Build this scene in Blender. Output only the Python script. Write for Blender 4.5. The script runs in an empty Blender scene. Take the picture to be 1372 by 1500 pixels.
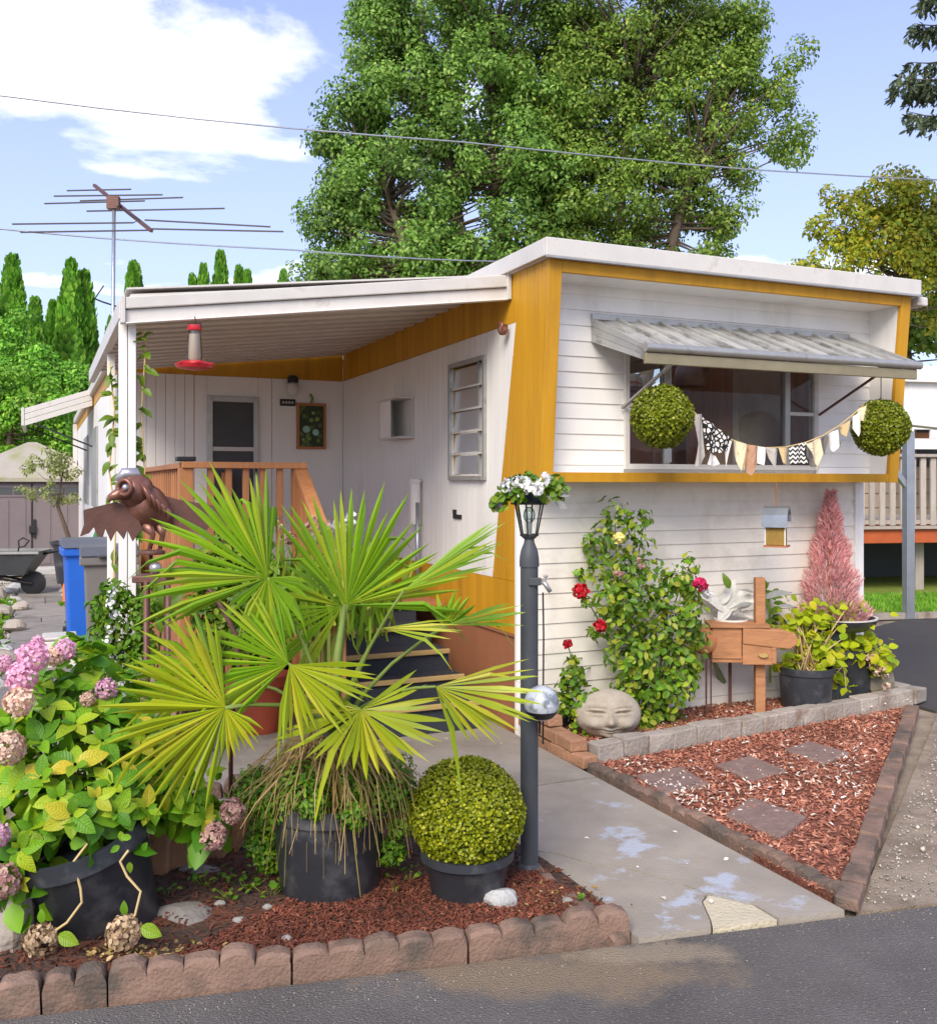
import bpy, math, random
import numpy as np
from mathutils import Vector, Matrix
R = math.radians
random.seed(11)
rng = np.random.default_rng(11)
scene = bpy.context.scene
col = scene.collection

# ------------------------------------------------------------------ camera
FPX, CX, HY, CH = 1418.0, 686.0, 708.0, 1.6      # focal length and principal point in photo pixels, eye height
cam_d = bpy.data.cameras.new('camera'); cam = bpy.data.objects.new('camera', cam_d); col.objects.link(cam)
cam.location = (0, 0, CH); cam.rotation_euler = (R(90), 0, 0)
cam_d.sensor_fit = 'HORIZONTAL'; cam_d.sensor_width = 36; cam_d.lens = 36 * FPX / 1372
cam_d.shift_y = -(750 - HY) / 1372
cam_d.clip_start = .05; cam_d.clip_end = 3000
scene.camera = cam

# ------------------------------------------------------------------ sky, sun, exposure
SUN_EL, SUN_AZ = 40, 198            # azimuth measured clockwise from +Y (ahead of the camera)
world = bpy.data.worlds.new('World'); scene.world = world; world.use_nodes = True
nt = world.node_tree; nt.nodes.clear()
def wn(t, **k):
    n = nt.nodes.new(t)
    for a, b in k.items(): setattr(n, a, b)
    return n
sky = wn('ShaderNodeTexSky', sky_type='NISHITA', sun_disc=False)
sky.sun_elevation = R(SUN_EL); sky.sun_rotation = R(SUN_AZ); sky.air_density = 1.15; sky.dust_density = .6; sky.ozone_density = 1.6
tc = wn('ShaderNodeTexCoord')
sep = wn('ShaderNodeSeparateXYZ'); nt.links.new(tc.outputs['Generated'], sep.inputs[0])
zz = wn('ShaderNodeMath', operation='ADD'); nt.links.new(sep.outputs[2], zz.inputs[0]); zz.inputs[1].default_value = .16
zm = wn('ShaderNodeMath', operation='MAXIMUM'); nt.links.new(zz.outputs[0], zm.inputs[0]); zm.inputs[1].default_value = .05
dx = wn('ShaderNodeMath', operation='DIVIDE'); nt.links.new(sep.outputs[0], dx.inputs[0]); nt.links.new(zm.outputs[0], dx.inputs[1])
dy = wn('ShaderNodeMath', operation='DIVIDE'); nt.links.new(sep.outputs[1], dy.inputs[0]); nt.links.new(zm.outputs[0], dy.inputs[1])
cmb = wn('ShaderNodeCombineXYZ'); nt.links.new(dx.outputs[0], cmb.inputs[0]); nt.links.new(dy.outputs[0], cmb.inputs[1])
mp = wn('ShaderNodeMapping'); nt.links.new(cmb.outputs[0], mp.inputs[0]); mp.inputs['Location'].default_value = (7.20, 4.4, 0)
n1 = wn('ShaderNodeTexNoise'); nt.links.new(mp.outputs[0], n1.inputs['Vector'])
n1.inputs['Scale'].default_value = 1.1; n1.inputs['Detail'].default_value = 9; n1.inputs['Roughness'].default_value = .56; n1.inputs['Distortion'].default_value = .25
cr = wn('ShaderNodeValToRGB'); nt.links.new(n1.outputs[0], cr.inputs[0])
cr.color_ramp.elements[0].position = .56; cr.color_ramp.elements[1].position = .67
cr.color_ramp.elements[0].color = (0, 0, 0, 1); cr.color_ramp.elements[1].color = (1, 1, 1, 1)
hz = wn('ShaderNodeMapRange'); nt.links.new(sep.outputs[2], hz.inputs[0])      # whiter air low over the horizon, all the way round
hz.inputs[1].default_value = 0; hz.inputs[2].default_value = .45; hz.inputs[3].default_value = .9; hz.inputs[4].default_value = .35
mx0 = wn('ShaderNodeMix', data_type='RGBA'); nt.links.new(hz.outputs[0], mx0.inputs[0]); hs0 = wn('ShaderNodeHueSaturation'); hs0.inputs['Saturation'].default_value = 1.12; hs0.inputs['Value'].default_value = .68; hs0.inputs['Hue'].default_value = .53; nt.links.new(sky.outputs[0], hs0.inputs['Color']); nt.links.new(hs0.outputs[0], mx0.inputs[6])
mx0.inputs[7].default_value = (1.8, 2.1, 3.05, 1)
mx = wn('ShaderNodeMix', data_type='RGBA'); nt.links.new(cr.outputs[0], mx.inputs[0]); nt.links.new(mx0.outputs[2], mx.inputs[6])
mx.inputs[7].default_value = (5.7, 5.45, 5.15, 1)
bg = wn('ShaderNodeBackground'); nt.links.new(mx.outputs[2], bg.inputs[0]); bg.inputs[1].default_value = .15
wo = wn('ShaderNodeOutputWorld'); nt.links.new(bg.outputs[0], wo.inputs[0])

sd = bpy.data.lights.new('sun', 'SUN'); sd.energy = 1.6; sd.angle = R(32); sd.color = (1, .92, .79)
sun = bpy.data.objects.new('sun', sd); col.objects.link(sun); sun.location = (-8, -14, 22)
e_, a_ = R(SUN_EL), R(SUN_AZ)
sdir = Vector((math.sin(a_) * math.cos(e_), math.cos(a_) * math.cos(e_), math.sin(e_)))
sun.rotation_euler = sdir.to_track_quat('Z', 'Y').to_euler()
vs = scene.view_settings
vs.view_transform = 'Standard'; vs.look = 'None'; vs.exposure = 1.40; vs.gamma = 1; vs.use_curve_mapping = False

# ------------------------------------------------------------------ survey helpers (photo pixel -> point at a known distance)
def A(px, py, Y): return Vector(((px - CX) / FPX * Y, Y, CH + (HY - py) / FPX * Y))
def G(px, py, z=0.0):
    Y = FPX * (CH - z) / (py - HY); return Vector(((px - CX) / FPX * Y, Y, z))
TH = math.atan(FPX / 3214.0); U = Vector((math.cos(TH), math.sin(TH), 0)); V = Vector((-math.sin(TH), math.cos(TH), 0))
P0 = Vector((.30, 6.13, 0))
def H(s, t, z=0.0): return P0 + U * s + V * t + Vector((0, 0, z))
def HS(px, py, t):
    r = (px - CX) / FPX
    s = (r * (P0.y + V.y * t) - P0.x - V.x * t) / (U.x - r * U.y)
    return s, CH + (HY - py) / FPX * (P0.y + V.y * t + U.y * s)
def HT(px, py, s):
    r = (px - CX) / FPX
    t = (P0.x + U.x * s - r * (P0.y + U.y * s)) / (r * V.y - V.x)
    return t, CH + (HY - py) / FPX * (P0.y + V.y * t + U.y * s)

# ------------------------------------------------------------------ materials
def lin(c):
    return tuple(((x / 255) / 12.92 if x / 255 < .04045 else ((x / 255 + .055) / 1.055) ** 2.4) for x in c)
def nd(t, typ, **k):
    n = t.nodes.new(typ)
    for a, b in k.items(): setattr(n, a, b)
    return n
def mat(name, c, rough=.6, var=.12, scale=6, bump=0.0, bscale=60, metal=0, spec=.4, c2=None, lo=.45, hi=.62, c2scale=3, stretch=None, rnd=0.0, linear=False, trans=0, detail=6):
    """procedural surface: base colour with cloudy variation, optional second colour in noise patches, fine relief"""
    m = bpy.data.materials.new(name); m.use_nodes = True; t = m.node_tree
    b = t.nodes['Principled BSDF']; c = c if linear else lin(c)
    tcn = nd(t, 'ShaderNodeTexCoord'); mpn = nd(t, 'ShaderNodeMapping'); t.links.new(tcn.outputs['Object'], mpn.inputs[0])
    if stretch: mpn.inputs['Scale'].default_value = stretch
    n = nd(t, 'ShaderNodeTexNoise'); t.links.new(mpn.outputs[0], n.inputs['Vector']); n.inputs['Scale'].default_value = scale; n.inputs['Detail'].default_value = detail; n.inputs['Roughness'].default_value = .6
    r = nd(t, 'ShaderNodeValToRGB'); t.links.new(n.outputs[0], r.inputs[0])
    r.color_ramp.elements[0].position = .3; r.color_ramp.elements[1].position = .7
    r.color_ramp.elements[0].color = (*[max(0, x * (1 - var)) for x in c], 1); r.color_ramp.elements[1].color = (*[min(1, x * (1 + var)) for x in c], 1)
    out = r.outputs[0]
    if c2 is not None:
        c2 = c2 if linear else lin(c2)
        n2 = nd(t, 'ShaderNodeTexNoise'); t.links.new(mpn.outputs[0], n2.inputs['Vector']); n2.inputs['Scale'].default_value = c2scale; n2.inputs['Detail'].default_value = 7; n2.inputs['Roughness'].default_value = .65
        r2 = nd(t, 'ShaderNodeValToRGB'); t.links.new(n2.outputs[0], r2.inputs[0]); r2.color_ramp.elements[0].position = lo; r2.color_ramp.elements[1].position = hi
        mxn = nd(t, 'ShaderNodeMix', data_type='RGBA'); t.links.new(r2.outputs[0], mxn.inputs[0]); t.links.new(out, mxn.inputs[6]); mxn.inputs[7].default_value = (*c2, 1)
        out = mxn.outputs[2]
    if rnd:
        oi = nd(t, 'ShaderNodeObjectInfo'); mr = nd(t, 'ShaderNodeMapRange'); t.links.new(oi.outputs['Random'], mr.inputs[0]); mr.inputs[3].default_value = 1 - rnd; mr.inputs[4].default_value = 1 + rnd
        hsv = nd(t, 'ShaderNodeHueSaturation'); t.links.new(out, hsv.inputs['Color']); t.links.new(mr.outputs[0], hsv.inputs['Value']); out = hsv.outputs[0]
    t.links.new(out, b.inputs['Base Color'])
    b.inputs['Roughness'].default_value = rough; b.inputs['Metallic'].default_value = metal; b.inputs['Specular IOR Level'].default_value = spec
    if bump:
        nb = nd(t, 'ShaderNodeTexNoise'); t.links.new(mpn.outputs[0], nb.inputs['Vector']); nb.inputs['Scale'].default_value = bscale; nb.inputs['Detail'].default_value = 5
        bp = nd(t, 'ShaderNodeBump'); t.links.new(nb.outputs[0], bp.inputs['Height']); bp.inputs['Strength'].default_value = bump; bp.inputs['Distance'].default_value = .02
        t.links.new(bp.outputs[0], b.inputs['Normal'])
    return m
def leafmat(name, cols, trans=.3, rough=.45, objrand=False, spec=.35, ns=None, amp=.22):
    """leaf: colour picked per leaf, part of the light passes through the blade"""
    m = bpy.data.materials.new(name); m.use_nodes = True; t = m.node_tree; b = t.nodes['Principled BSDF']
    if objrand: g = nd(t, 'ShaderNodeObjectInfo'); src = g.outputs['Random']
    else: g = nd(t, 'ShaderNodeNewGeometry'); src = g.outputs['Random Per Island']
    r = nd(t, 'ShaderNodeValToRGB'); t.links.new(src, r.inputs[0])
    el = r.color_ramp.elements
    while len(el) < len(cols): el.new(.5)
    for i, cc in enumerate(cols):
        el[i].position = i / max(1, len(cols) - 1); el[i].color = (*lin(cc), 1)
    tcn = nd(t, 'ShaderNodeTexCoord'); n = nd(t, 'ShaderNodeTexNoise'); t.links.new(tcn.outputs['Object'], n.inputs['Vector']); n.inputs['Scale'].default_value = ns or (22 if objrand else 2.2)
    mr = nd(t, 'ShaderNodeMapRange'); t.links.new(n.outputs[0], mr.inputs[0]); mr.inputs[1].default_value = .3; mr.inputs[2].default_value = .7; mr.inputs[3].default_value = 1 - amp; mr.inputs[4].default_value = 1 + amp
    hsv = nd(t, 'ShaderNodeHueSaturation'); t.links.new(r.outputs[0], hsv.inputs['Color']); t.links.new(mr.outputs[0], hsv.inputs['Value'])
    if objrand:                                   # broad single leaves carry a midrib and side veins along their own axes
        sx = nd(t, 'ShaderNodeSeparateXYZ'); t.links.new(tcn.outputs['Object'], sx.inputs[0]); ab = nd(t, 'ShaderNodeMath', operation='ABSOLUTE'); t.links.new(sx.outputs[0], ab.inputs[0])
        v1 = nd(t, 'ShaderNodeMath', operation='MULTIPLY_ADD'); t.links.new(ab.outputs[0], v1.inputs[0]); v1.inputs[1].default_value = -.75; t.links.new(sx.outputs[1], v1.inputs[2])
        v2 = nd(t, 'ShaderNodeMath', operation='PINGPONG'); t.links.new(v1.outputs[0], v2.inputs[0]); v2.inputs[1].default_value = .06
        mn = nd(t, 'ShaderNodeMath', operation='MINIMUM'); t.links.new(v2.outputs[0], mn.inputs[0]); t.links.new(ab.outputs[0], mn.inputs[1])
        vr = nd(t, 'ShaderNodeMapRange'); t.links.new(mn.outputs[0], vr.inputs[0]); vr.inputs[1].default_value = .0; vr.inputs[2].default_value = .022; vr.inputs[3].default_value = 1.35; vr.inputs[4].default_value = 1.0
        h2 = nd(t, 'ShaderNodeHueSaturation'); t.links.new(hsv.outputs[0], h2.inputs['Color']); t.links.new(vr.outputs[0], h2.inputs['Value']); hsv = h2
        bp = nd(t, 'ShaderNodeBump'); bp.invert = True; t.links.new(vr.outputs[0], bp.inputs['Height']); bp.inputs['Strength'].default_value = .5; bp.inputs['Distance'].default_value = .02; t.links.new(bp.outputs[0], b.inputs['Normal'])
    t.links.new(hsv.outputs[0], b.inputs['Base Color']); b.inputs['Roughness'].default_value = rough; b.inputs['Specular IOR Level'].default_value = spec
    tr = nd(t, 'ShaderNodeBsdfTranslucent'); t.links.new(hsv.outputs[0], tr.inputs['Color'])
    ms = nd(t, 'ShaderNodeMixShader'); ms.inputs[0].default_value = trans
    t.links.new(b.outputs[0], ms.inputs[1]); t.links.new(tr.outputs[0], ms.inputs[2])
    t.links.new(ms.outputs[0], t.nodes['Material Output'].inputs[0])
    return m
def glassmat(name, tint=(.9, .95, .95), refl=.12, rough=.02):
    m = bpy.data.materials.new(name); m.use_nodes = True; t = m.node_tree; t.nodes.remove(t.nodes['Principled BSDF'])
    tr = nd(t, 'ShaderNodeBsdfTransparent'); tr.inputs[0].default_value = (*tint, 1)
    gl = nd(t, 'ShaderNodeBsdfGlossy'); gl.inputs['Roughness'].default_value = rough
    lw = nd(t, 'ShaderNodeLayerWeight'); lw.inputs[0].default_value = .16
    ad = nd(t, 'ShaderNodeMath', operation='ADD'); t.links.new(lw.outputs['Fresnel'], ad.inputs[0]); ad.inputs[1].default_value = refl; ad.use_clamp = True
    ms = nd(t, 'ShaderNodeMixShader'); t.links.new(ad.outputs[0], ms.inputs[0]); t.links.new(tr.outputs[0], ms.inputs[1]); t.links.new(gl.outputs[0], ms.inputs[2])
    t.links.new(ms.outputs[0], t.nodes['Material Output'].inputs[0])
    return m

# ------------------------------------------------------------------ objects
PM = {}
def tag(o, label=None, cat=None, group=None, kind=None):
    if label: o['label'] = label
    if cat: o['category'] = cat
    if group: o['group'] = group
    if kind: o['kind'] = kind
    return o
def thing(name, label, cat, loc=(0, 0, 0), rotz=0, group=None):
    o = bpy.data.objects.new(name, None); o.empty_display_size = .1; col.objects.link(o)
    o.location = loc; o.rotation_euler = (0, 0, rotz); tag(o, label, cat, group)
    PM[o] = Matrix.Translation(Vector(loc)) @ Matrix.Rotation(rotz, 4, 'Z')
    return o
def link_mesh(name, me, m, parent=None, loc=None):
    o = bpy.data.objects.new(name, me); col.objects.link(o)
    if m is not None and not me.materials: me.materials.append(m)
    if parent is not None: o.parent = parent; PM[o] = PM[parent]
    else: PM[o] = Matrix.Identity(4)
    return o
def inst(name, me, M, parent):
    """another object on shared mesh data, M is its world matrix"""
    o = bpy.data.objects.new(name, me); col.objects.link(o); o.parent = parent
    o.matrix_basis = PM[parent].inverted() @ M; PM[o] = M
    return o
def copy_tree(o, M, parent=None):
    c = o.copy(); col.objects.link(c)
    if parent is None: c.matrix_basis = M; PM[c] = M
    else: c.parent = parent; PM[c] = PM[parent]
    for ch in [x for x in bpy.data.objects if x.parent == o and x is not c]: copy_tree(ch, None, c)
    return c

class MB:
    def __init__(s): s.v = []; s.f = []
    def add(s, vs, fs):
        n = len(s.v); s.v += [tuple(p) for p in vs]; s.f += [tuple(i + n for i in f) for f in fs]; return s
    def box(s, lo, hi):
        (a, b, c), (d, e, f) = lo, hi
        return s.add([(a, b, c), (d, b, c), (d, e, c), (a, e, c), (a, b, f), (d, b, f), (d, e, f), (a, e, f)],
                     [(0, 3, 2, 1), (4, 5, 6, 7), (0, 1, 5, 4), (1, 2, 6, 5), (2, 3, 7, 6), (3, 0, 4, 7)])
    def obox(s, c, x, y, z):
        """oriented box: centre and three half-axis vectors"""
        c, x, y, z = map(Vector, (c, x, y, z))
        p = [c + x * i + y * j + z * k for k in (-1, 1) for (i, j) in ((-1, -1), (1, -1), (1, 1), (-1, 1))]
        return s.add(p, [(0, 3, 2, 1), (4, 5, 6, 7), (0, 1, 5, 4), (1, 2, 6, 5), (2, 3, 7, 6), (3, 0, 4, 7)])
    def bar(s, p, q, w, h, up=(0, 0, 1)):
        p, q, up = Vector(p), Vector(q), Vector(up); d = (q - p); L = d.length; d.normalize()
        x = d.cross(up)
        if x.length < 1e-4: x = d.cross(Vector((1, 0, 0)))
        x.normalize(); z = x.cross(d)
        return s.obox((p + q) / 2, x * (w / 2), d * (L / 2), z * (h / 2))
    def prism(s, poly, off):
        n = len(poly); off = Vector(off); p = [Vector(q) for q in poly]
        return s.add(p + [q + off for q in p], [tuple(range(n - 1, -1, -1)), tuple(range(n, 2 * n))] + [(i, (i + 1) % n, (i + 1) % n + n, i + n) for i in range(n)])
    def tube(s, pts, rad, seg=8, cap=True):
        pts = [Vector(p) for p in pts]; n = len(pts)
        rad = [rad] * n if not hasattr(rad, '__len__') else rad
        vs, fs = [], []; pv = None
        for i, p in enumerate(pts):
            d = (pts[min(i + 1, n - 1)] - pts[max(i - 1, 0)]).normalized()
            if pv is None: x = d.orthogonal().normalized()
            else:
                x = pv - d * pv.dot(d); x = x.normalized() if x.length > 1e-5 else d.orthogonal().normalized()
            pv = x; y = d.cross(x)
            for k in range(seg):
                a = 2 * math.pi * k / seg; vs.append(p + (x * math.cos(a) + y * math.sin(a)) * rad[i])
        for i in range(n - 1):
            for k in range(seg): fs.append((i * seg + k, i * seg + (k + 1) % seg, (i + 1) * seg + (k + 1) % seg, (i + 1) * seg + k))
        if cap: fs += [tuple(range(seg - 1, -1, -1)), tuple(range((n - 1) * seg, n * seg))]
        return s.add(vs, fs)
    def lathe(s, prof, c=(0, 0, 0), seg=24, M=None, closed=False):
        vs, fs = [], []; n = len(prof); c = Vector(c)
        for r, z in prof:
            for k in range(seg):
                a = 2 * math.pi * k / seg; p = Vector((r * math.cos(a), r * math.sin(a), z))
                vs.append((M @ p if M else p) + c)
        m = n if closed else n - 1
        for i in range(m):
            j = (i + 1) % n
            for k in range(seg): fs.append((i * seg + k, i * seg + (k + 1) % seg, j * seg + (k + 1) % seg, j * seg + k))
        if not closed: fs += [tuple(range(seg - 1, -1, -1)), tuple(range((n - 1) * seg, n * seg))]
        return s.add(vs, fs)
    def ball(s, c, r, seg=14, ring=9, M=None):
        rr = r if hasattr(r, '__len__') else (r, r, r); c = Vector(c); vs, fs = [], []
        for i in range(ring + 1):
            ph = math.pi * i / ring
            for k in range(seg):
                a = 2 * math.pi * k / seg; p = Vector((rr[0] * math.sin(ph) * math.cos(a), rr[1] * math.sin(ph) * math.sin(a), rr[2] * math.cos(ph)))
                vs.append((M @ p if M else p) + c)
        for i in range(ring):
            for k in range(seg): fs.append((i * seg + k, (i + 1) * seg + k, (i + 1) * seg + (k + 1) % seg, i * seg + (k + 1) % seg))
        return s.add(vs, fs)
    def mesh(s, name, smooth=False, T=None):
        vs = [T @ Vector(p) for p in s.v] if T else s.v
        me = bpy.data.meshes.new(name); me.from_pydata([tuple(p) for p in vs], [], s.f); me.update()
        if smooth: me.polygons.foreach_set('use_smooth', [True] * len(me.polygons))
        return me
    def build(s, name, m, parent=None, smooth=False, world=True, bevel=0, kind=None, auto=False):
        T = PM[parent].inverted() if (parent is not None and world) else None
        o = link_mesh(name, s.mesh(name, smooth, T), m, parent)
        if bevel:
            b = o.modifiers.new('bevel', 'BEVEL'); b.width = bevel; b.segments = 2; b.limit_method = 'ANGLE'
        if kind: o['kind'] = kind
        if auto:
            o.data.polygons.foreach_set('use_smooth', [True] * len(o.data.polygons)); o.data.set_sharp_from_angle(angle=R(38))
        return o

def frames(y, n):
    y = y / np.linalg.norm(y, axis=1, keepdims=True); x = np.cross(y, n); x /= np.linalg.norm(x, axis=1, keepdims=True) + 1e-9
    return np.stack([x, y, np.cross(x, y)], axis=2)
def rdir(N): 
    v = rng.normal(size=(N, 3)); return v / np.linalg.norm(v, axis=1, keepdims=True)
LEAF = (np.array([(0, 0, 0), (.27, .28, .07), (.25, .66, .04), (0, 1, -.10), (-.25, .66, .04), (-.27, .28, .07)], float), [(0, 1, 2, 3), (0, 3, 4, 5)])
ROUND = (np.array([(0, 0, 0), (.42, .25, .08), (.40, .72, .03), (0, 1, -.08), (-.40, .72, .03), (-.42, .25, .08)], float), [(0, 1, 2, 3), (0, 3, 4, 5)])
OVATE = (np.array([(0, 0, 0), (.27, .18, .05), (.36, .45, .07), (.22, .78, .02), (0, 1, -.14), (-.22, .78, .02), (-.36, .45, .07), (-.27, .18, .05), (0, .5, 0)], float), [(0, 1, 2, 8), (8, 2, 3, 4), (0, 8, 6, 7), (8, 4, 5, 6)])
BLADE = (np.array([(-.04, 0, 0), (.04, 0, 0), (.05, .5, .04), (-.05, .5, .04), (0, 1, -.05), (.0, 1.0, -.05)], float), [(0, 1, 2, 3), (3, 2, 5, 4)])
CHIP = (np.array([(-.5, -.2, 0), (.5, -.15, .02), (.45, .2, 0), (-.4, .16, .1), (0, 0, .22)], float), [(0, 1, 4), (1, 2, 4), (2, 3, 4), (3, 0, 4)])
PEB = (np.array([(.5, 0, 0), (0, .45, .02), (-.5, .05, 0), (0, -.42, 0), (0, 0, .42), (0, 0, -.3)], float), [(0, 1, 4), (1, 2, 4), (2, 3, 4), (3, 0, 4), (1, 0, 5), (2, 1, 5), (3, 2, 5), (0, 3, 5)])
def scatter_mesh(name, tpl, M, P, sc):
    tv, tf = tpl; N = len(P); k = len(tv); sc = np.broadcast_to(np.asarray(sc, float), (N,)) if np.ndim(sc) < 2 else np.asarray(sc)
    loc = tv[None] * (sc[:, None, None] if sc.ndim == 1 else sc[:, None, :])
    vs = np.einsum('nij,nkj->nki', M, loc) + P[:, None, :]
    me = bpy.data.meshes.new(name)
    me.vertices.add(N * k); me.vertices.foreach_set('co', vs.reshape(-1))
    fl = len(tf[0]); f = np.array(tf)[None] + (np.arange(N) * k)[:, None, None]
    nf = N * len(tf)
    me.loops.add(nf * fl); me.loops.foreach_set('vertex_index', f.reshape(-1).astype(np.int32))
    me.polygons.add(nf); me.polygons.foreach_set('loop_start', (np.arange(nf) * fl).astype(np.int32))
    me.update(calc_edges=True); return me
def scatter(name, tpl, M, P, sc, m, parent=None, kind=None):
    P = np.asarray(P, float)
    if parent is not None:
        T = np.array(PM[parent].inverted()); P = P @ T[:3, :3].T + T[:3, 3]; M = np.einsum('ij,njk->nik', T[:3, :3], M)
    o = link_mesh(name, scatter_mesh(name, tpl, M, P, sc), m, parent)
    if kind: o['kind'] = kind
    return o
def poly_points(poly, N):
    """random points in a flat polygon"""
    poly = np.array([(p[0], p[1]) for p in poly]); lo, hi = poly.min(0), poly.max(0); out = []
    while len(out) < N:
        q = rng.uniform(lo, hi, size=(N, 2)); ins = np.zeros(N, bool); j = len(poly) - 1
        for i in range(len(poly)):
            a, b = poly[i], poly[j]
            with np.errstate(divide='ignore', invalid='ignore'):
                ins ^= ((a[1] > q[:, 1]) != (b[1] > q[:, 1])) & (q[:, 0] < (b[0] - a[0]) * (q[:, 1] - a[1]) / (b[1] - a[1]) + a[0])
            j = i
        out += list(q[ins])
    return np.array(out[:N])
def flat_rots(N, tilt=.3):
    n = np.tile([0, 0, 1.], (N, 1)) + rng.normal(size=(N, 3)) * tilt; a = rng.uniform(0, 6.283, N)
    y = np.stack([np.cos(a), np.sin(a), rng.normal(size=N) * tilt * .6], 1); return frames(y, n)
def sheet(name, poly, z, th, m, parent=None, kind='structure', sub=0):
    mb = MB(); mb.prism([(p[0], p[1], z - th) for p in poly], (0, 0, th)); o = mb.build(name, m, parent)
    if parent is None and kind: o['kind'] = kind
    return o
def tuft_pts(base, N, r): return np.array(base)[None] + rdir(N) * r * rng.uniform(.2, 1, (N, 1))
# ------------------------------------------------------------------ shared materials
M = {}
M['white'] = mat('white_paint', (236, 232, 225), .5, .05, 3, .22, 5, c2=(196, 190, 178), lo=.52, hi=.85, c2scale=2.2, stretch=(1, 1, .35), rnd=.025)
M['cream'] = mat('cream_paint', (226, 219, 206), .5, .05, 3, .22, 5, c2=(182, 172, 154), lo=.5, hi=.85, c2scale=2.5, rnd=.03)
M['sidewhite'] = mat('side_white_paint', (232, 229, 223), .45, .05, 4, .2, 4, c2=(196, 190, 178), lo=.58, hi=.9, c2scale=1.5, stretch=(1, 1, .2))
M['ochre'] = mat('ochre_paint', (200, 146, 34), .5, .10, 4, .06, 40, c2=(166, 114, 28), lo=.48, hi=.8, c2scale=2.2, stretch=(2.5, 2.5, .2), spec=.3, rnd=.03)
M['brown'] = mat('brown_paint', (158, 104, 74), .6, .08, 4, .05, 40)
M['fascia'] = mat('weathered_white_metal', (205, 200, 192), .45, .07, 5, .05, 30, c2=(150, 138, 120), lo=.60, hi=.85, c2scale=5)
M['alum'] = mat('dull_aluminium', (172, 170, 164), .38, .1, 12, .04, 40, metal=.55, c2=(110, 100, 86), lo=.60, hi=.8, c2scale=9)
M['awnpanel'] = mat('grey_awning_metal', (178, 177, 172), .42, .12, 6, .05, 50, metal=.25, c2=(96, 90, 82), lo=.50, hi=.72, c2scale=8, stretch=(2.2, .6, 1), rnd=.12)
M['tanmetal'] = mat('tan_metal', (142, 132, 104), .45, .12, 8, .04, 40, metal=.2)
M['ceil'] = mat('porch_ceiling', (216, 209, 199), .6, .06, 3, .04, 30, rnd=.05)
M['wood'] = mat('redwood_stain', (178, 120, 76), .65, .14, 5, .15, 30, stretch=(6, 6, .6), rnd=.12)
M['wood_old'] = mat('weathered_brown_wood', (166, 108, 70), .75, .16, 6, .2, 30, stretch=(5, 5, .7), rnd=.1)
M['tread'] = mat('dark_step_mat', (52, 54, 60), .9, .12, 30, .2, 200)
M['nosing'] = mat('tan_nosing', (178, 148, 92), .6, .1, 10, .1, 40)
M['louvreglass'] = glassmat('louvre_glass', (.85, .88, .88), .0, .3)
M['glass'] = glassmat('window_glass', (.92, .94, .94), .0)
M['clearglass'] = glassmat('clear_glass', (.95, .97, .97), .04)
M['screen'] = mat('door_screen', (74, 76, 78), .6, .08, 3, .1, 300)
M['black'] = mat('black_metal', (38, 38, 40), .5, .15, 8)
M['room'] = mat('room_paneling', (204, 168, 146), .7, .15, 3, .05, 20, stretch=(6, 6, .4))
M['roomdark'] = mat('room_dark_cabinet', (168, 134, 116), .6, .15, 3)
M['roomred'] = mat('room_russet_cabinet', (206, 146, 122), .5, .08, 3)
M['pot'] = mat('black_plastic_pot', (52, 55, 60), .42, .14, 6, .06, 40, c2=(104, 104, 104), lo=.52, hi=.80, c2scale=6, spec=.5)
M['terracotta'] = mat('terracotta', (178, 84, 58), .75, .1, 5, .08, 60)
M['concrete'] = mat('concrete', (154, 145, 132), .85, .14, 2.5, .25, 90, c2=(122, 112, 98), lo=.46, hi=.75, c2scale=1.6)
M['walk'] = mat('walkway_concrete', (154, 144, 130), .85, .16, 3, .3, 90, c2=(172, 176, 184), lo=.565, hi=.63, c2scale=3.4)
M['patch'] = mat('cement_patch', (196, 184, 156), .9, .10, 8, .5, 60)
M['asphalt'] = mat('asphalt', (104, 99, 94), .85, .22, 2.2, .9, 130, c2=(150, 142, 132), lo=.56, hi=.68, c2scale=90, detail=9)
M['drive'] = mat('driveway_asphalt', (72, 68, 65), .8, .12, 1.5, .5, 200)
M['dirt'] = mat('gravelly_dirt', (158, 142, 122), .95, .18, 7, .7, 120, c2=(116, 100, 84), lo=.45, hi=.65, c2scale=2.2)
M['soil'] = mat('dark_soil', (78, 60, 50), .95, .25, 12, .8, 60, c2=(112, 66, 46), lo=.48, hi=.6, c2scale=2.5)
M['redsoil'] = mat('red_mulch_base', (122, 74, 56), .95, .28, 25, .9, 70)
M['lawn'] = mat('lawn_ground', (124, 138, 52), .9, .15, 3, .4, 60)
M['slate'] = mat('slate_paver', (132, 126, 120), .85, .1, 5, .3, 60, c2=(108, 100, 94), lo=.5, hi=.7, rnd=.12)
M['stone'] = mat('grey_edging_stone', (162, 152, 140), .9, .12, 9, .5, 50, c2=(128, 108, 92), lo=.48, hi=.7, c2scale=6, rnd=.14)
M['redstone'] = mat('reddish_edging_concrete', (134, 108, 92), .92, .18, 10, .45, 90, c2=(92, 82, 72), lo=.46, hi=.62, c2scale=4, rnd=.1)
M['brick'] = mat('tan_brick', (164, 122, 92), .9, .14, 10, .4, 50, rnd=.18)
M['rock'] = mat('pale_rock', (176, 176, 172), .85, .15, 9, .5, 40, rnd=.12)
M['redpaver'] = mat('dusky_paver', (136, 112, 102), .9, .2, 14, .7, 70)
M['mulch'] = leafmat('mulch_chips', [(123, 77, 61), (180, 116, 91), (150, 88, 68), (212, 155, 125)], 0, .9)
M['mulchdark'] = leafmat('wet_mulch_chips', [(75, 46, 36), (124, 66, 48), (98, 55, 41), (151, 94, 71)], 0, .9)
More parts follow.
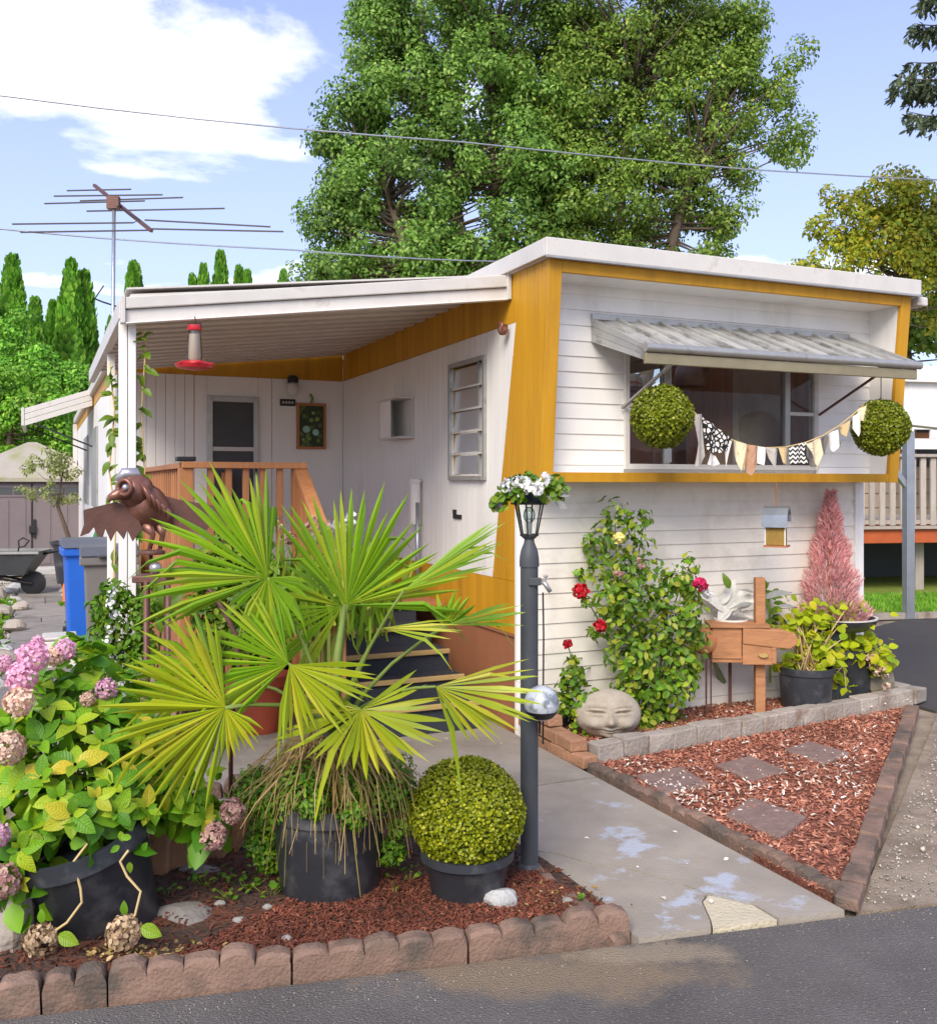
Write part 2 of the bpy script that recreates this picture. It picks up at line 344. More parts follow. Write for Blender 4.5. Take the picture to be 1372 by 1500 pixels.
M['darkmulch'] = leafmat('dark_mulch_chips', [(62, 44, 36), (92, 62, 48), (120, 60, 38), (74, 52, 42)], 0, .9)
M['whitechip'] = leafmat('white_chips', [(214, 202, 184), (236, 226, 212), (196, 170, 140)], 0, .8)
M['bedstone'] = mat('grey_bed_stone', (148, 144, 138), .9, .15, 9, .5, 40)
M['gritm'] = leafmat('road_grit', [(120, 112, 102), (160, 150, 138), (98, 92, 86), (178, 168, 152)], 0, .9)
M['pebble'] = leafmat('pebbles', [(150, 140, 128), (190, 182, 170), (120, 112, 102), (206, 198, 186)], 0, .85)
M['bark'] = mat('bark', (98, 84, 70), .95, .2, 8, .8, 30, stretch=(4, 4, .7))
M['stem'] = mat('green_stem', (110, 128, 52), .6, .12, 8)
M['drystem'] = mat('dry_stem', (206, 178, 124), .7, .12, 10)
M['rust'] = mat('rusty_steel', (128, 86, 72), .32, .18, 7, .12, 40, metal=.4, c2=(168, 122, 104), lo=.5, hi=.75, c2scale=9)
M['rustdark'] = mat('dark_rusty_steel', (104, 72, 62), .5, .15, 7, .1, 40, metal=.25)
M['galv'] = mat('galvanised_steel', (168, 172, 176), .35, .1, 8, .03, 40, metal=.7)
M['postgrey'] = mat('charcoal_post_paint', (72, 75, 78), .55, .10, 6, .05, 60, c2=(98, 92, 84), lo=.62, hi=.8, c2scale=5)

# ------------------------------------------------------------------ ground and paving
def line(a, b, f): return Vector(a).lerp(Vector(b), f)
g = MB(); g.add([(-500, -60, -.03), (500, -60, -.03), (500, 900, -.03), (-500, 900, -.03)], [(0, 1, 2, 3)])
tag(g.build('ground', M['dirt']), kind='structure')
road_edge = [(-9, 1.10), (-1.41, 2.88), (.57, 3.36), (1.32, 3.55), (1.76, 3.66), (9, 5.4)]
sheet('road', [(9, -8), (-9, -8)] + road_edge, 0, .03, M['asphalt'])
# spilled sandy soil lies on the asphalt along the kerb as a thin sheet
def blob(c, rx, ry, n=22, j=.25, rot=0):
    out = []
    for i in range(n):
        a = 2 * math.pi * i / n; k = 1 + rng.uniform(-j, j); x, y = rx * k * math.cos(a), ry * k * math.sin(a)
        out.append((c[0] + x * math.cos(rot) - y * math.sin(rot), c[1] + x * math.sin(rot) + y * math.cos(rot)))
    return out
M['sand'] = mat('sandy_asphalt', (140, 124, 104), .9, .16, 9, .5, 160, c2=(98, 92, 88), lo=.42, hi=.62, c2scale=7)
# (the sandy soil that has washed onto the road is a stain with its own place and outline in the asphalt)
def stain(m, cx, cy, rx, ry, c):
    t = m.node_tree; b = t.nodes['Principled BSDF']; src = b.inputs['Base Color'].links[0].from_socket; tcn = nd(t, 'ShaderNodeTexCoord'); mpn = nd(t, 'ShaderNodeMapping'); t.links.new(tcn.outputs['Object'], mpn.inputs[0])
    mpn.inputs['Location'].default_value = (-cx / rx, -cy / ry, 0); mpn.inputs['Scale'].default_value = (1 / rx, 1 / ry, 0); ln = nd(t, 'ShaderNodeVectorMath', operation='LENGTH'); t.links.new(mpn.outputs[0], ln.inputs[0])
    n = nd(t, 'ShaderNodeTexNoise'); t.links.new(tcn.outputs['Object'], n.inputs['Vector']); n.inputs['Scale'].default_value = 5; n.inputs['Detail'].default_value = 9; n.inputs['Roughness'].default_value = .7
    ml = nd(t, 'ShaderNodeMath', operation='MULTIPLY_ADD'); t.links.new(n.outputs[0], ml.inputs[0]); ml.inputs[1].default_value = -2.6; t.links.new(ln.outputs['Value'], ml.inputs[2])
    r = nd(t, 'ShaderNodeMapRange'); t.links.new(ml.outputs[0], r.inputs[0]); r.inputs[1].default_value = -.15; r.inputs[2].default_value = -.75; r.inputs[3].default_value = 0; r.inputs[4].default_value = .8
    mx_ = nd(t, 'ShaderNodeMix', data_type='RGBA'); t.links.new(r.outputs[0], mx_.inputs[0]); t.links.new(src, mx_.inputs[6]); mx_.inputs[7].default_value = (*lin(c), 1); t.links.new(mx_.outputs[2], b.inputs['Base Color'])
stain(M['asphalt'], .30, 3.16, .55, .17, (146, 126, 100)); stain(M['asphalt'], .62, 3.30, .30, .08, (160, 144, 120)); stain(M['asphalt'], -.35, 2.60, .3, .05, (130, 112, 92))
sheet('driveway', [(3.3, 6.85), (9.5, 7.2), (9.5, 11.9), (5.1, 11.4), (3.25, 9.5), tuple(H(2.95, 1)[:2]), tuple(H(3.05, -.1)[:2])], -.008, .02, M['drive'])
sheet('lawn', [(5.2, 11.75), (9.5, 12.2), (40, 14), (40, 60), (3, 60), (3, 13)], -.004, .02, M['lawn'])
# patio and walkway: separate pours with open joints between them
def hp(*st): return [tuple(H(s, t)[:2]) for s, t in st]
pat = thing('patio', None, None); pat['kind'] = 'structure'
for q in (((-2.75, -.95), (-1.0, -.98), (-1.0, .33), (-2.75, .35)), ((-.988, -.98), (-.02, -1.0), (-.02, .33), (-.988, .33)), ((-2.75, .362), (-.02, .342), (-.02, 1.3), (-2.75, 1.3))):
    sheet('slab', hp(*q), .02, .05, M['concrete'], pat)
wk = thing('walkway', None, None); wk['kind'] = 'structure'
crack = [(-.86, -1.75), (-.74, -1.86), (-.66, -2.02), (-.55, -2.12), (-.50, -2.22), (-.44, -2.33), (-.41, -2.45)]
off = .004
left = [(-.86, -1.012)] + [(-.86, -1.74)]
sl1 = [(-.02, -1.012), (-.03, -2.77), (-.30, -2.73), (-.30, -2.60), (-.36, -2.5)] + [(s + off, t + off) for s, t in reversed(crack)] + [(-.86, -1.012)]
sl2 = [(s - off, t - off) for s, t in crack] + [(-.47, -2.5), (-.54, -2.64), (-.57, -2.685), (-.85, -2.65)]
pa = [(-.405, -2.46), (-.368, -2.505), (-.308, -2.60), (-.308, -2.725), (-.562, -2.685), (-.53, -2.635), (-.46, -2.495)]
for n_, q, m_ in (('slab', sl1, M['walk']), ('slab', sl2, M['walk']), ('cement_patch', pa, M['patch'])):
    sheet(n_, hp(*q), .02 if n_ == 'slab' else .016, .05, m_, wk)
# beds
bedA = [G(-160, 1470), G(0, 1462), G(300, 1425), G(640, 1385), G(905, 1352), G(798, 1272), G(650, 1180), G(330, 1185), G(235, 1275), G(-160, 1300)]
sheet('front_bed', [p[:2] for p in bedA], .035, .06, M['soil'])
bedB = hp((.03, -.62), (.30, -.60), (2.95, -.36), (3.05, .02), (.03, .02))
sheet('house_bed', bedB, .05, .07, M['redsoil'])
bedC = hp((.10, -.78), (2.93, -.46), (2.2, -1.05), (.02, -2.66))
sheet('mulch_triangle', bedC, .015, .04, M['redsoil'])
sheet('gravel_strip', [(1.45, 3.62), (1.80, 3.70), (9, 5.42), (9, 7.15), (3.3, 6.80)], -.005, .02, M['dirt'])

# ------------------------------------------------------------------ mulch, chips, gravel
def chips(name, poly, N, z, size, m, parent=None, tpl=CHIP, tilt=.4):
    q = poly_points(poly, N); P = np.column_stack([q, np.full(N, z) + rng.uniform(-.004, .008, N)])
    s = rng.uniform(.5, 1.3, N) * size
    o = scatter(name, tpl, flat_rots(N, tilt), P, np.column_stack([s, s * rng.uniform(.5, 1, N), s * .8]), m, parent, 'stuff'); return o
tag(chips('bark_mulch', bedC, 9000, .018, .030, M['mulch']), 'red bark mulch spread in the triangular bed', 'mulch')
tag(chips('bark_mulch', bedB, 8000, .053, .030, M['mulch']), 'red bark mulch under the plants along the house wall', 'mulch')
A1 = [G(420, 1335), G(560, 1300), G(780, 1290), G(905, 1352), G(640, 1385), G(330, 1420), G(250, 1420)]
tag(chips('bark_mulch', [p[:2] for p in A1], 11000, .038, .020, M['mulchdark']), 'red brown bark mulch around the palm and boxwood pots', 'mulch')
tag(chips('leaf_litter', [p[:2] for p in bedA], 5000, .038, .026, M['darkmulch']), 'dark crumbly soil and litter of the front bed', 'soil')
# pale chips lie in drifts
cp = []
for (px, py, sx, sy, n) in ((1000, 1185, 45, 14, 90), (1050, 1160, 60, 16, 70), (1160, 1140, 70, 22, 90), (1240, 1140, 30, 20, 90), (1180, 1180, 60, 30, 40), (960, 1150, 50, 20, 40), (1080, 1090, 90, 14, 40), (1060, 1240, 60, 30, 30), (1280, 1070, 20, 15, 20), (930, 1130, 30, 8, 24)):
    for k in range(n):
        p = G(px + rng.normal() * sx, py + rng.normal() * sy)
        s, t = (p - P0).dot(U), (p - P0).dot(V)
        if t < -.83 + .1 * s and t > -2.6 + .80 * s * .95 and s > .12: cp.append((p.x, p.y, .032))
cp = np.array(cp); ss = rng.uniform(.012, .034, len(cp))
tag(scatter('wood_chips', CHIP, flat_rots(len(cp), .4), cp, np.column_stack([ss, ss * .8, ss]), M['whitechip'], None, 'stuff'), 'pale wood chips strewn in drifts over the red mulch', 'chips')
bq = []
for k in range(260):
    p = H(rng.uniform(.2, 2.9), rng.uniform(-.55, -.03)); bq.append((p.x, p.y, .062))
tag(scatter('wood_chips', CHIP, flat_rots(260, .4), np.array(bq), rng.uniform(.01, .03, 260), M['whitechip'], None, 'stuff'), 'few pale wood chips scattered over the mulch along the house wall', 'chips')
grav = [(1.50, 3.68), (1.80, 3.73), (6, 4.75), (6, 6.9), (3.35, 6.78)]
tag(chips('gravel', grav, 9000, -.003, .017, M['pebble'], tpl=PEB), 'loose gravel between the mulch triangle and the driveway', 'gravel')
tag(chips('gravel', [(1.6, 3.76), (3.6, 4.3), (3.8, 6.7), (3.3, 6.6)], 60, .002, .045, M['whitechip'], tpl=PEB), 'white stones lying on the gravel strip', 'stones')
tag(chips('grit', [(-1.3, 2.4), (2.2, 2.6), (2.1, 3.6), (-1.3, 2.85)], 350, .0005, .006, M['pebble'], tpl=PEB), 'fine grit scattered over the dark road', 'grit')
gl = hp((-6.5, .9), (-2.62, .9), (-2.45, 12), (-3.0, 12.6), (-6.5, 12.6))
for k in range(2):
    e0, e1 = ((-1.30, 2.86), (.55, 3.31)) if k == 0 else ((.66, 3.40), (3.0, 3.93))
    q = np.array([np.array(e0) + (np.array(e1) - np.array(e0)) * f - np.array([0, abs(rng.normal()) * .05]) for f in rng.uniform(0, 1, 420)])
    tag(scatter('kerb_grit', PEB, flat_rots(420, .6), np.column_stack([q, np.full(420, .001)]), rng.uniform(.002, .008, 420), M['gritm'], None, 'stuff'), ('fine grit gathered on the road below the scalloped edging', 'fine grit gathered where the road meets the walkway and gravel')[k], 'grit')
tag(chips('pebble_gravel', gl, 26000, -.02, .055, M['pebble'], tpl=PEB, tilt=.7), 'pale pebble gravel beside the slate garden path', 'gravel')

# ------------------------------------------------------------------ edging of the beds
def wob(mb, a):                                   # knock the corners of a block about
    mb.v = [tuple(c + rng.uniform(-a, a) for c in p) for p in mb.v]; return mb
ed = thing('scalloped_edging', 'long row of scalloped red brown edging stones along the road', 'edging', tuple(G(428, 1440)))
def scallop(p, q, n, h, bump, th, parent, m):
    p, q = Vector(p), Vector(q); d = (q - p); L = d.length; d.normalize(); nrm = Vector((-d.y, d.x, 0))
    top = []; h0_ = h
    for i in range(n):
        r = L / n; h = h0_ + rng.uniform(-.008, .008); hh = bump * rng.uniform(.55, 1.2)
        for k in range(0, 9 if i == n - 1 else 8):
            a = math.pi * k / 8; top.append((r * i + r / 2 - r / 2 * math.cos(a), h + hh * math.sin(a) ** .7))
    prof = [(0, -.03)] + top + [(L, -.03)]
    mb = MB(); N = len(prof)
    vs = [];
    for lay, (o_, sh) in enumerate(((0, -.012), (.012, 0), (th - .012, 0), (th, -.012))):
        for x, z in prof: vs.append(p + d * (x + rng.uniform(-.003, .003)) + nrm * (o_ + rng.uniform(-.003, .003)) + Vector((0, 0, z + (sh if z > 0 else 0) + rng.uniform(-.003, .003))))
    fs = [tuple(range(N)), tuple(range(4 * N - 1, 3 * N - 1, -1))]
    for l in range(3):
        for i in range(N): j = (i + 1) % N; fs.append((l * N + i, (l + 1) * N + i, (l + 1) * N + j, l * N + j))
    mb.add(vs, fs); return mb.build('edging_stone', m, parent, auto=True)
es = [(-70, 1497), (60, 1481), (157, 1467), (428, 1437), (686, 1408), (924, 1377)]
for (a, b), n in zip(zip(es, es[1:]), (2, 2, 5, 5, 5)):
    p, q = G(*a), G(*b); d = (q - p).normalized() * .004; scallop(p + d, q - d, n,   .068, .036, .075, ed, M['redstone'])
ed2 = thing('scalloped_edging', 'low crumbling edging on the bed side of the concrete walkway', 'edging', tuple(G(850, 1320)))
for a, b, n in (((-.885, -2.63), (-.885, -2.25), 4), ((-.885, -2.24), (-.885, -1.86), 4)):
    scallop(H(*a), H(*b), n, .03, .02, .06, ed2, M['redstone'])
ed3 = thing('scalloped_edging', 'sunken reddish edging between the walkway and the mulch triangle', 'edging', tuple(H(.03, -1.8)))
tt = [-.80, -1.2, -1.6, -2.0, -2.35, -2.68]
for a, b in zip(tt, tt[1:]): scallop(H(.04, a - .003), H(.04, b + .003), 4, .035 , .012, .07, ed3, M['redstone'])
ed4 = thing('scalloped_edging', 'three round topped edging stones behind the hydrangea bed', 'edging', tuple(G(330, 1175)))
for k in range(3): scallop(G(285 + k * 42, 1178 - k * 2), G(324 + k * 42, 1176 - k * 2), 1, .06, .05, .07, ed4, M['redstone'])
def block(name, p, q, w, h, m, parent, j=.006, lift=0, bevel=.008):
    p, q = Vector(p), Vector(q); d = (q - p).normalized(); n = Vector((-d.y, d.x, 0))
    mb = MB(); mb.obox((p + q) / 2 + Vector((0, 0, h / 2 + lift)), d * ((q - p).length / 2 - .003), n * (w / 2), Vector((0, 0, h / 2))); wob(mb, j)
    return mb.build(name, m, parent, bevel=bevel)
be = thing('block_edging', 'row of grey concrete blocks edging the bed along the house', 'edging', tuple(H(1.5, -.5)))
n = 15
for k in range(n):
    f0, f1 = k / n, (k + 1) / n
    block('edging_block', H(.14 + 2.82 * f0, -.70 + .32 * f0), H(.14 + 2.82 * f1, -.70 + .32 * f1), .11, .115 + rng.uniform(-.008, .008), M['stone'], be)
block('edging_block', H(2.99, -.36), H(3.16, -.30), .12, .11, M['stone'], be); block('edging_block', H(3.12, -.22), H(3.12, -.02), .12, .10, M['stone'], be)
lw = thing('low_brick_wall', 'low stack of tan bricks at the walkway end of the bed', 'brick wall', tuple(H(.07, -.4)))
for r_, (h0, ts) in enumerate(((0, (-.80, -.62, -.44, -.26, -.08)), (.072, (-.70, -.52, -.33, -.14, .0)))):
    for a, b in zip(ts, ts[1:]): block('brick', H(.06 + rng.uniform(-.01, .01), a), H(.06 + rng.uniform(-.01, .01), b), .11, .066, M['brick'], lw, .005, h0)
block('brick', H(.07, -.40), H(.07, -.23), .10, .06, M['brick'], lw, .005, .142)
re = thing('brick_edging', 'line of reddish bricks between the mulch triangle and the gravel', 'edging', tuple(H(1.5, -1.6)))
a, b = G(1336, 1046), G(1240, 1338); L = (b - a).length; n = 19
for k in range(n):
    block('edging_brick', a.lerp(b, k / n), a.lerp(b, (k + 1) / n), .085, .06 + rng.uniform(-.012, .01), M['redstone'], re)
ub = thing('upright_brick_row', 'leaning tan bricks set on end beside the hydrangea pot', 'bricks', tuple(G(290, 1275)))
for k, (px, py, w, h, tl) in enumerate(((236, 1288, 30, 90, 2), (266, 1280, 26, 70, -1), (292, 1272, 26, 86, -3), (318, 1264, 24, 66, -5), (340, 1254, 20, 62, -16), (356, 1246, 18, 72, -20), (208, 1292, 26, 80, 1))):
    p = G(px, py); sc = p.y / FPX; mb = MB(); a = R(tl); x = Vector((math.cos(a), 0, math.sin(a))); z = Vector((-math.sin(a), .12, math.cos(a)))
    mb.obox(p + z * (h * sc / 2), x * (w * sc / 2), Vector((0, .05, 0)), z * (h * sc / 2)); wob(mb, .004); mb.build('brick', M['brick'], ub, bevel=.006)
for k, (px, py) in enumerate(((985, 1150), (1100, 1132), (1195, 1108), (1120, 1205))):
    c = G(px, py); p = blob(c, (.24 if k < 3 else .28), .19, 4, .06, TH + .78 + .1 * k)
    mb = MB(); mb.prism([(x, y, .0) for x, y in p], (0, 0, .035)); wob(mb, .004)
    tag(mb.build('stepping_stone', M['redpaver'], bevel=.01), ('dusky sunken paver at the low brick wall end of the paver row', 'dusky sunken paver in the middle of the row along the block edging', 'dusky sunken paver at the driveway end of the paver row', 'larger dusky paver lying on the road side of the other three')[k], 'paver', 'pavers in the mulch triangle')
# rocks
def rock(name, c, r, m, label=None, cat='rock', group=None, parent=None, seed=0, flat=.7):
    rg = np.random.default_rng(seed); mb = MB(); mb.ball((0, 0, 0), 1, 12, 8)
    ax = rg.normal(size=(9, 3)); ax /= np.linalg.norm(ax, axis=1, keepdims=True); lim = rg.uniform(.62, .9, 9)
    out = []
    for p in mb.v:
        p = np.array(p)
        for a_, l_ in zip(ax, lim):
            d = p @ a_
            if d > l_: p = p - a_ * (d - l_)
        out.append(tuple(Vector(c) + Vector((p[0] * r[0], p[1] * r[1], p[2] * r[2]))))
    mb.v = out; o = mb.build(name, m, parent)
    if label: tag(o, label, cat, group)
    return o
rock('rock', G(732, 1345) + Vector((0, .05, .03)), (.085, .06, .065), M['rock'], 'pale grey angular rock leaning by the boxwood pot', seed=3)
rock('rock', G(250, 1372) + Vector((0, .1, .01)), (.14, .13, .05), M['slate'], 'flat dark slate slab lying beside the hydrangea pot', seed=5)
rock('rock', G(280, 1300) + Vector((0, .1, .01)), (.13, .07, .045), M['slate'], 'low slate piece under the upright bricks', seed=6)
for k, (px, py, r_) in enumerate(((350, 1365, .02), (392, 1345, .016), (420, 1392, .018), (830, 1336, .02), (322, 1340, .017))):
    rock('pebble', G(px, py) + Vector((0, 0, .04)), (r_ * 1.3, r_, r_ * .7), M['bedstone'], 'small pale stone lying on the front bed soil', 'pebble', 'small stones in the front bed', seed=20 + k)
rock('rock', G(5, 1420) + Vector((-.02, .12, .08)), (.07, .1, .17), M['stone'], 'tall rough stone block beside the leaning hydrangea pot', seed=9)
for k, (px, py, r_) in enumerate(((-2, 905, .20), (22, 926, .13), (-6, 985, .22), (30, 895, .12), (-4, 878, .16))):
    rock('garden_boulder', G(px, py) + Vector((0, 0, .06)), (r_, r_ * .9, r_ * .62), M['stone'], 'rough tan boulder edging the pebble gravel by the path', 'rock', 'boulders beside the garden path', seed=40 + k)
for k in range(26):
    f = rng.uniform(0, 1); s = (-3.10 if k % 2 else -2.40) + rng.uniform(-.05, .05)
    rock('border_stone', H(s, 2.6 + 9.2 * f, .0), (.10, .12, .06), M['rock'], 'whitish border stone along the slate garden path', 'stone', 'white stones bordering the garden path', seed=60 + k)
# slate path of single flags
gp = thing('garden_path', None, None, tuple(H(-2.75, 4))); gp['kind'] = 'structure'
t = 1.2; k = 0
while t < 12.6:
    L = rng.uniform(.45, .8); w = .29
    if k % 3 == 2:
        f = rng.uniform(-.1, .1)
        for a, b in ((-w, f - .006), (f + .006, w)): sheet('flagstone', hp((-2.75 + a, t), (-2.75 + b, t), (-2.75 + b, t + L - .014), (-2.75 + a, t + L - .014)), .012, .04, M['slate'], gp)
    else: sheet('flagstone', hp((-2.75 - w, t), (-2.75 + w, t), (-2.75 + w, t + L - .014), (-2.75 - w, t + L - .014)), .012 + rng.uniform(0, .006), .04, M['slate'], gp)
    t += L; k += 1
# crack moss / dry leaves on concrete
dl = np.array([tuple(p) for p in [G(rng.uniform(330, 760), rng.uniform(1075, 1140), .022) for _ in range(26)] + [G(rng.uniform(820, 1150), rng.uniform(1180, 1340), .022) for _ in range(14)]])
tag(scatter('fallen_leaves', LEAF, flat_rots(len(dl), .35), dl, rng.uniform(.015, .035, len(dl)), M['whitechip'], None, 'stuff'), 'dry pale leaf scraps lying on the concrete', 'leaves')
# ------------------------------------------------------------------ mobile home (local axes: x along the front, y back along the side, z up)
W, LEN = 2.92, 16.5
home = thing('mobile_home', 'white and ochre mobile home with flared frame around the front window', 'mobile home', tuple(P0), TH)
def hb(name, lo, hi, m, parent=None, bevel=0, **k): return MB().box(lo, hi).build(name, m, parent or home, world=False, bevel=bevel, **k)
def fd(z): return -(.3266 + (z - 1.61) * .0905)              # slant of the flared frame
ZF, ZT = 1.61, 2.93
def clip(poly, i, v, keep_less):
    out = []
    for a, b in zip(poly, poly[1:] + poly[:1]):
        ia = (a[i] <= v) if keep_less else (a[i] >= v); ib = (b[i] <= v) if keep_less else (b[i] >= v)
        if ia: out.append(a)
        if ia != ib:
            f = (v - a[i]) / (b[i] - a[i]); out.append((a[0] + f * (b[0] - a[0]), a[1] + f * (b[1] - a[1])))
    return out
def area(p): return abs(sum(a[0] * b[1] - a[1] * b[0] for a, b in zip(p, p[1:] + p[:1]))) / 2
# side wall: backing with the louvre window opening, then narrow vertical strips in the two paints
WT0, WT1, WZ0, WZ1 = .468, 1.04, 1.652, 2.438
bk = MB()
bk.prism([(.012, -.01, ZF), (.012, WT0, ZF), (.012, WT0, ZT), (.012, fd(ZT) + .01, ZT), (.012, fd(ZF) + .01, ZF)], (.05, 0, 0))
bk.box((.012, .005, .64), (.062, WT0, ZF - .002)); bk.box((.012, WT1, .64), (.062, 3.83, ZT)); bk.box((.012, WT0, .64), (.062, WT1, WZ0)); bk.box((.012, WT0, WZ1), (.062, WT1, ZT))
bk.build('wall', M['ochre'], home, world=False)
regions = [([(0, 2.62), (3.83, 2.615), (3.83, .977), (.349, .977)], 'sidewhite'), ([(0, ZT), (3.83, ZT), (3.83, 2.622), (0, 2.622)], 'ochre'), ([(.0, .975), (3.83, .975), (3.83, .64), (0, .64)], 'ochre'),
           ([(0, 2.617), (.346, .977), (0, .977)], 'ochre'), ([(fd(ZT), ZT), (-.002, ZT), (-.002, ZF), (fd(ZF), ZF)], 'ochre')]
edges = [-.45 + .098 * i for i in range(46)]
for a, b in zip(edges, edges[1:]):
    for poly, mk in regions:
        q = clip(clip(poly, 0, a + .0025, False), 0, b - .0025, True) if True else None
        if len(q) < 3 or area(q) < 2e-4: continue
        pieces = [q]
        if a < WT1 and b > WT0 and mk == 'sidewhite':
            pieces = [clip(q, 1, WZ0, True), clip(q, 1, WZ1, False)]
            if a < WT0: pieces += [clip(clip(clip(q, 0, WT0, True), 1, WZ0, False), 1, WZ1, True)]
            if b > WT1: pieces += [clip(clip(clip(q, 0, WT1, False), 1, WZ0, False), 1, WZ1, True)]
        for p in pieces:
            if len(p) >= 3 and area(p) > 2e-4: MB().prism([(0, y, z) for y, z in p], (.012, 0, 0)).build('siding_strip', M[mk], home, world=False)
hb('skirting', (.015, .0, -.02), (.05, 3.83, .638), M['brown'])
hb('skirting_rail', (.002, .004, .62), (.016, 3.83, .645), M['brown'])
# louvred side window
lw_ = MB()
for lo, hi in (((-.022, WT0 - .03, WZ0 - .03), (.03, WT0, WZ1 + .03)), ((-.022, WT1, WZ0 - .03), (.03, WT1 + .03, WZ1 + .03)), ((-.026, WT0, WZ1), (.03, WT1, WZ1 + .03)), ((-.03, WT0, WZ0 - .03), (.03, WT1, WZ0))): lw_.box(lo, hi)
lwin = lw_.build('louvre_window', M['alum'], home, world=False)
for k in range(5):
    z0 = WZ0 + (WZ1 - WZ0) * (k / 5 if k < 4 else .8); z1 = WZ0 + (WZ1 - WZ0) * ((k + 1) / 5) - .012
    MB().add([(.012, WT0, z0 + .012), (.012, WT1, z0 + .012), (.020, WT1, z1), (.020, WT0, z1)], [(0, 1, 2, 3)]).build('glass_louvre', M['louvreglass'], lwin, world=False)
    MB().box((-.004, WT0, z0 - .006), (.014, WT1, z0 + .008)).build('louvre_rail', M['fascia'], lwin, world=False)
MB().box((.0, WT0 + .10, WZ0), (.02, WT0 + .125, WZ1)).build('operator_bar', M['alum'], lwin, world=False)
MB().box((.09, WT0 - .05, WZ0 - .05), (.095, WT1 + .05, WZ1 + .05)).build('blind', mat('grey_blind', (128, 128, 124), .8, .15, 3, stretch=(1, 6, .4)), lwin, world=False)
crt = MB()
for k in range(9): crt.tube([(.065 + .008 * (k % 2), WT0 + .20 + k * .04, WZ0), (.065 + .008 * (k % 2), WT0 + .20 + k * .04, WZ0 + .38)], .022, 6)
crt.build('curtain', M['white'], lwin, world=False)
# vent hood on the side wall
vt0, vt1 = 1.83, 2.33
v = MB(); v.box((-.005, vt0, 1.965), (-.001, vt1, 2.30)); v.box((-.13, vt0, 2.285), (0, vt1, 2.30)); v.box((-.13, vt0, 1.965), (0, vt1, 1.98)); v.box((-.13, vt1 - .015, 1.98), (0, vt1, 2.285)); v.box((-.02, vt0, 1.98), (0, vt0 + .015, 2.285))
vh = v.build('vent_hood', M['fascia'], home, world=False); hb('flap', (-.128, vt0 + .22, 1.982), (-.12, vt1 - .02, 2.283), M['white'], vh)
# conduit with weatherhead, little plaque, rusty bracket
c_ = MB(); c_.tube([(-.05, 1.62, .6), (-.05, 1.62, 1.45)], .018, 10); c_.build('conduit', M['galv'], home, world=False, smooth=True)
c_ = MB(); c_.tube([(-.055, 1.66, 1.28), (-.055, 1.66, 1.60)], .045, 12); c_.lathe([(.05, 0), (.055, .015), (.04, .035), (0, .045)], (-.055, 1.66, 1.60), 12); c_.build('junction_pipe', M['white'], home, world=False, auto=True)
c_ = MB(); c_.box((-.012, .86, 1.345), (0, 1.0, 1.375)); c_.box((-.014, .955, 1.376), (0, 1.0, 1.41)); c_.build('name_plaque', M['black'], home, world=False)
c_ = MB(); c_.lathe([(.0, -.03), (.035, -.03), (.035, -.02), (.02, -.015), (.018, .02), (0, .02)], (-.045, .08, 2.60), 12, Matrix.Rotation(R(90), 3, 'Y')); c_.ball((-.05, .085, 2.58), .035, 10, 6); c_.build('light_bracket', M['rust'], home, world=False, smooth=True)

# front, lower wall: lap siding
def plank(s0, s1, z0, z1, y, m, over=.010):
    mb = MB(); e = .0035
    mb.add([(s0, y - over, z0), (s1, y - over, z0), (s1, y - .001, z1 + .006), (s0, y - .001, z1 + .006), (s0, y + .012, z0), (s1, y + .012, z0), (s1, y + .012, z1 + .006), (s0, y + .012, z1 + .006)],
           [(0, 1, 2, 3), (5, 4, 7, 6), (4, 5, 1, 0), (3, 2, 6, 7), (1, 5, 6, 2), (4, 0, 3, 7)])
    return mb.build('siding_plank', m, home, world=False)
z = .02; pitch = .097
while z < 1.58:
    plank(.055, W - .09, z, min(z + pitch, 1.605), .0, M['cream']); z += pitch
hb('front_backing', (.02, .013, 0), (W - .02, .05, 1.61), M['cream'])
hb('corner_trim', (-.004, -.022, -.02), (.055, .012, 1.606), M['white'], bevel=.003)
hb('corner_trim', (W - .09, -.022, -.02), (W - .045, .012, 1.606), M['white'], bevel=.003); hb('corner_trim', (W - .044, -.016, -.02), (W, .03, 1.606), M['white'], bevel=.003)
# front, upper wall, recessed in the flared frame, with the window opening
YR = -.14
S0, S1, Z0, Z1 = .705, 2.329, 1.692, 2.55
z = 1.665 - .0
z = 1.715 - .0 - .05; zs = [1.665, 1.718]
while zs[-1] < 2.86: zs.append(zs[-1] + .0985)
for a, b in zip(zs, zs[1:]):
    b = min(b, 2.90)
    if b <= Z0 + .001 or a >= Z1: plank(.05, W - .05, a, b, YR, M['white'])
    else:
        plank(.05, S0, a, b, YR, M['white']); plank(S1, W - .05, a, b, YR, M['white'])
fb = MB()
for lo, hi in (((.05, YR + .013, 1.63), (S0, YR + .05, 2.93)), ((S1, YR + .013, 1.63), (W - .05, YR + .05, 2.93)), ((S0, YR + .013, Z1), (S1, YR + .05, 2.93)), ((S0, YR + .013, 1.63), (S1, YR + .05, Z0))): fb.box(lo, hi)
fb.build('front_backing', M['white'], home, world=False)
def slab_poly(name, pts, offv, m, bevel=.002): return MB().prism(pts, offv).build(name, m, home, world=False, bevel=bevel)
bw, bt = .085, .058
def FP(s, z, e=0): return (s, fd(z) - e, z)
th = (0, .03, 0)
slab_poly('frame_board', [FP(-.004, ZF - .004, .002), FP(bw, ZF - .004, .002), FP(bw, ZT, .002), FP(-.004, ZT, .002)], th, M['ochre'])
slab_poly('frame_board', [FP(W - bw, ZF - .004, .002), FP(W + .004, ZF - .004, .002), FP(W + .004, ZT, .002), FP(W - bw, ZT, .002)], th, M['ochre'])
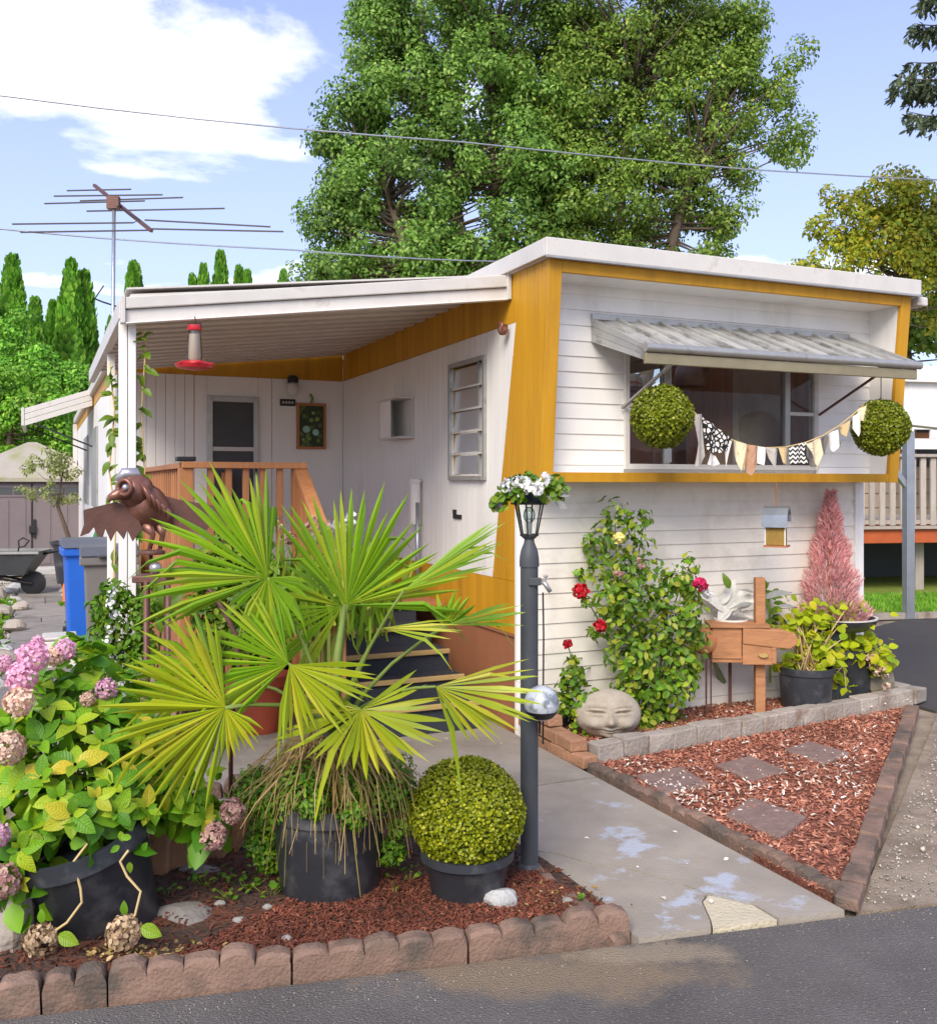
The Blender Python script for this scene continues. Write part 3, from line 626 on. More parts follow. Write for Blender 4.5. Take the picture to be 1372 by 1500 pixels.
slab_poly('frame_board', [FP(bw + .001, ZT - .07), FP(W - bw - .001, ZT - .07), FP(W - bw - .001, ZT - .001), FP(bw + .001, ZT - .001)], th, M['ochre'])
slab_poly('frame_board', [FP(bw + .001, ZF - .003), FP(W - bw - .001, ZF - .003), FP(W - bw - .001, ZF + bt), FP(bw + .001, ZF + bt)], th, M['ochre'])
# white lining of the recess: soffit, sill, two cheeks
slab_poly('soffit', [(.05, YR + .0, 2.862), (W - .05, YR + .0, 2.862), (W - .05, fd(2.862) + .032, 2.862), (.05, fd(2.862) + .032, 2.862)], (0, 0, .02), M['white'])
slab_poly('sill', [(.05, YR + .0, 1.664), (W - .05, YR + .0, 1.664), (W - .05, fd(1.66) + .012, 1.650), (.05, fd(1.66) + .012, 1.650)], (0, 0, -.03), M['white'])
for s in (.062, W - .062 - .02): slab_poly('cheek', [(s, YR + .01, 1.63), (s, fd(1.63) + .032, 1.63), (s, fd(2.90) + .032, 2.90), (s, YR + .01, 2.90)], (.02, 0, 0), M['white'])
slab_poly('frame_underside', [(0.005, fd(ZF) + .02, ZF), (W, fd(ZF) + .02, ZF), (W, .01, ZF), (.005, .01, ZF)], (0, 0, .018), M['white'])
slab_poly('wall', [(W - .02, fd(ZF) + .032, ZF), (W - .02, fd(ZT) + .032, ZT), (W - .02, .02, ZT), (W - .02, .02, ZF)], (.02, 0, 0), M['ochre'])
# roof with weathered fascia
K0, K1, K2, K3 = .7, 2.1, .35, 1.35             # added roof opening that brings daylight into the front room
def holed(name, x0, x1, y0, y1, z0, z1, m):
    mb = MB(); mb.box((x0, y0, z0), (x1, K2, z1)); mb.box((x0, K3, z0), (x1, y1, z1)); mb.box((x0, K2, z0), (K0, K3, z1)); mb.box((K1, K2, z0), (x1, K3, z1)); return mb.build(name, m, home, world=False)
holed('roof', -.02, W + .02, fd(ZT) - .02, LEN, 2.932, 2.99, M['fascia'])
hb('added_roof_light', (K0 - .03, K2 - .03, 2.992), (K1 + .03, K3 + .03, 3.004), M['clearglass'])  # glass over the added opening, there only to light the room below
fa = MB(); fa.box((-.045, fd(ZT) - .045, 2.935), (W + .045, fd(ZT) - .021, 3.045)); hb('fascia_board', (-.05, fd(ZT) - .05, 2.936), (W + .05, fd(ZT) - .022, 3.045), M['fascia'], bevel=.006)
hb('fascia_board', (-.05, fd(ZT) - .021, 2.938), (-.022, LEN, 3.043), M['fascia'], bevel=.004); hb('fascia_board', (W + .022, fd(ZT) - .021, 2.938), (W + .05, LEN, 3.043), M['fascia'], bevel=.004)
hb('drip_edge', (-.054, fd(ZT) - .056, 2.925), (W + .054, fd(ZT) - .049, 2.937), M['alum'])
hb('gutter_end', (W + .052, fd(ZT) - .02, 2.87), (W + .15, fd(ZT) + .25, 2.935), M['fascia'], bevel=.01)
# remaining shell
for lo, hi in (((W - .03, .051, 0), (W, 2.55, 2.93)), ((W - .03, 2.55, 0), (W, 4.1, 1.1)), ((W - .03, 2.55, 2.75), (W, 4.1, 2.93)), ((W - .03, 4.1, 0), (W, LEN, 2.93))): hb('wall', lo, hi, M['white'])
hb('added_side_window', (W - .02, 2.55, 1.1), (W - .015, 4.1, 2.75), M['clearglass']); hb('wall', (.02, LEN - .05, 0), (W - .031, LEN, 2.93), M['white'])  # glazed wall opening added to let more daylight into the front room
# front room seen through the window
hb('room_floor', (.065, .06, .72), (W - .035, 4.2, .75), M['roomdark']); holed('room_ceiling', .065, W - .035, -.08, 4.2, 2.86, 2.90, M['white'])
hb('room_wall', (.065, 4.2, .75), (W - .035, 4.23, 2.86), M['room']); hb('room_wall', (W - .045, .06, .75), (W - .034, 2.5, 2.86), M['room'])
for a in (.75, 1.35): hb('inner_door_frame', (W - .062, a, .75), (W - .046, a + .07, 2.6), M['white'])
hb('inner_door_frame', (W - .060, .75, 2.55), (W - .046, 1.42, 2.62), M['white']); hb('inner_door', (W - .056, .82, .75), (W - .0465, 1.35, 2.55), M['cream'])
# front window: aluminium frame, two side casements, wide middle pane
YW = YR - .02
wm = MB()
for lo, hi in (((S0, YW - .012, Z0), (S0 + .035, YW + .05, Z1)), ((S1 - .035, YW - .012, Z0), (S1, YW + .05, Z1)), ((S0 + .035, YW - .016, Z0), (S1 - .035, YW + .05, Z0 + .035)), ((S0 + .035, YW - .012, Z1 - .03), (S1 - .035, YW + .05, Z1))): wm.box(lo, hi)
win = wm.build('front_window', M['fascia'], home, world=False, bevel=.003)
ml, mr_ = 1.03, 2.05
for s in (ml, mr_): hb('mullion', (s - .022, YW - .01, Z0 + .036), (s + .022, YW + .045, Z1 - .031), M['alum'], win, .003)
for a, b, zb in ((S0 + .036, ml - .023, HS(940, 594, YR)[1]), (mr_ + .023, S1 - .036, HS(1175, 607, YR)[1])):
    hb('glazing_bar', (a, YW - .004, zb - .012), (b, YW + .03, zb + .012), M['fascia'], win)
    hb('pane', (a, YW + .010, Z0 + .036), (b, YW + .013, zb - .013), M['glass'], win); hb('pane', (a, YW + .010, zb + .013), (b, YW + .013, Z1 - .031), M['glass'], win)
hb('pane', (ml + .023, YW + .016, Z0 + .036), (mr_ - .023, YW + .019, Z1 - .031), M['glass'], win)
for k in range(5):
    hb('curtain_fold', (ml + .03 + k * .012, YW + .07 + (k % 2) * .012, Z0 + .05), (ml + .045 + k * .012, YW + .08 + (k % 2) * .012, Z1), M['white'], win)
hb('window_ledge', (S0, YW + .055, Z0 - .02), (S1, YW + .20, Z0 + .01), M['room'], win)
# furniture inside
def ht(name, label, cat, s, t, z): return thing(name, label, cat, tuple(H(s, t, z)), TH)
cab = ht('kitchen_cabinet', 'russet wooden cabinet seen through the front window', 'cabinet', 1.62, .95, .75)
cab_b = MB().box((-.42, 0, 0), (.52, .5, 1.42)).build('body', M['roomred'], cab, world=False, bevel=.01)
for a in (-.40, .06): MB().box((a, -.015, .1), (a + .44, -.001, 1.38)).build('door', M['roomred'], cab, world=False, bevel=.006)
up = ht('wall_cupboard', 'dark wall cupboard above the russet cabinet indoors', 'cupboard', 1.1, 2.55, 2.1)
MB().box((-.6, 0, 0), (1.3, .34, .72)).build('body', M['roomdark'], up, world=False, bevel=.01)
for k in range(4): MB().box((-.58 + k * .47, -.014, .02), (-.14 + k * .47, -.001, .70)).build('door', M['room'], up, world=False, bevel=.006)
shf = ht('wall_shelf', 'brown shelf across the window carrying two white mugs', 'shelf', 1.45, .62, 2.30)
MB().box((-.5, 0, 0), (.36, .2, .025)).build('board', M['roomdark'], shf, world=False)
for x in (-.48, .33): MB().box((x, .02, -.95), (x + .03, .18, -.001)).build('upright', M['roomdark'], shf, world=False)
MB().box((-.449, .17, -.12), (.329, .195, -.001)).build('panel', M['roomred'], shf, world=False)
Mmug = mat('mug_glaze', (214, 206, 192), .3, .05, 5)
for k, x in enumerate((1.35, 1.47)):
    mg = ht('mug', ('pale striped mug on the shelf behind the window, nearer the curtain', 'plain pale mug on the shelf behind the window, beside the striped mug')[k], 'mug', x, .72, 2.326)
    MB().lathe([(.03, 0), (.044, .006), (.047, .10), (.043, .10), (.040, .012), (0, .012)], (0, 0, 0), 18).build('cup', Mmug, mg, world=False, auto=True)
    MB().tube([(.046, 0, .08), (.075, 0, .075), (.08, 0, .045), (.046, 0, .025)], .006, 6).build('handle', Mmug, mg, world=False, smooth=True)
    if k == 0: MB().lathe([(.0462, .03), (.048, .032), (.0485, .045), (.0475, .047)], (0, 0, 0), 18).build('stripe', M['roomred'], mg, world=False)
tl = ht('hanging_lamp', 'dark rounded lamp shade hanging inside behind the glass', 'lamp', 1.78, .6, 2.34)
MB().lathe([(.04, .20), (.10, .14), (.13, .0), (.126, 0), (.095, .13), (.035, .19)], (0, 0, 0), 20).build('shade', M['roomdark'], tl, world=False, smooth=True)
MB().tube([(0, 0, .19), (0, 0, .52)], .006, 6).build('cord', M['black'], tl, world=False)

# ------------------------------------------------------------------ extension with the entrance door
ext = thing('entrance_addition', 'white ribbed addition with screen door under the porch roof', 'building', tuple(H(-1, 3.83)), TH)
def eb(name, lo, hi, m, parent=None, bevel=0):
    d = Vector((1, -3.83, 0)); return MB().box(Vector(lo) + d, Vector(hi) + d).build(name, m, parent or ext, world=False, bevel=bevel)
T3 = 3.83; SL = -2.12
eb('wall', (SL + .012, T3 + .012, 0), (-.001, T3 + .06, 2.88), M['ochre']); eb('wall', (SL + .012, T3 + .06, 0), (SL + .06, 14.5, 2.74), M['sidewhite'])
eb('roof', (SL - .06, T3 + .07, 2.742), (-.022, 14.6, 2.86), M['fascia'], bevel=.01)
s = SL
while s < -1.45:
    eb('siding_strip', (s, T3, .0), (min(s + .082, -1.44), T3 + .012, 2.615), M['sidewhite'], bevel=.003); s += .085
eb('wall_panel', (-1.436, T3 - .006, 0), (-1.322, T3 + .012, 2.612), M['sidewhite'], bevel=.003); eb('wall_panel', (-.846, T3 - .006, 0), (-.715, T3 + .012, 2.612), M['sidewhite'], bevel=.003)
eb('wall_panel', (-1.321, T3 - .006, 2.42), (-.847, T3 + .012, 2.612), M['sidewhite'], bevel=.003); eb('wall_panel', (-.711, T3, 0), (-.004, T3 + .012, 2.613), M['sidewhite'])
t = T3 + .02
while t < 14.4:
    eb('siding_strip', (SL, t, .45), (SL + .012, t + .245, 2.60), M['sidewhite'], bevel=.003); t += .25
eb('skirting', (SL + .002, T3 + .03, -.02), (SL + .012, 14.5, .445), M['cream']); eb('fascia_band', (SL - .004, T3 + .02, 2.605), (SL + .01, 14.5, 2.738), M['ochre'])
eb('window', (SL - .02, 7.0, 1.3), (SL - .001, 8.3, 2.3), M['alum'], bevel=.004); eb('downpipe', (SL - .09, 13.9, .0), (SL - .02, 13.98, 2.7), M['fascia'])
eb('window', (SL - .02, 9.6, 1.3), (SL - .001, 10.9, 2.3), M['alum'], bevel=.004)
d0, d1 = -1.324, -.844
dr = eb('screen_door', (d0, T3 - .035, .76), (d0 + .05, T3 - .008, 2.425), M['alum'], bevel=.004); dr['label'] = 'grey framed screen door with dark mesh'
eb('door_stile', (d1 - .05, T3 - .035, .76), (d1, T3 - .008, 2.425), M['alum'], dr, .004); eb('door_rail', (d0 + .05, T3 - .034, 2.37), (d1 - .05, T3 - .008, 2.424), M['alum'], dr, .004)
eb('door_rail', (d0 + .05, T3 - .034, 1.905), (d1 - .05, T3 - .008, 1.945), M['fascia'], dr, .004); eb('door_rail', (d0 + .05, T3 - .034, .76), (d1 - .05, T3 - .008, .86), M['alum'], dr, .004)
eb('screen', (d0 + .051, T3 - .022, 1.946), (d1 - .051, T3 - .016, 2.369), M['screen'], dr); eb('screen', (d0 + .051, T3 - .022, .861), (d1 - .051, T3 - .016, 1.904), M['screen'], dr)
eb('handle', (d1 - .04, T3 - .06, 1.68), (d1 - .015, T3 - .036, 1.78), M['black'], dr, .005)
# wall lamp, house number plate, picture on the door wall
wl = thing('wall_lamp', 'black wall lamp with white globe beside the screen door', 'wall lamp', tuple(H(-.52, T3 - .004, 2.52)), TH)
MB().lathe([(.0, 0), (.055, 0), (.05, .05), (.03, .07), (0, .07)], (0, -.055, .055), 14).build('cap', M['black'], wl, world=False, smooth=True)
MB().box((-.03, -.02, .04), (.03, 0, .12)).build('backplate', M['black'], wl, world=False)
MB().ball((0, -.055, -.005), (.06, .06, .075), 16, 10).build('globe', mat('milk_glass', (206, 206, 200), .25, .03, 3), wl, world=False, smooth=True)
npl = thing('number_plate', 'small black number plate under the wall lamp', 'plate', tuple(H(-.56, T3 - .004, 2.385)), TH)
MB().box((-.075, -.016, -.033), (.075, 0, .033)).build('plate', M['black'], npl, world=False, bevel=.004)
for k in range(4): MB().box((-.055 + k * .03, -.019, -.012), (-.036 + k * .03, -.0165, .012)).build('numeral', M['alum'], npl, world=False)
pic = thing('framed_picture', 'small wood framed picture of green leaves and pale circles', 'picture', tuple(H(-.329, T3 - .004, 2.16)), TH)
ph, pw = .225, .145
for lo, hi in (((-pw, -.03, -ph), (-pw + .025, 0, ph)), ((pw - .025, -.03, -ph), (pw, 0, ph)), ((-pw + .025, -.03, ph - .025), (pw - .025, 0, ph)), ((-pw + .025, -.03, -ph), (pw - .025, 0, -ph + .025))): MB().box(lo, hi).build('frame_side', M['wood'], pic, world=False)
MB().box((-pw + .02, -.012, -ph + .02), (pw - .02, -.004, ph - .02)).build('canvas', mat('painted_canvas', (44, 60, 34), .5, .3, 14, c2=(112, 134, 66), lo=.52, hi=.64, c2scale=9), pic, world=False)
for k in range(9):
    x, z_, r_ = ((-.05, -.03, .035), (.045, -.06, .032), (.0, .06, .02), (-.07, .1, .018), (.06, .07, .022), (-.02, -.12, .02), (.07, -.14, .018), (-.08, -.13, .016), (.02, .13, .016))[k]
    MB().lathe([(0, 0), (r_, 0), (r_, .003), (0, .003)], (x, -.0125, z_), 18, Matrix.Rotation(R(90), 3, 'X')).build('dab', mat('paint_dab', ((142, 186, 168), (150, 196, 180), (122, 148, 62), (90, 120, 50), (140, 150, 70), (110, 140, 60), (96, 124, 48), (120, 150, 70), (150, 160, 80))[k], .5, .1, 20), pic, world=False)
MB().tube([(0, -.02, ph), (.01, -.025, ph + .05), (-.012, -.025, ph + .09)], .012, 6).build('hanger_leaf', M['stem'], pic, world=False)

# ------------------------------------------------------------------ porch roof on posts
por = thing('porch_roof', 'sloping white metal porch roof on posts beside the mobile home', 'porch roof', tuple(H(-2.2, .15)), TH)
def pb(mb, name, m, parent=None, **k):
    d = Vector((2.2, -.15, 0)); mb.v = [tuple(Vector(p) + d) for p in mb.v]; return mb.build(name, m, parent or por, world=False, **k)
def zc(s): return 2.885 + .118 * s          # underside
sl_, y0, y1 = -2.30, .12, 3.80
k = 0; y = y0 + .02
while y < y1 - .01:
    b = min(y + .118, y1); k += 1; o_ = -.016 * (k % 2)
    mb = MB(); mb.prism([(sl_, y, zc(sl_) + o_), (sl_, b - .014, zc(sl_) + o_), (sl_, b - .014, zc(sl_) + .03), (sl_, y, zc(sl_) + .03)], (-sl_ - .006, 0, .118 * -sl_)); pb(mb, 'roof_panel', M['ceil'], bevel=.004); y = b
mb = MB(); mb.prism([(sl_ - .02, y0, zc(sl_) + .05), (sl_ - .02, y1, zc(sl_) + .05), (sl_ - .02, y1, zc(sl_) + .06), (sl_ - .02, y0, zc(sl_) + .06)], (-sl_ - .01, 0, .118 * -sl_)); pb(mb, 'roof_sheet', M['fascia'])
def slope_fascia(z0l, z1l, z0r, z1r, ya, yb, name, m):
    mb = MB(); mb.prism([(sl_ - .03, ya, z0l), (-.006, ya, z0r), (-.006, ya, z1r), (sl_ - .03, ya, z1l)], (0, yb - ya, 0)); return pb(mb, name, m, bevel=.005)
slope_fascia(2.475, 2.545, 2.785, 2.855, .085, .115, 'gutter', M['fascia']); slope_fascia(2.549, 2.612, 2.859, 2.935, .065, .115, 'gutter', M['fascia']); slope_fascia(2.466, 2.474, 2.775, 2.784, .06, .115, 'gutter_lip', M['white'])
mb = MB(); mb.box((-.03, .05, 2.775), (-.004, .118, 2.94)); pb(mb, 'end_cap', M['fascia'], bevel=.004)
mb = MB(); mb.box((sl_ - .055, .06, 2.47), (sl_ - .031, .13, 2.62)); pb(mb, 'end_cap', M['fascia'], bevel=.004)
mb = MB(); mb.box((sl_ - .06, .131, 2.50), (sl_ - .01, y1, 2.61)); pb(mb, 'eave_beam', M['fascia'], bevel=.005)
for yy in (.16, 1.62):
    for a, b in (((-.076, -.034), (-.030, .012)) if yy < 1 else ((-.05, 0),)):
        mb = MB(); mb.box((sl_ + .02 + a, yy, -.02), (sl_ + .02 + b, yy + .07, 2.498)); pb(mb, 'post_board', M['white'], bevel=.004)
# left side awning over the addition's window
aw2 = thing('side_awning', 'small grey metal awning on the far side of the addition', 'awning', tuple(H(SL, 8.0, 2.5)), TH)
zi, zo = .30, .02
for k in range(8):
    y = k * .22; MB().prism([(-.02, y, zi), (-.82, y, zo), (-.82, y, zo + .03), (-.02, y, zi + .03)], (0, .212, 0)).build('panel', M['awnpanel'], aw2, world=False, bevel=.003)
for k in range(3):
    o_ = -.075 * k; MB().prism([(-.02, -.014, zi + o_ + .03), (-.82, -.014, zo + o_ + .03), (-.82, -.014, zo + o_ - .04), (-.02, -.014, zi + o_ - .04)], (0, .012, 0)).build('side_slat', M['fascia'], aw2, world=False, bevel=.003)
MB().box((-.86, -.02, -.17), (-.825, 1.78, .06)).build('front_edge', M['fascia'], aw2, world=False, bevel=.006)
for y in (.02, 1.7): MB().bar((-.80, y, -.10), (-.02, y, -.42), .02, .02).build('arm', M['black'], aw2, world=False)

# ------------------------------------------------------------------ awning over the front window
ax0, ay0, az0 = .479, YR, 2.5
aw = thing('window_awning', 'weathered grey metal awning over the front picture window', 'awning', tuple(H(ax0, ay0, az0)), TH)
AWW = 2.13; FO = -.62
MB().box((-.02, -.03, .145), (AWW + .02, -.012, .185)).build('ledger', M['alum'], aw, world=False, bevel=.003)
zb, zf = .150, -.105
n = 13
for k in range(n):
    a, b = AWW * k / n, AWW * (k + 1) / n
    MB().add([(a, -.02, zb - .020), (b + .012, -.02, zb + .006), (b + .012, FO, zf + .006), (a, FO, zf - .020), (a, -.02, zb - .025), (b + .012, -.02, zb + .001), (b + .012, FO, zf + .001), (a, FO, zf - .025)],
             [(0, 1, 2, 3), (7, 6, 5, 4), (0, 3, 7, 4), (1, 5, 6, 2), (0, 4, 5, 1), (3, 2, 6, 7)]).build('awning_panel', M['awnpanel'], aw, world=False)
    MB().prism([(b - .004, -.02, zb + .006), (b + .012, -.02, zb + .006), (b + .012, -.02, zb + .022), (b - .004, -.02, zb + .022)], (0, FO + .02, zf - zb)).build('rib', M['awnpanel'], aw, world=False)
for x in (-.018, AWW + .002):
    for k in range(3):
        h0, h1 = zb - .052 * k, zf - .030 * k
        MB().prism([(x, -.012, h0 + .008), (x, FO, h1 + .008), (x, FO, h1 - .020), (x, -.012, h0 - .042)], (.014 - .004 * k, 0, 0)).build('side_slat', M['awnpanel'], aw, world=False)
MB().tube([(-.03, FO - .012, zf - .005), (AWW + .03, FO - .012, zf - .005)], .028, 10).build('front_roll', M['alum'], aw, world=False, auto=True)
MB().box((-.028, FO - .016, zf - .100), (AWW + .0, FO + .01, zf - .036)).build('valance', M['tanmetal'], aw, world=False, bevel=.004)
la, lb = HS(910, 598, YR - .02), HT(966, 540, .62)
MB().bar((la[0] - ax0, -.03, la[1] - az0), (la[0] + .04 - ax0, FO + .05, zf - .05), .024, .012).build('arm', M['alum'], aw, world=False)
ra = HS(1198, 608, YR - .02)
MB().bar((ra[0] - ax0, -.03, ra[1] - az0), (ra[0] + .03 - ax0, FO + .05, zf - .05), .018, .012).build('arm', M['rustdark'], aw, world=False)
# ------------------------------------------------------------------ wooden porch deck, railing and steps
DZ = .735
dk = thing('porch_deck', 'stained wooden porch deck with baluster railing at the screen door', 'deck', tuple(H(-1.9, 1.1)), TH)
def db(mb, name, m, parent=None, **k):
    mb.v = [tuple(Vector(p) - Vector((-1.9, 1.1, 0))) for p in mb.v]; return mb.build(name, m, parent or dk, world=False, **k)
y = 1.06
while y < 3.7: db(MB().box((-1.9, y, DZ - .03), (-.05, min(y + .134, 3.80), DZ)), 'deck_board', M['wood_old'], bevel=.003); y += .14
def rail(p, q, n, name_post=True, z0=.0, h=1.0, drop=0):
    p, q = Vector(p), Vector(q)
    for k in range(n):
        c = p.lerp(q, (k + .5) / n); d = (q - p).normalized()
        db(MB().obox(c + Vector((0, 0, (z0 + h - .04) / 2 + .0)), d * .019, Vector((-d.y, d.x, 0)) * .019, Vector((0, 0, (h - .04 - z0) / 2))), 'baluster', M['wood'], bevel=.003)
# left side: balusters close together, plywood below
for k in range(22):
    yy = 1.2 + k * .118; db(MB().box((-1.885, yy, .62), (-1.845, yy + .04, 1.70)), 'baluster', M['wood'], bevel=.003)
db(MB().box((-1.91, 1.06, 1.70), (-1.80, 3.80, 1.738)), 'top_rail', M['wood'], bevel=.004)
db(MB().box((-1.90, 1.10, .0), (-1.886, 3.80, .70)), 'skirt_panel', M['wood_old'])
# front side
for k in range(6):
    xx = -1.74 + k * .115; db(MB().box((xx, 1.06, .20), (xx + .04, 1.10, 1.70)), 'baluster', M['wood'], bevel=.003)
db(MB().box((-1.91, 1.03, 1.70), (-1.08, 1.06 + .08, 1.742)), 'top_rail', M['wood'], bevel=.004)
db(MB().box((-1.83, 1.055, DZ - .16), (-1.10, 1.085, DZ - .031)), 'rim_board', M['wood_old'], bevel=.003)
for (x0, y0_, h) in ((-1.925, 1.05, 1.70), (-1.17, 1.05, 1.70), (-1.20, 3.70, 1.70), (-1.925, 3.70, 1.70)): db(MB().box((x0, y0_, 0), (x0 + .09, y0_ + .09, h)), 'post', M['wood'], bevel=.004)
db(MB().box((-1.94, 1.035, 1.745), (-1.82, 1.155, 1.775)), 'post_cap', M['black'], bevel=.006)
# stair rail
a, b = Vector((-1.12, 1.08, 1.70)), Vector((-1.12, .20, 1.10))
db(MB().bar(a, b, .09, .04), 'stair_rail', M['wood'], bevel=.004); db(MB().bar(a - Vector((0, 0, .10)), b - Vector((0, 0, .10)), .035, .09), 'stair_rail', M['wood'], bevel=.004)
for k in range(7):
    f = (k + .6) / 7.4; c = a.lerp(b, f); db(MB().box((-1.14, c.y - .019, .02), (-1.10, c.y + .019, c.z - .04)), 'baluster', M['wood'], bevel=.003)
db(MB().box((-1.165, .12, 0), (-1.075, .21, 1.14)), 'newel_post', M['wood'], bevel=.005)
stp = thing('entry_steps', 'dark carpeted steps with tan nosings up to the deck', 'steps', tuple(H(-.6, .6)), TH)
def sb(mb, name, m, **k):
    mb.v = [tuple(Vector(p) - Vector((-.6, .6, 0))) for p in mb.v]; return mb.build(name, m, stp, world=False, **k)
TZ = [.20, .34, .48, .61, .735]; TT = [.18, .36, .54, .78, 1.03]; SR = (-.17, -.20, -.23, -.26, -.28)
for k in range(5):
    y_end = TT[k + 1] + .02 if k < 4 else 1.055
    z0 = TZ[k - 1] + .001 if k else 0
    sb(MB().box((-1.07, TT[k] + .015, z0 if k == 0 else z0 - .02), (SR[k], TT[k] + .03, TZ[k] - .02)), 'riser', M['tread'])
    sb(MB().box((-1.07, TT[k] + .012, TZ[k] - .02), (SR[k], y_end, TZ[k])), 'tread', M['tread'], bevel=.004)
    sb(MB().box((-1.07, TT[k] - .012, TZ[k] - .026), (SR[k], TT[k] + .011, TZ[k] + .006)), 'nosing', M['nosing'], bevel=.005)

# ------------------------------------------------------------------ hummingbird feeder under the porch gutter
Mfeedred = mat('red_plastic', (196, 40, 52), .3, .08, 6, spec=.5)
Mfrost = glassmat('cloudy_bottle', (.80, .76, .70), .10, .25)
Mnect = mat('cloudy_nectar', (206, 194, 178), .4, .08, 8)
fs_ = HS(285, 475, .06)
fd_ = thing('hummingbird_feeder', 'red and clear hummingbird feeder hanging from the porch gutter', 'bird feeder', tuple(H(fs_[0], .06, 2.23)))
MB().lathe([(.02, .0), (.095, .012), (.105, .03), (.06, .05), (.0, .05)], (0, 0, 0), 20).build('dish', Mfeedred, fd_, world=False, auto=True)
for k in range(6):
    a = k * math.pi / 3; MB().lathe([(0, 0), (.022, 0), (.026, .008), (.012, .014), (0, .014)], (.088 * math.cos(a), .088 * math.sin(a), .028), 8).build('port', Mfeedred, fd_, world=False)
MB().lathe([(.038, .05), (.043, .07), (.036, .215), (.030, .22), (.0, .22)], (0, 0, 0), 10).build('bottle', Mfrost, fd_, world=False, auto=True)
MB().lathe([(.030, .052), (.036, .07), (.031, .20), (.0, .20)], (0, 0, 0), 10).build('nectar', Mnect, fd_, world=False, auto=True)
MB().lathe([(.038, .221), (.040, .225), (.038, .25), (.0, .252)], (0, 0, 0), 14).build('lid', Mfeedred, fd_, world=False, auto=True)
MB().tube([(-.038, 0, .235), (-.036, 0, .262), (.036, 0, .262), (.038, 0, .235)], .003, 6).build('bail', M['black'], fd_, world=False); MB().tube([(0, 0, .26), (.006, 0, .275), (0, 0, .30)], .003, 6).build('hook', M['black'], fd_, world=False)

# ------------------------------------------------------------------ roof antenna and overhead lines
ad = 9.0
Mant = mat('grey_antenna_tube', (104, 96, 92), .45, .1, 8, metal=.5)
at_ = thing('roof_antenna', 'old television antenna on a mast above the porch roof', 'antenna', tuple(A(163, 470, ad)))
MB().tube([A(163, 720, ad), A(167, 300, ad)], .018, 8).build('mast', M['galv'], at_, smooth=True)
def AP(px, py): return A(px, py, ad)
bo0, bo1 = A(138, 271, ad + .55), A(222, 338, ad - .45)
MB().bar(bo0, bo1, .028, .028).build('boom', M['rustdark'], at_)
els = [(98, 279, 192, 277, .03), (79, 287, 238, 285, .22), (65, 298, 212, 294, .30), (117, 294, 268, 289, .36), (127, 309, 329, 305, .56), (18, 328, 195, 326, .78), (212, 322, 396, 332, .82), (30, 340, 220, 337, .97), (222, 335, 415, 339, .98)]
for (x0, y0_, x1, y1_, f) in els:
    Y = (bo0.y * (1 - f) + bo1.y * f); MB().tube([A(x0, y0_, Y), A((x0 + x1) / 2, (y0_ + y1_) / 2 , Y), A(x1, y1_, Y)], .0075, 6).build('element', Mant, at_)
MB().box(AP(159, 306) - Vector((.01, .03, 0)), AP(175, 288) + Vector((0, .03, 0))).build('clamp', M['rustdark'], at_)
MB().tube([AP(138, 437), AP(150, 442), AP(178, 451)], .008, 6).build('stay', M['black'], at_); MB().tube([AP(152, 418), AP(139, 437)], .006, 6).build('stay', M['black'], at_)
MB().tube([AP(168, 300), A(205, 322, ad - .3), AP(195, 326)], .006, 6).build('lead', M['black'], at_)
def cable(name, pts, r, label):
    mb = MB(); P = [A(*p) for p in pts]; out = []
    for i in range(len(P) - 1):
        for k in range(6):
            f = k / 6; q = P[i].lerp(P[i + 1], f); q.z -= .12 * math.sin(math.pi * f) * (P[i + 1] - P[i]).length / 12; out.append(q)
    mb.tube(out + [P[-1]], r, 6); return tag(mb.build(name, M['galv'] if r > .008 else M['black'], smooth=True), label, 'cable')
cable('overhead_cable', [(-160, 118, 15), (680, 208, 17), (1500, 268, 20)], .014, 'upper overhead cable crossing in front of the big maple')
cable('overhead_cable', [(-160, 318, 13), (430, 366, 14.5), (800, 384, 16)], .012, 'lower overhead cable running behind the roof antenna')

# ------------------------------------------------------------------ steel bird on its stand
bY = 4.62; bs = bY / FPX
bird = thing('bird_sculpture', 'rusty steel bird sculpture with jagged wings perched on a metal stand', 'sculpture', tuple(A(225, 1120, bY)))
def BP(px, py, dy=0): return A(px, py, bY + dy)
Mlight = mat('pale_worn_steel', (176, 172, 176), .35, .12, 8, metal=.6)
# body: an ovoid from breast to tail, built of rings along its axis
def ovoid(p, q, rads, seg=16, sq=1.0):
    mb = MB(); n = len(rads); mb.tube([p.lerp(q, i / (n - 1)) for i in range(n)], rads, seg); return mb
ovoid(BP(186, 722, -.02), BP(252, 772, .10), [.03, .08, .104, .108, .102, .088, .066, .038, .012]).build('body', M['rust'], bird, smooth=True)
hd = ovoid(BP(172, 708, -.06), BP(212, 728, .0), [.02, .062, .082, .09, .088, .075]); hd.build('head', M['rust'], bird, smooth=True)
MB().lathe([(.026, 0), (.042, 0), (.045, .012), (.036, .020), (.026, .014)], BP(184, 714, -.135), 18, Matrix.Rotation(R(90), 3, 'X') @ Matrix.Rotation(R(-14), 3, 'Y'), closed=True).build('eye_ring', M['rust'], bird, smooth=True)
MB().ball(BP(184, 714, -.13), .017, 12, 8).build('eye', Mlight, bird, smooth=True)
MB().lathe([(0, 0), (.036, .0), (.03, .006), (0, .006)], BP(184, 714, -.122), 16, Matrix.Rotation(R(90), 3, 'X')).build('eye_socket', M['rustdark'], bird)
MB().tube([BP(186, 722, -.10), BP(172, 724, -.13), BP(161, 729, -.145), BP(158, 736, -.145)], [.034, .028, .017, .003], 10).build('beak', M['rust'], bird, smooth=True)
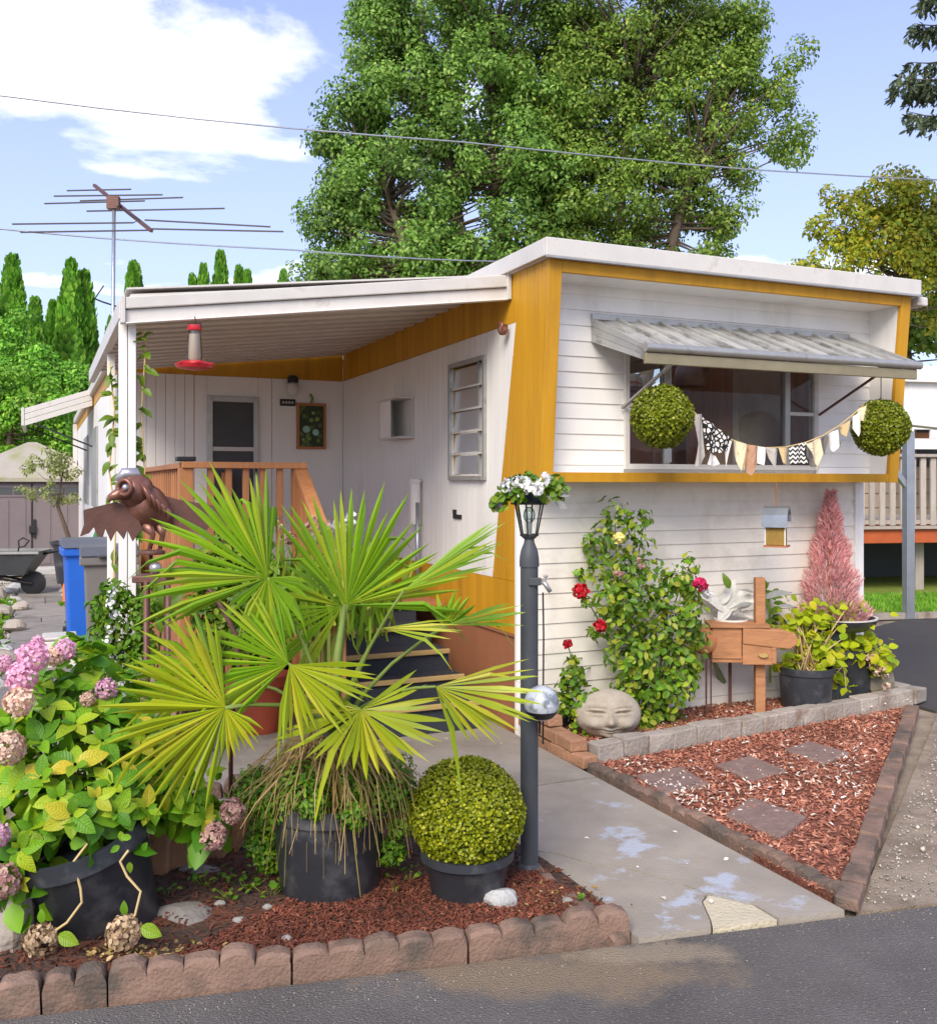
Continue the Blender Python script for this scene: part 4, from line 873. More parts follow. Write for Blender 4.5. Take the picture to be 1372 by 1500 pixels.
MB().tube([BP(170, 704, -.06), BP(182, 694, -.05), BP(198, 694, -.03), BP(206, 702, -.01)], [.012, .03, .032, .016], 10).build('crest', Mlight, bird, smooth=True)
def wing(pts, dys, th=.006):
    mb = MB(); n = len(pts); fr = [BP(x, y, d) for (x, y), d in zip(pts, dys)]; bk_ = [p + Vector((0, th, 0)) for p in fr]
    mb.add(fr + bk_, [tuple(range(n)), tuple(range(2 * n - 1, n - 1, -1))] + [(i, (i + 1) % n, (i + 1) % n + n, i + n) for i in range(n)]); return mb
wl_ = [(122, 747), (170, 735), (200, 752), (208, 775), (194, 793), (186, 776), (181, 790), (170, 776), (162, 793), (154, 774), (150, 787), (143, 786), (137, 772), (130, 781), (117, 786), (123, 768)]
wing(wl_, [-.16 + .0012 * (x - 117) for x, y in wl_]).build('wing', M['rustdark'], bird)
wr_ = [(232, 724), (262, 732), (320, 742), (352, 756), (330, 760), (338, 770), (310, 768), (300, 778), (278, 768), (258, 774), (240, 768)]
wing(wr_, [.06 + .0012 * (x - 230) for x, y in wr_]).build('wing', M['rustdark'], bird)
tp = [(236, 748), (262, 762), (292, 772), (300, 784), (268, 780), (246, 776)]
wing(tp, [.09] * 6).build('tail', M['rust'], bird)
for k in range(5):
    MB().tube([BP(206 + k * 7, 706 + k * 7, -.095 + .012 * k), BP(216 + k * 8, 722 + k * 7, -.105 + .012 * k), BP(222 + k * 7, 744 + k * 5, -.10 + .014 * k)], [.004, .014, .003], 6).build('feather', M['rust'], bird, smooth=True)
for x0, x1, x2, dy in ((214, 224, 219, .0), (233, 238, 234, .04)):
    MB().tube([BP(x0, 768, dy), BP(x1, 784, dy), BP(x2, 806, dy)], [.04, .014, .010], 8).build('leg', M['rust'], bird, smooth=True)
    for dx_ in (-9, -2, 6): MB().tube([BP(x2, 805, dy), BP(x2 + dx_, 808, dy - .03)], [.008, .003], 6).build('claw', M['rustdark'], bird)
MB().lathe([(0, 0), (.06, 0), (.063, .008), (.06, .018), (0, .018)], BP(222, 812), 20).build('perch', M['rustdark'], bird, auto=True)
MB().tube([BP(221, 812), BP(221, 836)], .010, 8).build('stem', M['rustdark'], bird, smooth=True); MB().ball(BP(228, 832), .03, 12, 8).build('swivel', Mlight, bird, smooth=True)
MB().box(BP(200, 852) + Vector((0, -.07, 0)), BP(250, 842) + Vector((0, .07, 0))).build('stand_top', M['rustdark'], bird, bevel=.005)
for px, dy in ((214, -.06), (246, -.06), (216, .06), (244, .06)): MB().tube([BP(px, 850, dy), Vector((BP(px, 850, dy).x, bY + dy, .0))], .013, 8).build('stand_leg', M['rustdark'], bird, smooth=True)
cp_ = [BP(246, 835), BP(266, 838), BP(292, 848), BP(312, 870), BP(326, 892), BP(345, 930), BP(350, 985), BP(338, 1030), Vector((BP(338, 1030).x, bY, 0))]
MB().tube(cp_, .011, 8).build('curved_rod', M['rustdark'], bird, smooth=True)

# ------------------------------------------------------------------ bins, hose, tubs, wheelbarrow, shed behind
Mblue = mat('blue_bin_plastic', (36, 98, 196), .45, .06, 5, .04, 30, spec=.45); Mbin = mat('grey_bin_plastic', (116, 114, 112), .5, .06, 5, .04, 30); Mlid = mat('dark_bin_lid', (84, 88, 96), .45, .08, 5)
def bin_(name, label, s, t, h, w, m, ml_, rz):
    b_ = thing(name, label, 'bin', tuple(H(s, t)), TH + rz); k = .82
    mb = MB(); a, c = w / 2, w / 2 * k; mb.add([(-c, -c, .05), (c, -c, .05), (c, c, .05), (-c, c, .05), (-a, -a, h), (a, -a, h), (a, a, h), (-a, a, h)], [(0, 3, 2, 1), (0, 1, 5, 4), (1, 2, 6, 5), (2, 3, 7, 6), (3, 0, 4, 7), (4, 5, 6, 7)])
    mb.build('body', m, b_, world=False, bevel=.02); MB().box((-a - .03, -a - .03, h - .07), (a + .03, a + .03, h + .005)).build('rim', m, b_, world=False, bevel=.012)
    mb = MB(); mb.prism([(-a - .03, -a - .05, h + .008), (-a - .03, a + .04, h + .008), (-a - .03, a, h + .09), (-a - .03, -a * .3, h + .075)], (w + .06, 0, 0)); ld = mb.build('lid', ml_, b_, world=False, bevel=.015)
    MB().box((-.10, -a - .075, h + .0), (.10, -a - .045, h + .03)).build('grip', ml_, ld, world=False, bevel=.008)
    for x in (-c, c): MB().lathe([(0, -.03), (.10, -.03), (.10, .03), (0, .03)], (x, c + .02, .10), 16, Matrix.Rotation(R(90), 3, 'Y')).build('wheel', M['black'], b_, world=False)
    return b_
bin_('wheeled_bin', 'tall blue wheeled bin with dark lid beside the white wall', -2.35, 4.6, .98, .40, Mblue, Mlid, .05)
bin_('wheeled_bin', 'grey wheeled bin with dark lid next to the blue bin', -2.21, 3.42, .98, .42, Mbin, Mlid, -.04)
hs = thing('folded_parasol', 'green folded cloth parasol leaning by the wall near the bins', 'parasol', tuple(H(-2.27, 6.2)), TH)
MB().tube([(0, 0, 0), (.02, .02, .35), (.06, .02, .85), (.10, .0, 1.1)], [.03, .07, .055, .012], 9).build('cloth', mat('green_cloth', (54, 112, 74), .7, .2, 12, .2, 30), hs, world=False); MB().tube([(.10, 0, 1.08), (.115, 0, 1.2)], .01, 6).build('pole', M['alum'], hs, world=False)
st_ = thing('storage_box', 'low pale plastic box in front of the blue bin', 'box', tuple(H(-2.60, 3.75)), TH); MB().box((-.13, -.16, 0), (.13, .16, .24)).build('body', M['cream'], st_, world=False, bevel=.015); MB().box((-.14, -.17, .242), (.14, .17, .27)).build('lid', M['fascia'], st_, world=False, bevel=.012)
tp_ = thing('spray_bottle', 'small orange and green bottle standing near the parasol', 'bottle', tuple(H(-2.42, 8.3)), TH); MB().lathe([(0, 0), (.07, 0), (.075, .25), (.04, .33), (0, .33)], (0, 0, 0), 14).build('body', mat('orange_plastic', (226, 120, 40), .4, .05, 5), tp_, world=False, auto=True); MB().lathe([(0, .33), (.05, .331), (.05, .44), (0, .45)], (0, 0, 0), 12).build('cap', mat('green_plastic', (60, 170, 70), .4, .05, 5), tp_, world=False, auto=True)
# shed
shd = thing('garden_shed', 'grey resin shed with double doors and low hipped roof', 'shed', tuple(H(-2.9, 13.7)), TH)
Mshed = mat('taupe_resin', (118, 107, 108), .6, .06, 3, .05, 40); Mshedroof = mat('pale_shed_roof', (168, 160, 146), .7, .08, 4, .2, 60, c2=(140, 142, 96), lo=.5, hi=.7, c2scale=2)
sw, sdp = 1.30, 2.2
MB().box((-sw, 0, 0), (sw, sdp, 1.66)).build('wall', Mshed, shd, world=False, bevel=.02)
for a, b in ((-.96, -.008), (.008, .96)):
    d_ = MB().box((a, -.035, .06), (b, -.003, 1.60)).build('door', Mshed, shd, world=False, bevel=.012)
    n0 = a + .06
    for k in range(3): MB().box((n0 + k * .28, -.045, .14), (n0 + .24 + k * .28, -.036, 1.30)).build('door_panel', Mshed, d_, world=False, bevel=.006)
MB().box((.02, -.07, .62), (.06, -.036, .95)).build('handle', M['black'], shd, world=False); MB().box((-.05, -.09, .70), (.07, -.037, .84)).build('lock', M['black'], shd, world=False, bevel=.01); MB().box((-.006, -.05, .1), (.006, -.036, 1.6)).build('door_gap_strip', M['black'], shd, world=False)
wf = MB().box((-.80, -.05, 1.36), (-.06, -.0365, 1.56)).build('window', Mshed, shd, world=False)
for k in range(3): MB().box((-.77 + k * .235, -.056, 1.40), (-.56 + k * .235, -.0505, 1.53)).build('pane', M['screen'], wf, world=False)
for k in range(3): MB().box((.08 + k * .235, -.056, 1.40), (.29 + k * .235, -.046, 1.53)).build('pane', M['screen'], shd, world=False)
e = .14; z0, z1 = 1.70, 2.38
MB().add([(-sw - e, -e, z0), (sw + e, -e, z0), (sw + e, sdp + e, z0), (-sw - e, sdp + e, z0), (-sw * .06, sdp * .42, z1), (sw * .06, sdp * .42, z1), (sw * .06, sdp * .58, z1), (-sw * .06, sdp * .58, z1), (-sw - e, -e, z0 - .07), (sw + e, -e, z0 - .07), (sw + e, sdp + e, z0 - .07), (-sw - e, sdp + e, z0 - .07)],
         [(0, 1, 5, 4), (1, 2, 6, 5), (2, 3, 7, 6), (3, 0, 4, 7), (4, 5, 6, 7), (8, 9, 1, 0), (9, 10, 2, 1), (10, 11, 3, 2), (11, 8, 0, 3), (11, 10, 9, 8)]).build('roof', Mshedroof, shd, world=False)
stp2 = thing('wooden_threshold', 'low weathered timber step in front of the grey shed', 'step', tuple(H(-2.7, 13.0)), TH)
for k in range(3): MB().box((-.9, k * .2, 0), (1.0, k * .2 + .18, .10)).build('plank', M['rock'], stp2, world=False, bevel=.008)
# wheelbarrow
wb = thing('wheelbarrow', 'black wheelbarrow parked in front of the grey shed', 'wheelbarrow', tuple(G(10, 872)), R(8))
Mtray = mat('dark_tray', (70, 72, 74), .5, .12, 6, .08, 30)
MB().add([(-.42, -.24, .32), (.30, -.24, .30), (.30, .24, .30), (-.42, .24, .32), (-.62, -.36, .62), (.52, -.36, .64), (.52, .36, .64), (-.62, .36, .62)], [(0, 3, 2, 1), (0, 1, 5, 4), (1, 2, 6, 5), (2, 3, 7, 6), (3, 0, 4, 7)]).build('tray', Mtray, wb, world=False)
for y0_ in (-.37, .35): MB().box((-.63, y0_, .61), (.53, y0_ + .02, .645)).build('tray_rim', M['alum'], wb, world=False)
MB().lathe([(0, -.05), (.14, -.05), (.17, -.03), (.17, .03), (.14, .05), (0, .05)], (.36, 0, .17), 18, Matrix.Rotation(R(90), 3, 'X')).build('wheel', M['black'], wb, world=False, auto=True)
for y0_ in (-.2, .2): MB().tube([(.36, y0_ * .4, .17), (-.3, y0_, .30), (-1.1, y0_ * 1.3, .58)], .018, 8).build('handle', M['black'], wb, world=False); MB().tube([(-.45, y0_, .30), (-.48, y0_, .0)], .015, 6).build('leg', M['black'], wb, world=False)
rk = thing('garden_fork', 'long handled garden tool lying across the wheelbarrow', 'tool', tuple(G(30, 866)))
MB().tube([A(22, 812, 14.0), A(60, 812, 14.0), A(88, 806, 13.8)], .02, 7).build('handle', M['black'], rk); MB().tube([A(26, 812, 14), A(28, 800, 14), A(27, 792, 14), A(34, 788, 14), A(43, 792, 14), A(36, 800, 14), A(28, 802, 14)], .012, 6).build('grip', M['black'], rk); MB().tube([A(88, 806, 13.8), A(100, 808, 13.8)], [.03, .012], 7).build('head', M['black'], rk)
tb = thing('black_tub', 'tall black tub standing by the shed doorway', 'tub', tuple(H(-2.35, 11.2))); MB().lathe([(.0, 0), (.17, 0), (.25, .62), (.28, .64), (.28, .68), (.24, .68), (.16, .05), (0, .05)], (0, 0, 0), 18).build('body', M['pot'], tb, world=False, auto=True)

# ------------------------------------------------------------------ neighbour on the right: deck, carport, house
nb = thing('neighbour_house', 'neighbouring beige house with white carport gable behind the deck', 'house', (8.6, 16.6, 0), R(10))
Mbeige = mat('beige_siding', (196, 176, 152), .6, .08, 3, .05, 30); Mgrey = mat('weathered_grey_wood', (176, 164, 152), .8, .14, 6, .2, 30, stretch=(5, 5, .6), rnd=.12); Morange = mat('orange_beam_paint', (186, 92, 50), .7, .12, 5, .1, 30)
MB().box((-1.6, 1.2, .8), (6, 8, 3.3)).build('wall', Mbeige, nb, world=False)
for k in range(9): MB().box((-1.6, 1.17, .9 + k * .26), (6, 1.198, 1.14 + k * .26)).build('siding_plank', Mbeige, nb, world=False, bevel=.01)
MB().box((-1.9, -1.0, 3.3), (6.4, 8.4, 3.42)).build('roof', M['white'], nb, world=False, bevel=.02); MB().box((-1.95, -1.06, 3.20), (6.4, -1.0, 3.46)).build('fascia_board', M['white'], nb, world=False, bevel=.01)
MB().prism([(-1.9, -.95, 3.2), (3, -.95, 3.2), (3, -.95, 2.9), (-1.9, -.95, 2.45)], (0, .05, 0)).build('gable_panel', M['white'], nb, world=False)
MB().box((-1.9, -.7, 2.32), (5, -.55, 2.42)).build('beam', M['wood'], nb, world=False)
MB().box((-.2, 1.1, 1.9), (.9, 1.16, 2.9)).build('window', M['screen'], nb, world=False)
nd_ = thing('neighbour_deck', 'grey railed deck on an orange beam next door', 'deck', (6.2, 14.2, 0), R(10))
x = -1.2
MB().box((-1.2, 0, .72), (6, .1, 1.0)).build('beam', Morange, nd_, world=False, bevel=.01); MB().box((-1.2, -.03, 1.001), (6, 2.3, 1.06)).build('deck_boards', Mgrey, nd_, world=False)
for k in range(44):
    x = -1.2 + k * .165; MB().box((x, -.05, .98), (x + .085, -.008, 1.98)).build('baluster', Mgrey, nd_, world=False, bevel=.006)
MB().box((-1.2, -.09, 1.985), (6, .03, 2.03)).build('top_rail', Mgrey, nd_, world=False, bevel=.006); MB().box((-1.2, -.055, .93), (6, -.006, .975)).build('bottom_rail', Mgrey, nd_, world=False)
MB().box((-1.2, .35, 1.062), (-1.1, .45, 2.4)).build('post', Mgrey, nd_, world=False)
MB().box((-1.2, .36, 2.12), (6, .40, 2.28)).build('rail_board', M['white'], nd_, world=False); MB().box((-1.2, .36, 2.42), (6, .40, 2.5)).build('rail_board', M['white'], nd_, world=False)
for k in range(18): MB().box((-1.1 + k * .4, .361, 2.285), (-.98 + k * .4, .399, 2.415)).build('spindle', M['white'], nd_, world=False)
for k in range(5): MB().box((-1.0 + k * 1.6, .3, -.02), (-.86 + k * 1.6, .44, .718)).build('pier', Mgrey, nd_, world=False)
MB().box((-1.2, 2.2, 0), (6, 2.26, .99)).build('back_skirt', M['screen'], nd_, world=False)
cpt = thing('carport', 'galvanised carport posts and white beam between the driveway and deck', 'carport', (5.2, 11.5, 0), R(10))
for x, y in ((.03, 0), (2.6, .4)):
    MB().box((x - .055, y - .05, -.01), (x + .0, y + .05, 2.22)).build('post', M['galv'], cpt, world=False, bevel=.004); MB().box((x + .004, y - .04, -.01), (x + .055, y + .04, 2.22)).build('post', M['galv'], cpt, world=False, bevel=.004)
    MB().bar((x - .02, y, 1.55), (x - .42, y, 2.05), .06, .06).build('brace', M['galv'], cpt, world=False)
MB().prism([(-1.3, -.1, 2.40), (.55, -.1, 2.24), (.55, -.1, 2.40), (-1.3, -.1, 2.56)], (0, .2, 0)).build('beam', M['white'], cpt, world=False, bevel=.01); MB().box((.56, -.08, 2.24), (3.2, .1, 2.36)).build('beam', M['white'], cpt, world=False, bevel=.01)
MB().box((-1.5, -.02, -.01), (3.0, .06, .06)).build('sill_timber', M['stone'], cpt, world=False)
tr_ = thing('tarpaulin_roll', 'black rolled tarpaulin stored up on the carport beam next door', 'tarpaulin', (7.2, 15.7, 2.44), R(10))
mb = MB()
for k in range(5): mb.tube([(-.5 + k * .05, .05 * k - .1, .08 + .02 * (k % 3)), (.1, .05 * k - .1, .12 + .03 * (k % 2)), (.9, .05 * k - .1, .10)], [.06, .09, .05], 8)
mb.build('roll', M['black'], tr_, world=False)
# ------------------------------------------------------------------ plants: materials and helpers
L = {}
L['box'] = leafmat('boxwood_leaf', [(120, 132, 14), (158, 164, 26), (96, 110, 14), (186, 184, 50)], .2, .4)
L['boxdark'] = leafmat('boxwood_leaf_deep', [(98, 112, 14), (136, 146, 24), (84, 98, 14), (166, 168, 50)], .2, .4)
L['hyd'] = leafmat('hydrangea_leaf', [(93, 145, 24), (131, 179, 33), (75, 129, 26), (177, 196, 40), (116, 164, 28), (213, 190, 56)], .3, .42, objrand=True)
L['palm'] = leafmat('palm_leaf', [(110, 152, 27), (138, 174, 32), (94, 139, 27), (167, 182, 45)], .3, .38)
L['palmy'] = leafmat('palm_leaf_yellowing', [(145, 162, 27), (169, 178, 32), (128, 153, 27), (188, 182, 44)], .3, .38)
L['grass'] = leafmat('dry_grass', [(178, 146, 94), (204, 174, 118), (150, 118, 74), (170, 160, 80)], .2, .6)
L['parsley'] = leafmat('parsley_leaf', [(79, 126, 23), (110, 153, 30), (64, 110, 23), (143, 169, 42)], .3, .5)
L['lime'] = leafmat('lime_leaf', [(162, 185, 23), (191, 201, 30), (134, 164, 23), (208, 198, 42)], .35, .45, objrand=True)
L['rose'] = leafmat('rose_leaf', [(79, 122, 27), (114, 155, 36), (64, 101, 27), (148, 171, 42), (167, 169, 60)], .28, .42)
L['shrub'] = leafmat('shrub_leaf', [(93, 133, 32), (129, 160, 38), (74, 115, 27), (162, 176, 55)], .3, .45)
L['lily'] = leafmat('lily_leaf', [(103, 142, 32), (134, 167, 38), (83, 124, 30), (174, 180, 64)], .3, .4)
L['pinkfl'] = leafmat('pink_petal', [(226, 168, 192), (236, 188, 208), (216, 150, 180), (240, 206, 214)], .25, .6)
L['creamfl'] = leafmat('cream_petal', [(218, 188, 160), (232, 206, 184), (200, 164, 136), (224, 178, 160)], .2, .7)
L['mauvefl'] = leafmat('mauve_petal', [(190, 140, 132), (206, 166, 150), (168, 120, 118), (214, 186, 160)], .2, .7)
L['dryfl'] = leafmat('dried_petal', [(178, 150, 116), (202, 178, 142), (156, 126, 96), (192, 160, 130)], .15, .8)
L['whitefl'] = leafmat('white_petal', [(232, 230, 226), (240, 238, 232), (222, 220, 222)], .25, .6)
L['red'] = leafmat('red_petal', [(176, 10, 26), (200, 18, 34), (150, 6, 22)], .15, .5)
L['magenta'] = leafmat('magenta_petal', [(200, 24, 84), (216, 44, 104), (172, 16, 66)], .15, .5)
L['yellowfl'] = leafmat('yellow_petal', [(236, 222, 110), (242, 232, 160)], .2, .5)
L['pinkspray'] = leafmat('pink_spray', [(226, 162, 160), (238, 186, 182), (212, 140, 142), (242, 206, 198)], .2, .7)
L['silver'] = leafmat('silver_leaf', [(206, 206, 196), (222, 220, 214), (186, 190, 176)], .25, .6)
L['greyleaf'] = leafmat('grey_leaf', [(126, 126, 124), (150, 150, 146), (108, 110, 106)], .2, .6)
def leaf_mesh(name, m, L_=1, W_=.6, fold=.12, curl=.25, nx=2, ny=6, tipw=.0, serr=0):
    """one broad leaf with midrib fold and drooping tip, unit length along +y"""
    mb = MB(); vs = []; cols_ = 2 * nx + 1
    for j in range(ny + 1):
        v = j / ny; w = W_ / 2 * (math.sin(math.pi * min(1, v * .96 + .04)) ** .75) * (1.15 - .45 * v) + .004
        for i in range(cols_):
            u = (i - nx) / nx; x = u * w * (1 + (serr * (j % 2) if abs(u) == 1 else 0)); z_ = fold * abs(u) * w * 2 - curl * v * v + .02 * math.sin(v * 9 + u * 4)
            vs.append((x, v, z_))
    fs = [(j * cols_ + i, j * cols_ + i + 1, (j + 1) * cols_ + i + 1, (j + 1) * cols_ + i) for j in range(ny) for i in range(cols_ - 1)]
    mb.add(vs, fs); me = mb.mesh(name, True); me.materials.append(m); return me
def place_leaf(me, p, d, n, sc, parent, name='leaf'):
    d = Vector(d).normalized(); n = Vector(n); x = d.cross(n)
    x = x.normalized() if x.length > 1e-4 else d.orthogonal().normalized(); z_ = x.cross(d)
    Mx = Matrix((x * sc, d * sc, z_ * sc)).transposed().to_4x4(); Mx.translation = Vector(p)
    return inst(name, me, Mx, parent)
def ball_cluster(name, c, r, n, ps, m, parent, tpl=ROUND, squash=1.0):
    d = rdir(n); P = np.array(c)[None] + d * np.array([r, r, r * squash]) * rng.uniform(.86, 1.02, (n, 1))
    t_ = np.cross(d, rdir(n)); return scatter(name, tpl, frames(t_ + d * .35, d + .4 * rdir(n)), P - t_ * ps * .3, rng.uniform(.7, 1.15, n) * ps, m, parent)
def flower_head(c, r, m, parent, name='flower_head', n=340):
    return ball_cluster(name, c, r * .76, n, r * .27, m, parent)
def foliage(name, cs, rs, per, ls, m, parent, tpl=LEAF, up=.3, kind=None, shell=.35):
    """leaves through a set of clumps, facing mostly outward"""
    Ps, Ms, Ss = [], [], []
    for c, r in zip(cs, rs):
        r = np.broadcast_to(np.asarray(r, float), (3,)); n = int(per * (r.mean() ** 2 if False else 1)); d = rdir(n)
        rad = rng.uniform(shell, 1, (n, 1)) ** .6; Ps.append(np.array(c)[None] + d * r * rad)
        nrm = d + np.array([0, 0, up]) + .5 * rdir(n); y_ = np.cross(nrm, rdir(n)) + .25 * d - np.array([0, 0, .25]); Ms.append(frames(y_, nrm)); Ss.append(rng.uniform(.6, 1.25, n) * ls)
    return scatter(name, tpl, np.concatenate(Ms), np.concatenate(Ps), np.concatenate(Ss), m, parent, kind)
def pot(parent, c, r0, r1, h, m, name='pot', lip=.012, tilt=None, seg=32, soil=True):
    prof = [(0, 0), (r0 * .96, 0), (r0, .01), (r0 + (r1 - r0) * .8, h * .80), (r1 * .985, h * .82), (r1 + lip, h * .84), (r1 + lip, h), (r1 - .004, h), (r1 - .012, h * .86), (r0 + (r1 - r0) * .7 - .01, h * .74), (0, h * .74)]
    mb = MB(); mb.lathe(prof, c, seg, tilt); o = mb.build(name, m, parent, auto=True)
    return o
# ------------------------------------------------------------------ boxwood balls
def box_ball_mesh(r, n, ls, m):
    d = rdir(n); P = d * r * rng.uniform(.90, 1.03, (n, 1)); P *= (1 + .012 * np.sin(P[:, :1] * 40) + .012 * np.cos(P[:, 2:] * 37))
    nrm = d + .6 * rdir(n); y_ = np.cross(nrm, rdir(n)) + .5 * d; me = scatter_mesh('boxwood_leaves', ROUND, frames(y_, nrm), P, rng.uniform(.7, 1.2, n) * ls); me.materials.append(m); return me
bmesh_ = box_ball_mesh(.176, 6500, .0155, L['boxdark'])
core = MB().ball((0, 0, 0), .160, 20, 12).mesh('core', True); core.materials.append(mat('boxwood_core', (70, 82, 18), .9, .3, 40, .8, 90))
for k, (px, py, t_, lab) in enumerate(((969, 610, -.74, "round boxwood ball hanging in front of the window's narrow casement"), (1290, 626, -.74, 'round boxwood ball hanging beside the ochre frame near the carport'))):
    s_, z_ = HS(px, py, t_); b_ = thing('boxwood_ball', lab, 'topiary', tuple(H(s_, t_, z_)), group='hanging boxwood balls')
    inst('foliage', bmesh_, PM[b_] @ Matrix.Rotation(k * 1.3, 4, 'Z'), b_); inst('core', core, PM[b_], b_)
    MB().tube([(0, 0, .16), (0, 0, 2.36 - z_)], .003, 6).build('wire', M['black'], b_, world=False)
bx = thing('potted_boxwood', 'round clipped boxwood ball in a black pot by the lamp post', 'topiary', tuple(G(684, 1318)))
pot(bx, G(684, 1318), .135, .168, .20, M['pot'])
me = box_ball_mesh(.213, 15000, .0125, L['box']); bc = G(684, 1318) + Vector((-.003, 0, .335))
inst('foliage', me, Matrix.Translation(bc) @ Matrix.Diagonal((1, 1, .94, 1)), bx); inst('core', core, Matrix.Translation(bc) @ Matrix.Diagonal((1.24, 1.24, 1.15, 1)), bx)

# ------------------------------------------------------------------ fan palm in its pot
pc = G(480, 1318); pc.y += .06
palm = thing('potted_fan_palm', 'fan palm with splayed yellow green fronds in a wide black pot', 'palm', tuple(pc))
pot(palm, pc, .19, .225, .385, M['pot'], lip=.004)
MB().lathe([(0, .30), (.205, .30), (.21, .31), (0, .36)], pc, 24).build('soil', M['soil'], palm)
PY = pc.y
crown_c = A(492, 1075, PY)
mb = MB(); mb.tube([pc + Vector((0, 0, .32)), pc + Vector((.01, 0, .48)), crown_c], [.055, .07, .06], 10); wob(mb, .006); mb.build('trunk', M['bark'], palm)
fib = 260; d = rdir(fib); d[:, 2] = -np.abs(d[:, 2]) * .6 + .1
scatter('trunk_fibre', BLADE, frames(d + np.array([0, 0, -.5]), rdir(fib)), np.array(pc + Vector((.01, 0, .56)))[None] + d * .05, rng.uniform(.1, .2, fib), L['grass'], palm)
def frond(px, py, Y, phi, dy, rpx, spread, nseg, m, nrm=(0, -1, .4), droop=.18, base=None, wrap=.35):
    hub = A(px, py, Y); rad = rpx / FPX * Y
    e1 = Vector((math.cos(R(phi)), dy, math.sin(R(phi)))).normalized(); n_ = Vector(nrm); n_ = (n_ - e1 * n_.dot(e1)).normalized(); e2 = n_.cross(e1)
    mb = MB(); sp = R(spread); w = sp / nseg / 2
    for i in range(nseg):
        a = -sp / 2 + sp * (i + .5) / nseg; ln = rad * (wrap + (1 - wrap) * (.5 + .5 * math.cos(a * min(1, 3.14 / (sp * .56))))) * rng.uniform(.84, 1.08)
        aa = a + rng.uniform(-.035, .035); d = e1 * math.cos(aa) + e2 * math.sin(aa); sd_ = -e1 * math.sin(aa) + e2 * math.cos(aa)
        dr_ = droop * rng.uniform(.4, 1.5); lift = n_ * (.06 * rad * math.sin(i * 2.4))
        kink = rng.uniform(.5, 1.6) if rng.uniform() < .12 else 0; tw = rng.uniform(-.5, .5)
        def pt(f, u, rg): return hub + d * (ln * f) + sd_ * u + n_ * (rg + tw * u) - Vector((0, 0, dr_ * ln * f * f + kink * ln * max(0, f - .5) ** 2 * 1.6)) + lift * f
        w1 = ln * .62 * math.tan(w) * 1.03; w2 = max(w1 * .55, .003)
        vs = [pt(0, 0, 0), pt(.62, -w1, -.3 * w1), pt(.62, 0, .8 * w1), pt(.62, w1, -.3 * w1), pt(.84, -w2, -.2 * w2), pt(.84, 0, .8 * w2), pt(.84, w2, -.2 * w2), pt(1, 0, 0)]
        mb.add(vs, [(0, 2, 1), (0, 3, 2), (1, 2, 5, 4), (2, 3, 6, 5), (4, 5, 7), (5, 6, 7)])
    fo = mb.build('frond', m, palm)
    b0 = base or crown_c; mid = b0.lerp(hub, .5) + Vector((0, 0, .06)) 
    MB().tube([b0, b0.lerp(mid, .55) + Vector((0, 0, .02)), mid, mid.lerp(hub, .6) + Vector((0, 0, .008)), hub], [.012, .009, .007, .006, .005], 7).build('stalk', M['stem'], fo, smooth=True)
    return fo
frond(392, 846, PY - .05, 143, -.15, 205, 120, 26, L['palm'], (.1, -1, .35), .10, wrap=.55)
frond(392, 846, PY - .06, 290, -.3, 85, 170, 14, L['palm'], (0, -1, .3), .25, wrap=.5)
frond(508, 886, PY + .12, 66, .1, 185, 140, 28, L['palm'], (0, -1, .2), .04, wrap=.75)
frond(592, 864, PY - .15, 33, -.3, 185, 60, 16, L['palm'], (-.1, -.35, 1), .06, wrap=.75)
frond(422, 972, PY - .22, 158, -.25, 145, 130, 24, L['palm'], (.05, -1, .5), .12, wrap=.6)
frond(424, 974, PY - .23, 328, -.5, 135, 110, 18, L['palmy'], (.0, -.7, .8), .06, wrap=.5)
frond(330, 1036, PY - .38, 178, -.2, 172, 165, 30, L['palmy'], (.1, -1, .25), .06, wrap=.6)
frond(330, 1038, PY - .39, 300, -.2, 66, 90, 10, L['palmy'], (0, -1, .3), .2, wrap=.7)
frond(528, 1040, PY - .26, 282, -1.7, 138, 270, 36, L['palmy'], (0, -.3, 1), -.02, wrap=.75)
frond(638, 1006, PY - .24, -4, -.5, 165, 100, 22, L['palmy'], (0, -.45, 1), .05, wrap=.6)
frond(655, 915, PY + .05, 14, -.2, 118, 50, 10, L['palm'], (0, -.3, 1), .05, wrap=.6)
frond(650, 920, PY + .12, 75, .1, 60, 110, 9, L['palm'], (0, -1, .2), .05, wrap=.6)
frond(318, 990, PY + .15, 163, 0, 160, 110, 20, L['palm'], (0, -.9, .7), .25, wrap=.6)
frond(560, 920, PY - .05, 2, -.3, 118, 40, 9, L['palmy'], (0, -.4, 1), .05, wrap=.7)
frond(500, 888, PY + .18, 188, .1, 150, 120, 22, L['palm'], (0, -.9, .6), .3, wrap=.6)
MB().tube([crown_c - Vector((0, 0, .1)), A(494, 960, PY), A(505, 886, PY + .12)], [.018, .017, .008], 8).build('leaf_base', M['stem'], palm, smooth=True)
